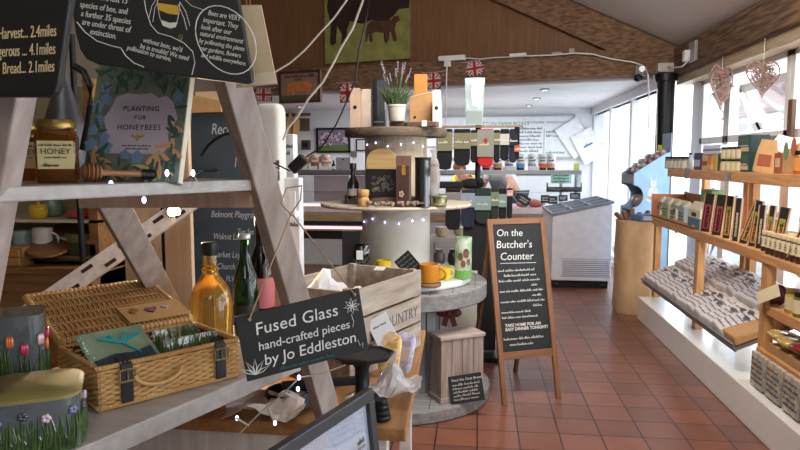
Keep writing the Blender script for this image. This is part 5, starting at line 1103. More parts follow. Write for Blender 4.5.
# --- honey, dipper, book, smoker
def onp1(px, y): d = PY(px, 160, y); return V((d.x, y, P1Z + .001))
HON = liquid('honey', (178, 108, 28)); GOLD = mat('gold_metal', (168, 140, 74), .35, .8)
hp0 = onp1(58, 1.0); hp0.z = P1Z + .001
def honey(loc, rz, label):
    t = thing('honey_jar', label, 'jar', loc, rz, 'square honey jars'); s = .030
    MB().lathe([(s * .96, 0), (s * 1.02, .004), (s * 1.02, .072), (s * .9, .084), (s * .78, .088)], n=32, power=7).build('jar_body', HON, t, smooth=True)
    MB().lathe([(s * .94, .084), (s * .98, .086), (s * .98, .098), (s * .92, .1), (0, .1)], n=36).build('lid', GOLD, t, smooth=True)
    for k, a in enumerate((0,)):
        lb = MB().b2((-s * .86, -s * 1.045, .022), (s * .86, -s * 1.02, .066)).build('label', mat('honey_label', (222, 202, 148), .7), t); lb.rotation_euler = (0, 0, -a)
        mw = M.Rotation(-a, 4, 'Z') @ M.Translation((0, -s * 1.048, 0)) @ M.Rotation(PI / 2, 4, 'X')
        text(t, 'HONEY', 0, .0455, .0125, INK, z=.0004, shear=0, al='CENTER', mw=mw); q = MB(); scrawl(q, -s * .78, s * .78, .058, .0035, .0006, seed=1); scrawl(q, -s * .5, s * .6, .039, .0025, .0005, seed=2); scrawl(q, -s * .6, s * .2, .026, .005, .0009, seed=4)
        o = q.build('small_print', INK, t); o.matrix_local = mw
    return t
honey(hp0, .5, 'square honey jar with a gold lid beside the wooden dipper on the upper plank')
honey(onp1(25, 1.06), .5, 'second honey jar half hidden behind the left ladder leg')
DIPW = wood('dipper_wood', (166, 116, 76), (124, 82, 50), 0, .5)
dp0, dp1 = onp1(91, 1.0), onp1(150, 1.06); dv = (dp1 - dp0); dl = dv.length
t = thing('honey_dipper', 'wooden honey dipper lying on the upper plank against the bee book', 'dipper', (dp0.x, dp0.y, P1Z + .0175)); t.rotation_euler = (0, .05, math.atan2(dv.y, dv.x))
XR_ = M.Rotation(PI / 2, 4, 'Y'); q = MB().lathe([(.001, -.016), (.009, -.015), (.014, -.011), (.010, -.009), (.016, -.006), (.0115, -.003), (.017, .0), (.0115, .003), (.016, .006), (.010, .009), (.013, .012), (.006, .016), (.005, .03), (.0055, dl - .012), (.004, dl - .01)], n=24)
bmesh.ops.transform(q.bm, matrix=XR_, verts=q.bm.verts); q.build('dipper_body', DIPW, t, smooth=True); MB().cyl((dl - .014, 0, 0), (dl + .004, 0, 0), .0085, n=16).ball((dl + .002, 0, 0), .009, n=12).build('end_cap', BLACK, t, smooth=True)
# book
mw, W, H = plane_mw(PY(99, 62, 1.125), PY(192, 61, 1.115), PY(103, 181.5, 1.065)); bl = mw.translation; mw.translation = V((bl.x, bl.y, P1Z + .001))
t = thing('book', 'green bee-gardening book with flowers on its cover leaning on the upper plank', 'book', mw=mw)
MB().b2((0, 0, -.018), (W, H, 0)).build('cover', mat('book_cover', (126, 136, 120), .5, col2=(84, 98, 86), scale=60), t, bev=.001); MB().b2((.002, .002, -.016), (W + .0006, H + .0006, -.002)).build('pages', CREAM, t)
pn = [(.24, .26), (.80, .26), (.87, .33), (.84, .42), (.92, .55), (.86, .68), (.78, .74), (.70, .72), (.62, .76), (.50, .75), (.36, .76), (.25, .73), (.2, .62), (.14, .55), (.2, .42), (.17, .34)]
MB().prism([(W * x, H * (y - .03)) for x, y in pn], 0, .0006).build('title_panel', mat('lilac_panel', (184, 174, 186), .6), t)
TI = mat('title_green', (46, 62, 58), .7)
for s, y_, sz in (('PLANTING', .58, .0128), ('FOR', .51, .0108), ('HONEYBEES', .425, .0136)): text(t, s, W * .53, H * y_, sz, TI, z=.0008, shear=0, al='CENTER', sp=1.15)
q = MB(); bx, by = W * .53, H * .36; q.prism([(bx + .0035 * math.cos(a), by + .006 * math.sin(a)) for a in [2 * PI * k / 12 for k in range(12)]], .0007, .0012)
for s in (-1, 1): q.prism([(bx, by + .002), (bx + s * .011, by + .006), (bx + s * .012, by + .002), (bx + s * .004, by - .001)], .0007, .0012)
q.build('bee_emblem', mat('bee_gold', (188, 142, 74), .5), t)
q = MB(); scrawl(q, W * .38, W * .68, H * .29, .0028, .0005, .0007, 5); scrawl(q, W * .42, W * .66, H * .265, .0028, .0005, .0007, 6); q.build('small_print', TI, t)
rn = random.Random(17)
def blobs(nm, m, spots, r0, r1, leaf=False):
    q = MB()
    for (x, y) in spots:
        r_ = rn.uniform(r0, r1); a0 = rn.uniform(0, 6)
        if leaf: q.prism([(W * x + r_ * 1.6 * math.cos(a) * math.cos(a0) - r_ * .45 * math.sin(a) * math.sin(a0), H * y + r_ * 1.6 * math.cos(a) * math.sin(a0) + r_ * .45 * math.sin(a) * math.cos(a0)) for a in [2 * PI * k / 10 for k in range(10)]], .0006, .0009 + .00001 * len(q.bm.verts) / 20)
        else: q.prism([(W * x + r_ * (1 + .18 * math.sin(5 * a)) * math.cos(a), H * y + r_ * (1 + .18 * math.sin(5 * a)) * math.sin(a)) for a in [2 * PI * k / 20 for k in range(20)]], .0006, .001 + .00001 * len(q.bm.verts) / 20)
    return q.build(nm, m, t)
edge = lambda: rn.choice(((rn.uniform(.02, .2), rn.uniform(.05, .95)), (rn.uniform(.84, .97), rn.uniform(.05, .95)), (rn.uniform(.05, .95), rn.uniform(.02, .24)), (rn.uniform(.1, .9), rn.uniform(.76, .93))))
blobs('leaf_print', mat('leaf_print', (64, 92, 78), .6), [edge() for _ in range(90)], .004, .008, True); blobs('blue_flower_print', mat('blue_print', (110, 140, 172), .6), [(.06, .62), (.1, .5), (.14, .68), (.05, .42), (.18, .36), (.9, .7), (.55, .2), (.12, .78), (.2, .28), (.42, .22), (.04, .3)], .008, .013)
blobs('orange_flower_print', mat('orange_print', (206, 156, 116), .6), [(.22, .17), (.12, .12), (.72, .2), (.85, .2), (.9, .34), (.92, .44), (.3, .08), (.62, .08), (.82, .3), (.95, .24), (.78, .14), (.1, .2)], .008, .014, True); blobs('yellow_flower_print', mat('yellow_print', (196, 184, 110), .6), [(.7, .06), (.8, .1), (.6, .12), (.9, .08), (.76, .14), (.5, .06), (.66, .03), (.4, .04)], .007, .011, True)
# smoker with strap handle behind the jar
sm = thing('bee_smoker', 'dark metal bee smoker with a black strap handle behind the honey jar', 'smoker', onp1(66, 1.16))
MB().lathe([(.034, 0), (.036, .01), (.036, .1), (.03, .12), (.012, .18), (.012, .195), (0, .195)], n=36).build('canister', mat('smoker_metal', (92, 94, 100), .4, .6), sm, smooth=True)
hpz = [(74, 66), (84, 72), (90, 85), (91, 105), (88, 125), (83, 150)]
MB().tube([PY(x, y, 1.13) - sm.location for x, y in hpz], [.0065] * 6, 8).build('strap_handle', BLACK, sm, smooth=True)
# fairy string along the upper plank
wp = [(14, 192, .90), (40, 190, .93), (70, 194, .95), (95, 190, .99), (112, 185, 1.0), (140, 193, 1.03), (165, 190, 1.06), (167, 174, 1.05), (170, 190, 1.07), (192, 188, 1.09), (193, 173, 1.08), (200, 189, 1.1), (246, 185, 1.16)]
lb = [(27, 191, .905), (76, 195, .955), (111, 184, .99), (144, 200, 1.03), (167, 173, 1.045), (193, 173, 1.075)]
light_string('string of cool white lights trailing along the edge of the upper plank', [PY(*q) for q in wp], [PY(*q) for q in lb], .0012)
# --- the two big chalk signs
def flat_sign(name, label, cat, pxs, y, m, th=.012, bev=.002):
    o = PY(*pxs[0], y); t = thing(name, label, cat, o); c = [PY(a, b, y) - o for a, b in pxs]
    MB().prism([(p.x, p.z) for p in c], 0, th, M.Rotation(PI / 2, 4, 'X') @ M.Translation((0, 0, -th))).build('board', m, t, bev=bev); return t
UPR = M.Rotation(PI / 2, 4, 'X')
def spx(t, px, py, y, s, size_px, m, rot=0, sx=1, al='LEFT', shear=.12):
    p = PY(px, py, y) - t.location; u = WPX(1, PY(px, py, y))
    o = text(t, s, 0, 0, size_px * u, m, z=.001, shear=shear, al=al, mw=M.Translation((p.x, 0, p.z)) @ UPR @ M.Rotation(rot, 4, 'Z') @ M.Diagonal((sx, 1, 1, 1))); return o
BSGN = mat('black_sign', (24, 23, 22), .55)
s1 = flat_sign('chalk_sign', 'black food-miles sign cut off by the top left of the view', 'sign', [(-120, 97), (48, 97), (55, 93), (58, 84), (74, -30), (-120, -30)], .74, BSGN)
for s, x, y_ in (('Harvest... 2.4miles', 57, 36), ('Dangerous ... 4.1miles', 56, 54), ('Bread... 2.1miles', 55, 71.5)): spx(s1, x, y_, .74, s, 16.5, CHALKY, .03, .52, 'RIGHT', .22)
mk = flat_sign('chalk_sign', 'dark wavy-edged sign about bees with a painted bee above the book', 'sign', [(97, 64), (190, 77), (246, 84), (252, 81), (251, 72), (236, -12), (210, -40), (72, -40), (71, 0), (75, 32), (80, 50), (86, 59)], .93, mat('charcoal_sign', (38, 39, 38), .6))
for s, x, y_, rt, sz in (('We have lost 13', 86, -2, -.16, 8.5), ('species of bee, and', 80, 7, -.17, 8.5), ('a further 35 species', 81, 16, -.18, 8.5), ('are under threat of', 82, 24.5, -.18, 8.5), ('extinction.', 90, 34, -.2, 8.5),
                         ("without bees, we'd", 143, 42, -.26, 7), ('be in trouble! We need', 140, 48, -.26, 7), ('pollination to survive.', 127, 49.5, -.27, 7),
                         ('Bees are VERY', 208, 15, -.2, 7.2), ('important. They', 203, 22, -.2, 7.2), ('look after our', 201, 29, -.2, 7.2), ('natural environment', 200, 35.5, -.2, 7), ('by pollinating the plants', 199, 42.5, -.2, 6.4), ('our gardens, flowers', 200, 50, -.2, 6.6), ('and wildlife everywhere.', 201, 57, -.2, 6.2)):
    spx(mk, x, y_, .93, s, sz, CHALK, rt, .78)
def stroke(t, name, pxs, y, wpx, m, closed=False):
    pts = [PY(a, b, y) - t.location for a, b in pxs]; u = WPX(wpx, PY(*pxs[0], y)) / 2
    for p in pts: p.y = -.0005
    if closed: pts.append(pts[0])
    return MB().tube(pts, u, 5).build(name, m, t)
stroke(mk, 'chalk_outline', [(77, 22), (85, 32), (97, 41), (112, 46), (121, 48), (126, 56), (134, 63), (144, 67)], .93, 1.1, CHALK)
stroke(mk, 'chalk_outline', [(144, -4), (146, 10), (151, 25), (158, 33), (172, 37), (184, 43), (193, 52), (195, 63), (192, 75)], .93, .9, CHALK)
stroke(mk, 'chalk_outline', [(226 + 30 * math.cos(a) + 5 * math.sin(a), 40 + 34 * math.sin(a) + 5 * math.cos(a)) for a in [2 * PI * k / 28 for k in range(28)]], .93, 1.2, CHALK, True)
def ppoly(t, name, pxs, y, m, th=.0015):
    c = [PY(a, b, y) - t.location for a, b in pxs]; return MB().prism([(p.x, p.z) for p in c], 0, th, UPR).build(name, m, t)
ppoly(mk, 'bee_stripe', [(158, 3), (178, 6), (178.5, 15), (169, 14), (159, 10)], .93, mat('bee_yellow', (218, 178, 52), .6))
ppoly(mk, 'bee_stripe', [(161, 20), (170, 23), (177.5, 22.5), (175.5, 27.5), (169, 28), (163, 25.5)], .93, CHALK)
stroke(mk, 'bee_outline', [(157, -4), (158, 8), (160, 18), (164, 26), (171, 28.5), (176, 26), (179, 14), (180, 2)], .93, .6, CHALK)
for q in ([(157, -2), (152, 6), (149, 18)], [(160, -4), (155, 8), (153, 22)], [(180, 2), (186, 12), (190, 26)], [(178, 4), (184, 18), (187, 30)], [(181, -4), (192, 6), (204, 10)]): stroke(mk, 'wing_line', q, .93, .6, CHALK)
stroke(mk, 'heart_mark', [(181, 41), (178.5, 36), (180, 34.5), (181, 36.5), (182, 34.5), (183, 36.5)], .93, .7, mat('olive_gold', (160, 150, 60), .7), True)
# paper tag behind the bee sign
tg = flat_sign('gift_tag', 'long cream paper tag hanging behind the right end of the bee sign', 'tag', [(236, 88), (277, 84), (261, 5), (241, 5)], 1.02, mat('cream_paper', (212, 196, 164), .85, col2=(196, 176, 140), scale=8), .003, 0)
stroke(tg, 'string', [(246, 6), (244, -10), (242, -30)], 1.015, .8, KRAFT); stroke(tg, 'string', [(249, 6), (249, -10), (247, -30)], 1.015, .8, KRAFT)
o = ppoly(tg, 'fold', [(240, 86), (277, 83), (274, 71), (250, 74)], 1.017, mat('cream_paper_light', (224, 210, 182), .85)); 
# --- hamper
hFL, hFR = PZ(100, 413, P2Z), PZ(238, 377, P2Z); hx_ = (hFR - hFL); hL = hx_.length; hx_.normalize(); hD, hH = .22, .092
mwh = M((hx_, V((-hx_.y, hx_.x, 0)), V((0, 0, 1)))).transposed().to_4x4(); mwh.translation = V((hFL.x, hFL.y, P2Z + .001))
hm = thing('wicker_hamper', 'open wicker picnic hamper with black buckled straps on the lower plank', 'hamper', mw=mwh)
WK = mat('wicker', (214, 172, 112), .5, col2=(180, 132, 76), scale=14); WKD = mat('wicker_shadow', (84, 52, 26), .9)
def loop_ring(z, r_in, ph, amp=.0042, nper=(9, 7)):
    pts = []
    for (x0, y0, x1, y1, n) in ((0, 0, hL, 0, nper[0]), (hL, 0, hL, hD, nper[1]), (hL, hD, 0, hD, nper[0]), (0, hD, 0, 0, nper[1])):
        nx, ny = (y1 - y0), -(x1 - x0); l_ = math.hypot(nx, ny); nx, ny = nx / l_, ny / l_
        for k in range(n * 6):
            u = k / (n * 6); s = amp * math.cos(PI * k / 3 + ph); pts.append((x0 + (x1 - x0) * u + nx * s, y0 + (y1 - y0) * u + ny * s, z))
    pts.append(pts[0]); return pts
w_ = MB(); nr = 13
for k in range(nr): w_.tube(loop_ring(.012 + k * (hH - .02) / nr, 0, PI * (k % 2)), .0036, 5)
w_.build('woven_side', WK, hm, smooth=True)
q = MB(); q.b2((.004, .004, .0), (hL - .004, hD - .004, .006)); q.b2((.004, .003, 0), (hL - .004, .0045, hH - .006)); q.b2((.004, hD - .0045, 0), (hL - .004, hD - .003, hH - .006)); q.b2((.003, .004, 0), (.0045, hD - .004, hH - .006)); q.b2((hL - .0045, .004, 0), (hL - .003, hD - .004, hH - .006)); q.build('shade_backing', WKD, hm)  # dark backing paints shade behind the gaps in the weave
q = MB()
for z, r_ in ((.007, .0085), (hH - .004, .007)):
    pts = [(0, 0, z), (hL, 0, z), (hL, hD, z), (0, hD, z), (0, 0, z)]
    for A, B in zip(pts, pts[1:]):
        A, B = V(A), V(B); n = int((B - A).length / .0085)
        for k in range(n):
            c = A + (B - A) * ((k + .5) / n); d = (B - A).normalized(); sd = V((-d.y, d.x, 0)); q.tube([c - d * .006 + sd * r_ * .5 - V((0, 0, r_ * .5)), c + V((0, 0, r_ * .25)) - sd * 0, c + d * .006 - sd * r_ * .5 + V((0, 0, r_ * .3))], r_ * .55, 5)
        q.tube([A, B], r_ * .7, 6)
q.build('braided_rim', WK, hm, smooth=True)
# lid, hinged at the back, laid back
ld = MB(); lD, th_ = .25, math.radians(15); rows = 26
rods = 6
for i in range(54):
    x = hL * (i + .5) / 54; pts = []
    for k in range(37):
        v = k / 36; pts.append((x + .0015 * math.sin(v * 12), lD * v, .005 * abs(math.sin(PI * rods * v)) * (1 if i % 2 else .55) + .002))
    ld.tube(pts, .0021, 5)
for k in range(rods + 1): ld.tube([(0, lD * k / rods, .001), (hL, lD * k / rods, .001)], .0042, 6)
lid = ld.build('lid', WK, hm, smooth=True); lid.location = (0, hD + .002, hH + .004); lid.rotation_euler = (th_, 0, .0)
q = MB()
for A, B in (((0, 0, .002), (hL, 0, .002)), ((0, lD, .002), (hL, lD, .002)), ((0, 0, .002), (0, lD, .002)), ((hL, 0, .002), (hL, lD, .002))):
    A, B = V(A), V(B); n = int((B - A).length / .011); q.tube([A, B], .007, 7)
    for k in range(n): c = A + (B - A) * ((k + .5) / n); q.ball(c, .0088, n=8)
q.build('lid_rim', WK, lid, smooth=True); MB().b2((.003, .003, -.003), (hL - .003, lD - .003, -.0005)).build('lid_shade_backing', WKD, lid)
LTH = mat('black_leather', (24, 24, 28), .4, bump=.2, scale=60); BRS = mat('brass', (176, 156, 112), .35, .8)
for i, xs in enumerate((.052, hL - .048)):
    q = MB(); q.b2((xs - .012, -.012, .01), (xs + .012, -.0075, hH - .002)); q.bar((xs, -.009, hH - .003), (xs, .02, hH + .006), .024, .004, up=(0, 0, 1)); st = q.build('strap', LTH, hm, bev=.001)
    zb = .055; q = MB()
    for z in (zb, zb + .024): q.tube([(xs - .016, -.0145, z), (xs + .016, -.0145, z)], .0022, 6)
    for x in (xs - .016, xs + .016): q.tube([(x, -.0145, zb), (x, -.0145, zb + .024)], .0022, 6)
    q.tube([(xs, -.015, zb), (xs, -.016, zb + .025)], .0016, 6); q.build('buckle', BRS, st, smooth=True)
MB().tube([(hL * .38 + .05 * math.cos(a), -.012 - .006 * math.sin(a), .062 - .026 * math.sin(a)) for a in [PI * k / 10 for k in range(11)]], .0045, 8).build('handle', WK, hm, smooth=True)
# fused glass in and on the hamper
def local_thing(name, label, cat, p, rz=0, tilt=None):
    t = thing(name, label, cat); mm = mwh @ M.Translation(p) @ M.Rotation(rz, 4, 'Z')
    if tilt: mm = mm @ M.Rotation(tilt, 4, 'X')
    t.matrix_world = mm; return t
GLS = mat('fused_glass_green', (150, 170, 140), .08, col2=(110, 136, 110), scale=20, coat=1); GBL = mat('fused_glass_blue', (24, 72, 92), .06, col2=(30, 50, 60), scale=12, coat=1); GTE = mat('fused_teal', (40, 160, 170), .08, coat=1)
t = local_thing('glass_dish', 'rectangular fused glass dish with a teal dragonfly propped in the hamper', 'dish', (.012, .03, .062), .05, .5)
MB().hull8([(0, 0, 0), (.135, 0, 0), (.135, .12, 0), (0, .12, 0)], [(-.006, -.006, .008), (.141, -.006, .008), (.141, .126, .008), (-.006, .126, .008)]).build('glass_plate', GLS, t, bev=.003)
MB().prism([(.004, .004), (.13, .004), (.13, .05), (.09, .04), (.05, .046), (.004, .036)], .0082, .010).build('blue_wave', GBL, t)
q = MB()
for a, l_, wd in ((.4, .05, .009), (2.6, .045, .009), (.9, .036, .007), (2.2, .032, .007), (-1.0, .05, .0035)): q.bar((.075, .075, .0105), (.075 + l_ * math.cos(a), .075 + l_ * math.sin(a), .0115), wd, .003)
q.build('dragonfly', GTE, t)
q = MB(); rn = random.Random(3)
for k in range(14): q.ball((.0 + rn.uniform(-.006, .006), .004 + k * .0085, .008), rn.uniform(.002, .004), n=8)
q.build('bubble_edge', mat('aqua_bubble', (150, 214, 196), .1, coat=1), t, smooth=True)
def grass_panel(label, p, rz, tilt, w, h, flower=None, seed=0):
    t = local_thing('grass_ornament', label, 'glass art', p, rz, tilt); rn = random.Random(seed)
    MB().b2((0, -.003, 0), (w, .001, h)).build('clear_panel', mat('smoky_glass', (150, 156, 140), .1, alpha=.5, coat=1), t, bev=.001); q = MB()
    for k in range(int(w * 330)): x = rn.uniform(.003, w - .003); q.tube([(x, -.0045, 0), (x + rn.uniform(-.003, .003), -.005, h * rn.uniform(.5, .8)), (x + rn.uniform(-.007, .007), -.0045, h * rn.uniform(.82, 1.1))], [.0016, .0014, .0004], 4)
    q.build('grass_stems', mat('glass_stem_green', (84, 110, 50), .25, col2=(44, 62, 30), scale=60, coat=.6), t)
    return t
grass_panel('fused glass strip of green grass standing at the right front of the hamper', (.15, .03, .055), 0, -.15, .13, .055, seed=2)
grass_panel('second fused glass strip of grass behind the front one in the hamper', (.16, .10, .06), .05, -.2, .11, .055, seed=5)
t = thing('glass_hearts_strip', 'tan card strip with coloured glass hearts lying on the hamper lid', 'glass art'); t.matrix_world = mwh @ M.Translation((hL * .52, hD + .012, hH + .018)) @ M.Rotation(th_, 4, 'X')
MB().b2((0, 0, 0), (hL * .5, .085, .003)).build('card', mat('tan_card', (206, 160, 104), .7, bump=.2), t)
for i, (x, y, c, s_) in enumerate(((.028, .05, (160, 104, 44), .012), (.07, .045, (128, 52, 70), .015), (.108, .05, (186, 170, 176), .010))):
    q = MB(); q.prism([(x + s_ * (16 * math.sin(a) ** 3) / 15, y + s_ * (13 * math.cos(a) - 5 * math.cos(2 * a) - 2 * math.cos(3 * a)) / 15) if i else (x + s_ * math.cos(a), y + s_ * 1.2 * math.sin(a)) for a in [2 * PI * k / 24 for k in range(24)]], .003, .007); q.build('glass_heart', mat('heart%d' % i, c, .1, coat=1), t, bev=.001)
# --- bottles behind the hamper
def bottle(name, label, px, y, prof, m, cap, capz, capr, lab=None, n=32):
    p = PY(px, 300, y); t = thing(name, label, 'bottle', (p.x, y, P2Z + .001)); MB().lathe(prof, n=n).build('bottle_body', m, t, smooth=True)
    MB().lathe([(capr * .96, capz[0]), (capr, capz[0] + .002), (capr, capz[1] - .002), (capr * .9, capz[1]), (0, capz[1])], n=24).build('cap', cap, t, smooth=True)
    if lab: MB().lathe([(lab[0], lab[1]), (lab[0], lab[2])], n=n).build('label', lab[3], t, smooth=True)
    return t
bottle('oil_bottle', 'squat clear bottle of golden oil with a black cap behind the hamper', 211, 1.72, [(.054, 0), (.058, .006), (.058, .11), (.05, .145), (.03, .175), (.021, .19), (.021, .196), (.024, .2), (.019, .205), (.018, .245)], liquid('golden_oil', (226, 184, 84), .05), BLACK, (.24, .275), .022)
bottle('wine_bottle', 'green bottle with a white cap between the oil and the dark bottle', 246, 1.80, [(.034, 0), (.037, .006), (.037, .14), (.03, .175), (.016, .215), (.014, .265), (.0155, .268), (.0155, .28)], liquid('green_glass', (22, 66, 34), .05), mat('silver_cap', (206, 204, 200), .35, .4), (.276, .29), .0165, (.0375, .03, .09, mat('dark_label', (34, 30, 30), .6)))
bottle('wine_bottle', 'dark brown bottle with a pink label behind the green bottle by the leg', 262, 1.90, [(.034, 0), (.038, .006), (.038, .17), (.03, .21), (.015, .25), (.0145, .33), (.017, .333), (.017, .345)], liquid('brown_glass', (34, 18, 14), .05), BLACK, (.30, .348), .0175, (.0385, .06, .15, mat('pink_label', (206, 110, 112), .6)))
# --- hand-lettered glass sign with twine
mw, W, H = plane_mw(PY(235, 317, 1.16), PY(359, 288, 1.27), PY(236, 385, 1.16)); t = thing('chalk_sign', 'black hand-lettered fused glass sign hung by twine from the ladder leg', 'sign', mw=mw)
MB().b2((0, 0, -.005), (W, H, 0)).build('board', mat('matt_black_sign', (26, 26, 27), .6), t, bev=.001)
text(t, 'Fused Glass', W * .46, H * .66, H * .262, CHALK, al='CENTER', shear=.1, sp=1.02); text(t, 'hand-crafted pieces', W * .5, H * .42, H * .185, CHALK, al='CENTER', shear=.1, sp=.98); text(t, 'by Jo Eddleston', W * .53, H * .18, H * .235, CHALK, al='CENTER', shear=.1, sp=.98)
q = MB(); scrawl(q, W * .26, W * .72, H * .05, H * .06, .0009, seed=4); q.build('teal_writing', mat('teal_chalk', (58, 104, 110), .8), t)
q = MB()
for k in range(8): a = 2 * PI * k / 8; cx, cy = W * .915, H * .75; q.tube([(cx, cy, .001), (cx + H * .07 * math.cos(a - .3), cy + H * .07 * math.sin(a - .3), .001), (cx + H * .13 * math.cos(a), cy + H * .13 * math.sin(a), .001), (cx + H * .07 * math.cos(a + .3), cy + H * .07 * math.sin(a + .3), .001), (cx, cy, .001)], .0006, 4)
q.tube([(W * .9, H * .62, .001), (W * .91, H * .5, .001), (W * .895, H * .42, .001)], .0006, 4); q.tube([(W * .92, H * .2, .001), (W * .93, H * .1, .001), (W * .96, H * .14, .001), (W * .95, H * .06, .001)], .0006, 4)
for k in range(5): a = .35 + k * .55; cx, cy = W * .07, H * .08; q.tube([(cx, cy, .001), (cx + H * .12 * math.cos(a - .2), cy + H * .12 * math.sin(a - .2), .001), (cx + H * .24 * math.cos(a), cy + H * .24 * math.sin(a), .001), (cx + H * .12 * math.cos(a + .2), cy + H * .12 * math.sin(a + .2), .001), (cx, cy, .001)], .0008, 4)
q.build('flower_doodle', CHALK, t)
TW = mat('twine', (172, 136, 100), .9, bump=.4, scale=80); inv = mw.inverted()
pk_ = PY(291, 214, 1.255); hl_, hr_ = V((W * .1, H * .92, .003)), V((W * .95, H * .92, .003))
q = MB().tube([hl_, inv @ (pk_ + V((0, -.0, -.0)))], .0014, 6).tube([hr_, inv @ (pk_ + V((.002, 0, 0)))], .0014, 6)
q.tube([inv @ (pk_ + V((0, 0, 0))), inv @ (pk_ + V((.022, -.01, .028))), inv @ (pk_ + V((.02, .01, .055))), inv @ (pk_ + V((-.012, .012, .05))), inv @ (pk_ + V((-.02, 0, .02))), inv @ pk_], .0014, 6); q.ball(hl_, .004, n=8); q.ball(hr_, .004, n=8); q.ball(inv @ pk_, .004, n=8)
q.build('twine', TW, t, smooth=True)
# --- glass lanterns at the left
def vase(label, p, w, h, rz, lidc, kind, seed):
    t = thing('glass_lantern', label, 'lantern', p, rz, 'fused glass lanterns'); rn = random.Random(seed)
    MB().lathe([(w / 2, 0), (w / 2, h)], n=40, power=5).build('glass_wall', mat('lantern_glass', (120, 128, 130), .08, col2=(78, 88, 94), scale=6, coat=1, alpha=.75), t, smooth=True)
    MB().lathe([(w / 2 * .96, h * .0), (w / 2 * .96, .004), (0, .004)], n=32, power=5).build('base', mat('lantern_base', (96, 104, 92), .4), t)
    if lidc: MB().lathe([(w / 2 * 1.02, h), (w / 2 * 1.02, h + .006), (w / 2 * .9, h + .012), (0, h + .013)], n=40, power=5).build('lid', lidc, t, smooth=True)
    q = MB(); fl = [MB() for _ in range(3)]; n = int(w * 820)
    def on(a, z, o=.0015):
        ca, sa = math.cos(a), math.sin(a); e = (abs(ca) ** 5 + abs(sa) ** 5) ** -.2 * (w / 2 + o); return V((ca * e, sa * e, z))
    for k in range(n):
        a = -PI * .98 + k * (1.16 * PI) / n + rn.uniform(-.03, .03); z1 = h * rn.uniform(.4, .74); q.tube([on(a, .002), on(a + .02, z1 * .6), on(a + rn.uniform(-.05, .05), z1)], [.0026, .0026, .0008], 4)
    q.build('glass_stems', mat('lantern_stems', (86, 112, 60), .25, col2=(48, 66, 38), scale=50, coat=.6), t)
    cs = ([(228, 110, 40), (206, 46, 92), (226, 170, 176)] if kind == 'tulip' else [(64, 50, 80), (206, 190, 204), (108, 112, 150)])
    for k in range(8):
        a = -PI * .95 + k * 1.1 * PI / 8; z = h * (.68 + .08 * (k % 2)); c = on(a, z, .002); tn = on(a + .02, z) - on(a, z); tn = tn.normalized() if tn.length > 1e-6 else V((1, 0, 0))
        if kind == 'tulip':
            for s in (-1, 0, 1): fl[k % 3].ball(c + tn * s * .0035, .005, (.8, .8, 2.3), n=10)
        else:
            for s in range(5): fl[k % 3].ball(c + tn * .0045 * math.cos(s * 1.256) + V((0, 0, .0045 * math.sin(s * 1.256))), .004, (1, .6, 1), n=8)
    for k in range(3): fl[k].build('glass_flower', mat('%s%d' % (kind, k), cs[k], .2, coat=1), t, smooth=True)
    return t
OLV2 = mat('olive_lid', (150, 138, 84), .5, col2=(120, 110, 64), scale=8)
v1 = PZ(26, 446, P2Z); 
vase('wide fused glass lantern with dark daisies and an olive lid at the lower left', (v1.x, v1.y + .03, P2Z + .001), .155, .092, .5, OLV2, 'daisy', 1)
vase('taller fused glass lantern with orange and pink tulips behind the olive lid', (PY(17, 378, v1.y + .15).x, v1.y + .155, P2Z + .001), .105, .20, .55, None, 'tulip', 2)
# --- table with scales, crate, papers
tn_, tf = PZ(406, 429, .75), PZ(425.5, 330, .75); tl = PZ(150, 442, .75)
TBW = wood('table_oak', (176, 128, 78), (136, 92, 52), 1, .5, 5, .2)
tb = thing('shop_table', 'wood-topped table with a whitewashed body under the scales and apple crate', 'table', (tn_.x, tn_.y, 0)); TO = tb.location.copy()
xr0, xr1 = 0, tf.x - tn_.x; yl = tf.y - tn_.y
MB().hull8([(xr0, 0, .715), (xr1, yl, .715), (-.9, yl, .715), (-.9, .01, .715)], [(xr0, 0, .75), (xr1, yl, .75), (-.9, yl, .75), (-.9, .01, .75)]).build('table_top', TBW, tb, bev=.004)
for q in ((-.08, .05), (-.10, yl - .1)): MB().b2((q[0] - .02, q[1], 0), (q[0] + .025, q[1] + .045, .7148)).build('leg', WPAINT, tb, bev=.003)
MB().b2((-.88, .03, 0), (-.27, yl - .03, .7145)).build('body', mat('whitewashed_body', (214, 208, 200), .7, col2=(180, 170, 160), scale=5, stretch=(8, 8, 1), bump=.3), tb, bev=.004)
# apple crate
ca_, cb2 = PZ(350, 384, .752), PZ(421, 346, .752); cx = (cb2 - ca_); cl = cx.length; cx.normalize(); mwc = M((cx, V((-cx.y, cx.x, 0)), V((0, 0, 1)))).transposed().to_4x4(); mwc.translation = ca_
CRW2 = mat('apple_crate_wood', (186, 172, 156), .75, col2=(140, 124, 110), scale=5, stretch=(1, 8, 8), bump=.35)
cr_ = thing('apple_crate', 'weathered slatted apple crate stencilled with country lettering, lined with white tissue', 'crate', mw=mwc); cd, chh = .30, PY(421, 270, cb2.y).z - .752
sh = (chh - .016) / 3
for k in range(3):
    z0 = k * (sh + .008)
    sl_ = MB().b2((0, 0, z0), (cl, .012, z0 + sh)).build('slat', CRW2, cr_, bev=.002); MB().b2((0, cd - .012, z0), (cl, cd, z0 + sh)).build('slat', CRW2, cr_, bev=.002); MB().b2((0, .0121, z0), (.014, cd - .0121, z0 + sh)).build('slat', CRW2, cr_, bev=.002); MB().b2((cl - .014, .0121, z0), (cl, cd - .0121, z0 + sh)).build('slat', CRW2, cr_, bev=.002)
    if k == 1: text(cr_, 'COUNTRY', cl * .36, 0, sh * .62, mat('stencil_grey', (96, 92, 96), .8), z=0, shear=0, sp=1.05, name='stencil', mw=M.Translation((0, -.0006, z0 + sh * .26)) @ UPR)
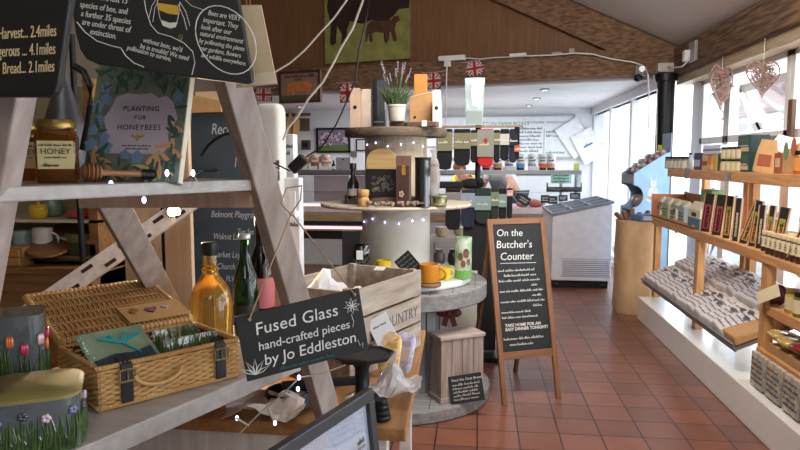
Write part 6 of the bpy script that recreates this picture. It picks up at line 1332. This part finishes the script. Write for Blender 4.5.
for x in (.0142, cl - .036):
    for y in (.0122, cd - .036): MB().b2((x, y, 0), (x + .022, y + .022, chh + .006)).build('corner_post', CRW2, cr_)
MB().b2((.0143, .0123, .0), (cl - .0143, cd - .0123, .01)).build('base', CRW2, cr_)
t = thing('tissue_paper', 'crumpled white tissue paper spilling out of the apple crate', 'paper', mw=mwc @ M.Translation((.02, .06, chh * .72)))
def crumple(w, d, h, seed, n=18, peak=None):
    b = MB(); rn = random.Random(seed); g = []
    for i in range(n + 1):
        r_ = []
        for j in range(n + 1):
            u, v = i / n, j / n; z = rn.uniform(-.5, .5) * h * .35 + h * .5 * math.sin(u * 7 + seed) * math.sin(v * 6 + 1)
            if peak: z += peak[2] * max(0, 1 - math.hypot(u - peak[0], v - peak[1]) * 2.6)
            r_.append(b.bm.verts.new((u * w + rn.uniform(-.3, .3) * w / n, v * d + rn.uniform(-.3, .3) * d / n, z)))
        g.append(r_)
    for i in range(n):
        for j in range(n): b.bm.faces.new((g[i][j], g[i + 1][j], g[i + 1][j + 1], g[i][j + 1]))
    return b
o = crumple(cl * .82, cd * .7, .05, 3, 14, (.25, .5, .11)).build('tissue', TISSUE, t); so = o.modifiers.new('thick', 'SOLIDIFY'); so.thickness = .001
t = thing('gift_tag', 'white paper tag lying in the apple crate near its far end', 'tag', mw=mwc @ M.Translation((cl * .72, .08, chh + .01)) @ M.Rotation(.4, 4, 'Z')); MB().b2((0, 0, 0), (.07, .035, .003)).build('card', WHITE, t); MB().tube([(.0, .017, .002), (-.03, .02, -.01)], .001, 5).build('string', KRAFT, t)
# white card box leaning, packets, plastic sheet
mw, W, H = plane_mw(PY(366, 322, 2.0), PY(386, 312, 2.02), PY(373, 354, 1.98)); t = thing('recipe_box', 'white card box with a loaf picture leaning against the apple crate', 'box', mw=mw)
MB().b2((0, 0, -.03), (W, H, 0)).build('box', WHITE, t, bev=.001); MB().b2((-.0008, 0, -.029), (.0002, H, -.001)).build('grey_spine', mat('spine_grey', (140, 136, 140), .6), t)
q = MB(); scrawl(q, W * .14, W * .92, H * .68, H * .07, .001, seed=5); q.build('print', GINK, t); MB().prism([(W * .2, 0), (W * .95, 0), (W * .95, H * .3), (W * .8, H * .4), (W * .45, H * .36), (W * .2, H * .2)], 0, .0008).build('loaf_picture', mat('loaf', (206, 160, 98), .6, col2=(230, 206, 170), scale=30), t)
for i, (px, py, c, L, rz) in enumerate(((391, 374, (204, 164, 92), 'tan patterned packet lying on the table before the apple crate', .2), (405, 372, (176, 170, 196), 'lavender patterned packet near the table edge by the apple crate', .35))):
    p = PZ(px, py, .752); packet(mat('patterned%d' % i, c, .4, coat=.3, col2=tuple(min(255, k_ + 40) for k_ in c), scale=50, spread=.06), L, (p.x, p.y, .812), -rz, 1.15, .07, .13, .02, group=None, plab=mat('pale_tag%d' % i, (222, 206, 196), .6))
t = thing('plastic_sheet', 'crumpled translucent plastic bag lying on the table edge', 'bag', PZ(368, 403, .757), -.1); o = crumple(.125, .15, .022, 8, 9, (.4, .5, .07)).build('film', mat('milky_film', (214, 212, 214), .25, alpha=.55, coat=.4), t); so = o.modifiers.new('thick', 'SOLIDIFY'); so.thickness = .0008; t.location.z = .785
t = thing('tissue_paper', 'crumpled pinkish white paper under the lower plank on the table', 'paper', PZ(222, 428, .757), .2); o = crumple(.2, .16, .04, 12, 10).build('tissue', mat('pinkish_tissue', (222, 206, 196), .8, bump=.5, scale=18), t); so = o.modifiers.new('thick', 'SOLIDIFY'); so.thickness = .001; t.location.z = .79
# scales
sp_ = PZ(362, 401, .752); t = thing('kitchen_scales', 'old black iron kitchen scales with an octagonal plate on the table', 'scales', (sp_.x, sp_.y, .752), .35)
zp = PY(366, 354, sp_.y).z - .752; q = MB().lathe([(.085, zp - .012), (.095, zp), (.09, zp + .004), (.08, zp - .002), (0, zp - .002)], n=8, sx=1.0, sy=.8); q.build('weighing_plate', mat('old_iron', (44, 42, 42), .5, .5, bump=.3, scale=30), t)
MB().lathe([(.05, 0), (.05, .012), (.03, .02), (.02, .03), (.02, zp - .04), (.03, zp - .02), (.03, zp - .012)], n=28).build('pillar', IRON, t, smooth=True); MB().bar((-.22, 0, zp * .45), (.02, 0, zp * .45), .02, .022).build('beam', IRON, t, bev=.003)
MB().lathe([(.05, 0), (.07, .015), (.062, .05), (.058, .05), (.06, .02), (0, .012)], c=(-.2, .0, .0), n=32).build('weight_pan', IRON, t, smooth=True)
for k in range(4):
    wp_ = PZ(381, 419, .752); o = thing('scale_weight', 'round black scale weight stacked by the dark picture frame, %s from the table' % orn(k), 'weight', (wp_.x, wp_.y, .752 + k * .0135), 0, 'stacked scale weights'); r_ = .026 - .003 * k; MB().lathe([(r_ * .94, 0), (r_, .002), (r_, .010), (r_ * .94, .013), (0, .013)], n=28).build('disc', IRON, o, smooth=True)
# framed plan leaning in front
ptr, ptl = PY(371, 388, 1.34), PY(258, 460, .96); pbr = PY(389, 470, 1.37)
mw, W, H = plane_mw(ptl, ptr, ptl + (pbr - ptr)); t = thing('picture_frame', 'grey picture frame with a pale sketched plan leaning at the bottom of the view', 'picture frame', mw=mw); fw = .024
q = MB(); q.b2((0, 0, -.014), (W, fw, .006)); q.b2((0, H - fw, -.014), (W, H, .006)); q.b2((0, fw, -.014), (fw, H - fw, .006)); q.b2((W - fw, fw, -.014), (W, H - fw, .006)); q.build('frame', mat('grey_black_frame', (48, 50, 54), .4), t, bev=.002)
MB().b2((fw - .002, fw - .002, -.012), (W - fw + .002, H - fw + .002, -.004)).build('print_sheet', mat('plan_sheet', (226, 228, 240), .5, col2=(216, 220, 234), scale=6), t)
q = MB(); rn = random.Random(14); L_ = []
for k in range(16): x, y = rn.uniform(fw + .02, W - fw - .02), rn.uniform(fw + .02, H - fw - .02); q.tube([(x, y, -.0035), (x + rn.uniform(-.03, .03), y - .02, -.0035), (x + rn.uniform(-.02, .02), y - .04, -.0035)], .0004, 4)
q.build('pencil_lines', mat('pencil', (130, 132, 144), .8), t); q = MB(); scrawl(q, W - fw - .05, W - fw - .012, H * .5, .011, .003, -.0036, 3); scrawl(q, W - fw - .05, W - fw - .02, H * .45, .005, .001, -.0036, 5); q.build('ink_marks', BLACK, t)
MB().b2((fw, fw, -.003), (W - fw, H - fw, -.002)).build('glazing', glass('picture_glass', (252, 253, 255), .06), t)
bs_ = thing('added_stool', 'low plain support added out of view under the leaning picture frame', 'added_stool', ((ptl + pbr) / 2).xy.to_3d())  # unseen prop added below the view so the leaning frame rests on something
zb = (mw @ V((0, 0, 0))).z; zb2 = (mw @ V((W, 0, 0))).z
bs_.location = V(((mw @ V((W / 2, 0, 0))).x, (mw @ V((W / 2, 0, 0))).y, 0)); zz = min(zb, zb2) - .016
MB().b2((-.16, -.12, zz - .03), (.16, .12, zz)).build('seat', WPAINT, bs_)
for x in (-.15, .12):
    for y in (-.11, .08): MB().b2((x, y, 0), (x + .03, y + .03, zz - .03)).build('leg', WPAINT, bs_)
# fairy string dangling in front of the table
wp = [(345, 365, 1.30), (318, 375, 1.30), (300, 377, 1.30), (282, 395, 1.31), (262, 411, 1.32), (245, 428, 1.33), (226, 448, 1.33), (205, 470, 1.33)]
wp2 = [PY(*q) for q in wp]
t = light_string('dangling string of lights crossing below the glass sign', wp2, [PY(298, 389, 1.30), PY(275, 423, 1.31), PY(237, 418, 1.32), PY(299, 388, 1.30)][:3] + [PY(299, 377.5, 1.29)], .0016)
for a, b in (((284, 392), (297, 400)), ((268, 408), (275, 424)), ((249, 426), (236, 418))): MB().tube([PY(*a, 1.31) - t.location, PY(*b, 1.31) - t.location], .0022, 6).build('lamp_stem', mat('clear_wire', (206, 204, 190), .4), t)
# ---------------------------------------------------------------- left-hand back of the shop
def warm_lamp():
    p = PY(174, 212, 2.45); t = thing('spotlight', 'glowing warm spotlight under the upper plank before the pale boards', 'lamp', p); tgt = V((-.82, 1.7, .85)); d = (tgt - p).normalized(); R = d.to_track_quat('-Z', 'Y').to_matrix()
    q = MB().cyl(-d * .004, -d * -.012 - d * .0, .001); q.bm.clear(); q.lathe([(0, .06), (.02, .06), (.026, .04), (.029, 0), (.026, -.001), (.025, .006), (0, .006)], n=28); bmesh.ops.transform(q.bm, matrix=R.to_4x4(), verts=q.bm.verts); q.build('housing', IRON, t, smooth=True)
    q = MB().lathe([(.025, .004), (.015, .002), (0, .001)], n=24); bmesh.ops.transform(q.bm, matrix=R.to_4x4(), verts=q.bm.verts); q.build('bulb_face', mat('warm_bulb', (255, 226, 176), .4, emit=12), t, smooth=True)
    MB().tube([-d * .06, V((.02, .02, .08)) - d * .06, V((.05, .16, .16)), V((.05, .31, .16))], .008, 8).build('arm', IRON, t)
    l = bpy.data.lights.new('spotlight_glow', 'SPOT'); l.energy = 75; l.color = (1, .74, .46); l.spot_size = 1.9; l.spot_blend = .7; l.shadow_soft_size = .03
    o = bpy.data.objects.new('spotlight_glow', l); COL.objects.link(o); o.location = p + d * .015; o.rotation_euler = R.to_euler(); return t
warm_lamp()
PBW = wood('warm_lit_board', (222, 196, 164), (196, 166, 132), 2, .7, 3, .2)  # warm lamplight is brightened into this board colour
yb_ = 2.75
t = thing('board_screen', 'screen of wide pale vertical boards behind the warm spotlight', 'screen', (PY(160, 200, yb_).x, yb_, 0)); x0 = t.location.x
for a, b in ((104, 159), (163, 190)):
    xa, xb = PY(a, 200, yb_).x - x0, PY(b, 200, yb_).x - x0; MB().b2((xa, 0, 0), (xb, .03, 1.62)).build('board', PBW, t, bev=.003)
MB().b2((PY(159, 200, yb_).x - x0, .012, 0), (PY(163, 200, yb_).x - x0, .03, 1.6)).build('dark_gap', mat('gap_dark', (40, 32, 28), .9), t)
# slotted reclaimed rail leaning across
A, B = PY(62, 291, 2.25), PY(186, 205, 2.5); t = thing('slotted_rail', 'long whitewashed rail with dark slots leaning diagonally before the pale boards', 'rail', A); d = B - A; ln = d.length
X = d.normalized(); Yv = V((0, 1, 0)).cross(X).normalized() * -1; Zv = X.cross(Yv); R = M((X, Yv, Zv)).transposed(); t.rotation_euler = R.to_euler()
MB().b2((-.2, -.036, -.012), (ln + .04, .036, .012)).build('rail', WPAINT, t, bev=.003); q = MB()
for k in range(7): u = ln * (k + .2) / 7; q.b2((u, -.026 + .032 * (k % 2), -.014), (u + .045, -.012 + .032 * (k % 2), .014))
q.build('slot', mat('slot_dark', (48, 34, 28), .9), t)
# big blackboard
yk = 3.05; mw, W, H = plane_mw(PY(192, 100, yk), PY(268, 105, yk), V((PY(192, 100, yk).x, yk, .0))); t = thing('blackboard', 'tall grey blackboard of delivery stops behind the bottles', 'blackboard', mw=mw)
MB().b2((0, 0, -.02), (W, H, 0)).build('board', mat('grey_slate', (66, 78, 88), .7, col2=(56, 66, 76), scale=4), t); MB().b2((-.025, 0, -.03), (0, H, .012)).build('weathered_edge', mat('weathered_edge', (196, 196, 176), .8, col2=(120, 130, 96), scale=16), t)
def bpx(px, py): p = mw.inverted() @ PY(px, py, yk); return p.x, p.y
u = WPX(1, PY(240, 200, yk)); GCH = mat('soft_chalk', (196, 200, 202), .9)
for s, px, py, sz in (('Recommended', 211, 134, 15), ('New', 234, 167, 15), ('Belmont Playground', 211, 217, 9.5), ('Walnut Lane', 213, 239, 9), ('Tue Sat', 237, 234, 8), ('Market Lay-by', 213, 257, 9), ('Church End', 217, 269, 9), ('FLW 4', 226, 281, 8)):
    x, y = bpx(px, py); o = text(t, s, x, y, sz * u, GCH, rot=.06, shear=.2); o.scale.x *= .7
# kraft folders on top of blackboard height: on a high shelf
t = thing('kraft_folder', 'kraft card folder tilted above the blackboard', 'folder', PY(190, 113, 3.028)); c = [PY(a, b, 3.028) - t.location for a, b in ((190, 113), (222, 112), (221, 101), (192, 95))]; MB().prism([(p.x, p.z) for p in c], 0, .01, UPR).build('folder', KRAFT, t)
t.location.y -= .0
t = thing('kraft_folder', 'second kraft folder behind the tilted one above the blackboard', 'folder', PY(200, 104, 3.04)); c = [PY(a, b, 3.04) - t.location for a, b in ((200, 112), (240, 112), (240, 91), (196, 92))]; MB().prism([(p.x, p.z) for p in c], 0, .01, UPR).build('folder', mat('light_kraft', (206, 178, 140), .85), t)
# white rounded dispenser and white boxes behind the leg
y_ = 2.35; t = thing('paper_roll', 'white rounded paper dispenser standing behind the ladder leg', 'dispenser', (PY(268, 200, y_).x, y_ + .05, .752)); w = dep(24, y_)
zt_ = PY(268, 103, y_).z - .752; MB().lathe([(w * .56, 0), (w * .56, zt_ - .03), (w * .5, zt_ - .008), (w * .4, zt_), (0, zt_)], n=36, power=5).build('case', mat('ivory_white', (220, 216, 208), .5), t, smooth=True)
q = MB(); q2 = M.Translation((w * .4, -w * .5, zt_ * .5)); scrawl(q, 0, .08, 0, .014, .003, seed=8); o = q.build('print', GINK, t); o.matrix_local = M.Translation((w * .52, -w * .545, zt_ * .68)) @ UPR @ M.Rotation(PI / 2, 4, 'Z')
for i, (a, b, pt, y, L, zb_) in enumerate(((281, 294, 134, 2.55, 'tall white leaflet box with lines of print right of the paper dispenser', .752), (281, 299, 178, 2.40, 'lower white box with a plug light in front of the leaflet box', .752))):
    p = onz((a + b) / 2, zb_, y); w = dep(b - a, y); h = PY((a + b) / 2, pt, y).z - zb_; t = thing('leaflet_box', L, 'box', p); MB().b2((-w / 2, 0, 0), (w / 2, .06, h)).build('box', mat('white_card', (226, 226, 228), .6), t, bev=.003); q = MB()
    for k in range(2 if i == 0 else 1): scrawl(q, -w * .35, w * .4, h * (.93 - .035 * k) if i == 0 else h * .7, .014, .0025, seed=k)
    o = q.build('print', GINK, t); o.matrix_local = M.Translation((0, -.001, 0)) @ UPR
    if i: MB().b2((-w * .1, -.006, h * .74), (w * .3, 0, h * .92)).build('plug_plate', WHITE, t, bev=.002); MB().ball((w * .4, -.006, h * .78), .007, n=10).build('indicator', mat('led_white', (240, 246, 255), .3, emit=4), t)
# cables: dark adapter with lead, two pale cords
y = 1.75; t = thing('power_adapter', 'black power adapter hanging on its lead beside the paper dispenser', 'adapter', PY(298, 164, y)); q = MB().box((0, 0, 0), (.05, .024, .03), R3(0, -.75, 0)); q.build('adapter_block', BLACK, t, bev=.004)
ld_ = [(306, 157), (322, 147), (336, 125), (342, 112), (355, 82), (359, 50), (366, 20), (374, -30)]; lp_ = [PY(a, b, y) for a, b in ld_]; lp_.append(V((lp_[-1].x, lp_[-1].y, 2.51 + (2.06 - lp_[-1].x) * .53 + .02))); MB().tube([q - t.location for q in lp_], .0022, 6).build('lead', BLACK, t); MB().tube([PY(a, b, y) - t.location for a, b in [(290, 171), (284, 168), (278, 165), (268, 160)]], .0022, 6).build('lead', BLACK, t)
PC = mat('pale_cord', (222, 212, 196), .6)
def cord(label, pts, y, r, m=PC): p = [PY(a, b, y) for a, b in pts]; p = ([V((p[0].x, p[0].y, 2.51 + (2.06 - p[0].x) * .53 + .02))] if pts[0][1] < 0 else []) + p; o = p[0].copy(); return tag(MB().tube([q - o for q in p], r, 6).build('cord', m, None, smooth=True, loc=o), label, 'cord')
cord('thick pale cord running down past the cow plaque', [(374, -40), (363, 0), (353, 28), (341, 48), (334, 62), (323, 82), (309, 98), (298, 116), (288, 128), (283, 140)], 1.7, .003)
cord('thin pale cord slanting from the top to the cream tag', [(360, -30), (347, 0), (334, 18), (320, 33), (305, 50), (290, 63), (275, 72)], 1.6, .0022)
cord('black strap curving before the blackboard by the ladder leg', [(201, 156), (208, 146), (216, 139), (226, 134), (236, 133), (250, 134)], 1.5, .004, BLACK)
# --- dim dresser with crockery
yd_ = 2.55; xl, xr = PY(-60, 250, yd_).x, PY(99, 250, yd_).x; t = thing('dresser', 'dim wooden dresser with crockery at the left behind the ladder', 'dresser', (xl, yd_, 0)); wd = xr - xl
za, zb_, zc_ = PY(60, 217, yd_).z, PY(60, 251, yd_).z, PY(60, 272, yd_).z
DRW = wood('dresser_wood', (150, 110, 66), (112, 76, 42), 0, .7, 5, .2)
MB().b2((0, .3, 0), (wd, .32, 1.75)).build('back_panel', mat('sage_back', (148, 140, 108), .8, scale=4), t)
for z in (za - .012, zb_ - .02): MB().b2((0, 0, z - .012), (wd, .3, z)).build('shelf', DRW if z < 1.1 else mat('pale_shelf', (196, 186, 160), .7), t)
MB().b2((0, -.06, 0), (wd, .3, zc_)).build('cupboard', DRW, t, bev=.004); MB().b2((0, -.075, zc_), (wd, .3, zc_ + .03)).build('worktop', DRW, t, bev=.004)
for x in (0, wd - .04): MB().b2((x, 0, 0), (x + .04, .3, 1.75)).build('side_post', DRW, t)
q = MB(); q.b2((wd * .45, -.03, zc_ + .05), (wd * .9, .28, zb_ - .034)); q.build('bay_shade', mat('gap_dark', (40, 32, 28), .9), t)  # solid dark block stands in for shade in the open bay
p = PY(81, 230, yd_ - .12); t = thing('black_post', 'black upright pole before the dim dresser', 'pole', (p.x, yd_ - .12, 0)); MB().cyl((0, 0, 0), (0, 0, 1.9), .0115, n=14).build('pole', IRON, t, smooth=True)
def crock(name, label, cat, px, zz, prof, c, dy=.1, handle=None, lid=None, col2=None):
    p = PY(px, 220, yd_ + dy); t = thing(name, label, cat, (p.x, yd_ + dy, zz + .001)); m = mat('glz_%d_%d_%d' % c, c, .3, coat=.4, col2=col2, scale=20); MB().lathe(prof, n=28).build('vessel', m, t, smooth=True)
    if handle: r_, z0, z1 = handle; MB().tube([(r_ + .03 * math.sin(a), 0, (z0 + z1) / 2 + (z1 - z0) / 2 * math.cos(a)) for a in [PI * k / 10 for k in range(11)]], .005, 7).build('handle', m, t, smooth=True)
    if lid: MB().lathe(lid, n=24).build('lid', m, t, smooth=True)
    return t
S1, S2 = za - .012, zb_ - .02
crock('lidded_pot', 'small yellow lidded pot on the upper dresser shelf', 'pot', 39, S1, [(.03, 0), (.038, .01), (.038, .045), (.034, .048)], (206, 168, 40), .06, None, [(.036, .048), (.03, .058), (.006, .062), (.008, .07), (0, .072)])
crock('lidded_pot', 'pale teal pot behind the yellow lidded pot', 'pot', 53, S1, [(.035, 0), (.045, .01), (.045, .07), (.04, .08), (0, .08)], (120, 142, 122), .16)
crock('dish', 'red domed dish on the upper dresser shelf', 'dish', 84, S1, [(.05, 0), (.075, .012), (.06, .03), (.015, .045), (.012, .055), (0, .056)], (190, 70, 50), .1)
crock('jug', 'tall white mug with a handle on the dresser shelf', 'mug', 42, S2, [(.04, 0), (.042, .01), (.04, .11), (.036, .11), (.036, .012), (0, .012)], (206, 206, 200), .05, (.04, .03, .09))
crock('jug', 'white patterned mug left of the tall white mug', 'mug', 22, S2, [(.04, 0), (.044, .01), (.04, .095), (.036, .095), (.036, .012), (0, .012)], (176, 186, 184), .07, (.04, .03, .08), None, (120, 140, 146))
crock('bowl', 'yellow bowl with a green band at the back of the dresser shelf', 'bowl', 84, S2, [(.05, 0), (.075, .03), (.08, .075), (.076, .075), (.07, .03), (0, .01)], (176, 160, 80), .2, None, None, (110, 130, 100))
crock('bowl', 'pale green-white crock between the mugs and the boards', 'bowl', 60, S2, [(.03, 0), (.05, .02), (.045, .06), (.03, .065), (0, .065)], (170, 180, 164), .16)
for i, (px, dy, r_, L) in enumerate(((48, .0, .085, 'round brown serving board lying tilted at the front of the dresser shelf'), (66, .16, .09, 'round brown board leaning behind the yellow bowl'))):
    p = PY(px, 240, yd_ + dy); t = thing('serving_board', L, 'board', (p.x, yd_ + dy, S2 + (.03 if i == 0 else .055))); t.rotation_euler = (.32 if i == 0 else .9, .1, .1); MB().lathe([(r_ * .96, -.006), (r_, 0), (r_ * .96, .006), (0, .007)], n=36).build('disc', wood('dark_round_wood', (124, 82, 46), (86, 54, 28), 0, .5), t, smooth=True)
crock('basket', 'pale straw basket on the right of the dresser shelf', 'basket', 92, S2, [(.05, 0), (.075, .02), (.08, .045), (.06, .06), (0, .066)], (196, 164, 112), .1)
p = PY(82, 243, yd_); t = thing('green_box', 'dark green box standing before the straw basket', 'box', (p.x, yd_ - .0, S2 + .001)); MB().b2((-.06, 0, 0), (.06, .03, .05)).build('box', mat('bottle_green', (52, 62, 36), .6), t, bev=.002)
p = PY(4, 262, yd_ - .1); t = thing('little_chest', 'little wooden drawer chest at the left end of the dresser', 'drawers', (p.x - .03, yd_ - .06, zc_ + .031)); MB().b2((-.09, -.012, 0), (.09, .06, .08)).build('chest_body', DRW, t, bev=.003)
for k in range(2): dw = MB().b2((-.08, -.018, .006 + .037 * k), (.08, -.012, .036 + .037 * k)).build('drawer', mat('drawer_front', (176, 130, 78), .6), t); MB().ball((0, -.021, .021 + .037 * k), .005, n=8).build('knob', BLACK, dw)
# old long wooden trough below dresser
p0, p1 = PZ(-30, 300, .95), PZ(130, 283, .98)
# ---------------------------------------------------------------- on the gable and beams
def PG(px, py, off):                                        # point on the gable plane, OFF metres in front of it
    d = ray(px, py); return EYE + d * (((GL + gn * off) - EYE).dot(gn) / d.dot(gn))
GM = lambda p: (lambda m: (setattr(m, 'translation', V(p)), m)[1])(M((gd, V((0, 0, 1)), gn)).transposed().to_4x4())
tl, tr, bl = PG(325, -46, .04), PG(411, -46, .04), PG(325, 64, .04); mw = GM(bl); W = (tr - tl).dot(gd); H = tl.z - bl.z
t = thing('cow_canvas', 'large canvas photograph of brown cattle on grass fixed to the gable boards', 'picture', mw=mw); MB().b2((0, 0, -.03), (W, H, 0)).build('canvas', mat('grass_print', (160, 156, 90), .8, col2=(116, 122, 64), scale=7), t)
def cpx(px, py): p = mw.inverted() @ PG(px, py, .04); return (p.x, p.y)
CW = mat('cow_brown', (58, 36, 28), .8, col2=(40, 24, 20), scale=6); CF = mat('calf_brown', (98, 62, 42), .8, col2=(74, 44, 30), scale=6)
MB().b2((0, H * .62, 0), (W, H, .001)).build('far_field', mat('far_grass', (178, 172, 104), .8, col2=(140, 140, 80), scale=5), t)
MB().prism([cpx(*q) for q in ((329, -12), (333, -20), (350, -22), (380, -20), (396, -16), (408, -14), (410.5, -4), (409, 8), (399, 9), (395, 14), (390, 19), (389, 40), (386, 44), (384, 40), (383, 22), (372, 20), (362, 24), (350, 21), (347, 30), (347, 42), (344, 45), (341, 44), (342, 34), (337, 26), (336, 43), (332, 46), (330, 43), (331, 24), (327, 8))], .001, .002).build('cow', CW, t)
MB().prism([cpx(*q) for q in ((368, 24), (372, 20.5), (384, 21), (391, 20), (394, 16), (399, 16), (400, 20), (396, 23.5), (395, 29), (397, 40), (395, 42), (393, 40), (391, 32), (388, 31), (388, 41), (386, 42.5), (385, 33), (375, 32), (372, 34), (373, 41), (371, 43), (369, 40), (369, 33), (367, 42), (365.5, 42), (366, 30))], .0025, .0035).build('calf', CF, t)
# cow plaque on the tie beam
tl, tr, bl = PG(279.5, 72, .16), PG(320.5, 72, .16), PG(279.5, 103.5, .16); mw = GM(bl); W = (tr - tl).dot(gd); H = tl.z - bl.z
t = thing('cow_plaque', 'small brown vintage plaque with an orange cow hung on the tie beam', 'plaque', mw=mw); MB().b2((0, 0, -.05), (W, H, 0)).build('panel', mat('plaque_brown', (160, 128, 108), .8, col2=(124, 96, 80), scale=8), t, bev=.004); q = MB(); b_ = W * .05
for z in ((0, 0, W, b_), (0, H - b_, W, H), (0, 0, b_, H), (W - b_, 0, W, H)): q.b2((z[0], z[1], 0), (z[2], z[3], .008))
q.build('frame', mat('plaque_edge', (70, 44, 36), .7), t)
MB().prism([(W * x, H * y) for x, y in ((.2, .5), (.25, .62), (.4, .66), (.6, .65), (.72, .68), (.8, .6), (.82, .5), (.75, .46), (.72, .4), (.7, .24), (.66, .24), (.66, .36), (.4, .36), (.36, .24), (.32, .24), (.31, .38), (.24, .36), (.22, .24), (.19, .24))], .0005, .002).build('cow', mat('plaque_cow', (216, 130, 72), .7, col2=(176, 98, 54), scale=12), t); MB().b2((b_, b_, .0), (W - b_, H * .24, .001)).build('grass', mat('plaque_grass', (84, 84, 50), .8), t)
q = MB(); scrawl(q, W * .14, W * .86, H * .8, H * .1, .006, seed=3); scrawl(q, W * .4, W * .62, H * .7, H * .07, .005, seed=5); q.build('title_writing', mat('plaque_title', (64, 42, 38), .8), t)
# bunting flags
NAVYC = mat('flag_navy', (44, 50, 84), .9); WHC = mat('flag_white', (220, 208, 200), .9); RDC = mat('flag_red', (178, 52, 54), .9)
for i, (a, c, b, d, off, L) in enumerate(((255, 88, 272, 101, .106, 'small union flag at the left end of the bunting by the cow plaque'), (340, 83, 355, 103, .106, 'small union flag hanging left of the box files'), (426.5, 73, 441, 90, .106, 'small union flag above the white box file'), (467, 62.5, 484, 77, .106, 'small union flag above the clear hanging bag'))):
    tl, tr, bl = PG(a, c, off), PG(b, c, off), PG(a, d, off); mw = GM(bl) @ M.Rotation((-.05, 0, .03, .12)[i], 4, 'Z'); W = (tr - tl).dot(gd); H = tl.z - bl.z; t = thing('bunting_flag', L, 'flag', mw=mw, group='union flag bunting')
    MB().b2((0, 0, -.003), (W, H, 0)).build('cloth', NAVYC, t)
    dg_ = MB(); rd = MB()
    for A, B in (((0, 0), (W, H)), ((0, H), (W, 0))):
        dv_ = V((B[0] - A[0], B[1] - A[1])).normalized(); nn = V((-dv_.y, dv_.x))
        for mb_, hw_, zz in ((dg_, H * .13, .0008), (rd, H * .04, .0014)):
            s0, s1 = V(A) + dv_ * hw_ * 1.3, V(B) - dv_ * hw_ * 1.3; mb_.prism([tuple(s0 + nn * hw_), tuple(s0 - nn * hw_), tuple(s1 - nn * hw_), tuple(s1 + nn * hw_)], 0, zz)
    dg_.b2((W * .34, 0, 0), (W * .66, H, .0016)); dg_.b2((0, H * .33, 0), (W, H * .67, .0016)); dg_.build('white_cross', WHC, t)
    rd.b2((W * .41, 0, 0), (W * .59, H, .0024)); rd.b2((0, H * .41, 0), (W, H * .59, .0024)); rd.build('red_cross', RDC, t)
    MB().tube([(-.05, H + .01, 0), (0, H, 0), (W, H, 0), (W + .05, H + .01, 0)], .003, 5).build('tape', WHC, t)
# electrics
def onbeam(label, name, cat, a, c, b, d, off, th, m, part='case'):
    tl, tr, bl = PG(a, c, off), PG(b, c, off), PG(a, d, off); t = thing(name, label, cat, mw=GM(bl)); MB().b2((0, 0, -.03), ((tr - tl).dot(gd), tl.z - bl.z, th)).build(part, m, t, bev=.004); return t
t = onbeam('white multi-way socket strip on the tie beam above the drum tower', 'extension_socket', 'socket', 439, 56.5, 465, 61.5, .15, .03, WHITE); W = PG(465, 58, .15) - PG(439, 58, .15); MB().box((W.length * .35, -.03, .02), (.07, .07, .05)).build('plug', WHITE, t, bev=.005)
onbeam('small white socket strip further along the tie beam', 'extension_socket', 'socket', 510, 54, 526, 57, .15, .03, WHITE)
onbeam('little white clip box at the window end of the tie beam', 'junction_box', 'junction box', 552, 52.5, 562, 54.5, .15, .02, mat('greyish', (170, 164, 160), .5)); onbeam('small grey sensor near the rafter foot on the tie beam', 'junction_box', 'junction box', 569.5, 49, 574.5, 53, .15, .04, mat('greyish', (170, 164, 160), .5))
def wcord(label, P, r, m=None): o = P[0].copy(); return tag(MB().tube([q - o for q in P], r, 6).build('cable', m or WHITE, None, smooth=True, loc=o), label, 'cable')
wcord('white cable along the tie beam between the two socket strips', [PG(a, b, .16) for a, b in ((465, 58), (480, 59), (495, 57.5), (510, 57), (526, 56))], .006)
wcord('white cable hanging from the socket strip past the white box file', [PG(a, b, .19) for a, b in ((447, 62), (446.5, 80), (446, 100), (445.5, 126))], .008)
wcord('white cable running along the tie beam into the corner by the iron post', [PG(a, b, .17) for a, b in ((526, 56), (552, 55), (575, 53), (592, 54), (612, 59), (632, 62), (645, 66))] + [PY(648, 75, 6.5), PY(649, 100, 6.42), PY(649, 128, 6.42)], .007)
t = onbeam('black sensor at the right end of the tie beam', 'security_sensor', 'sensor', 635, 66, 646, 76, .17, .05, BLACK); MB().cyl((.07, .06, .05), (.07, .06, .07), .03).build('lens', mat('grey_lens', (150, 150, 156), .2), t); MB().ball((.03, -.02, .02), .045, n=14).build('lower_dome', BLACK, t, smooth=True)
xs = 1.93
p = PX(692.5, 51.5, xs - .02); t = thing('wall_socket', 'grey single socket with white plug on the window beam', 'socket', p); MB().b2((-.01, -.09, -.09), (.02, .09, .09)).build('plate', mat('grey_plastic', (150, 148, 146), .4), t, bev=.006); MB().b2((-.06, .02, -.08), (-.01, .1, .02)).build('plug', WHITE, t, bev=.008)
p2_ = PX(659, 68, xs - .13); t = thing('junction_box', 'white junction box on the window beam above the iron post', 'junction box', p2_); MB().b2((-.02, -.05, -.045), (.14, .05, .045)).build('case', mat('offwhite_plastic', (206, 202, 196), .4), t, bev=.008)
wcord('white flex looping from the junction box to the socket on the window beam', [PX(a, b, xs - .06) for a, b in ((662, 62), (666, 66), (674, 67.5), (682, 66.5), (687, 62), (689, 57))], .007)
wcord('white cable dropping from the junction box beside the iron post', [p2_ + V((-.05, 0, -.07)), PY(657, 90, p2_.y - .2), PY(656.5, 130, p2_.y - .2), PY(656, 160, p2_.y - .2)], .006)
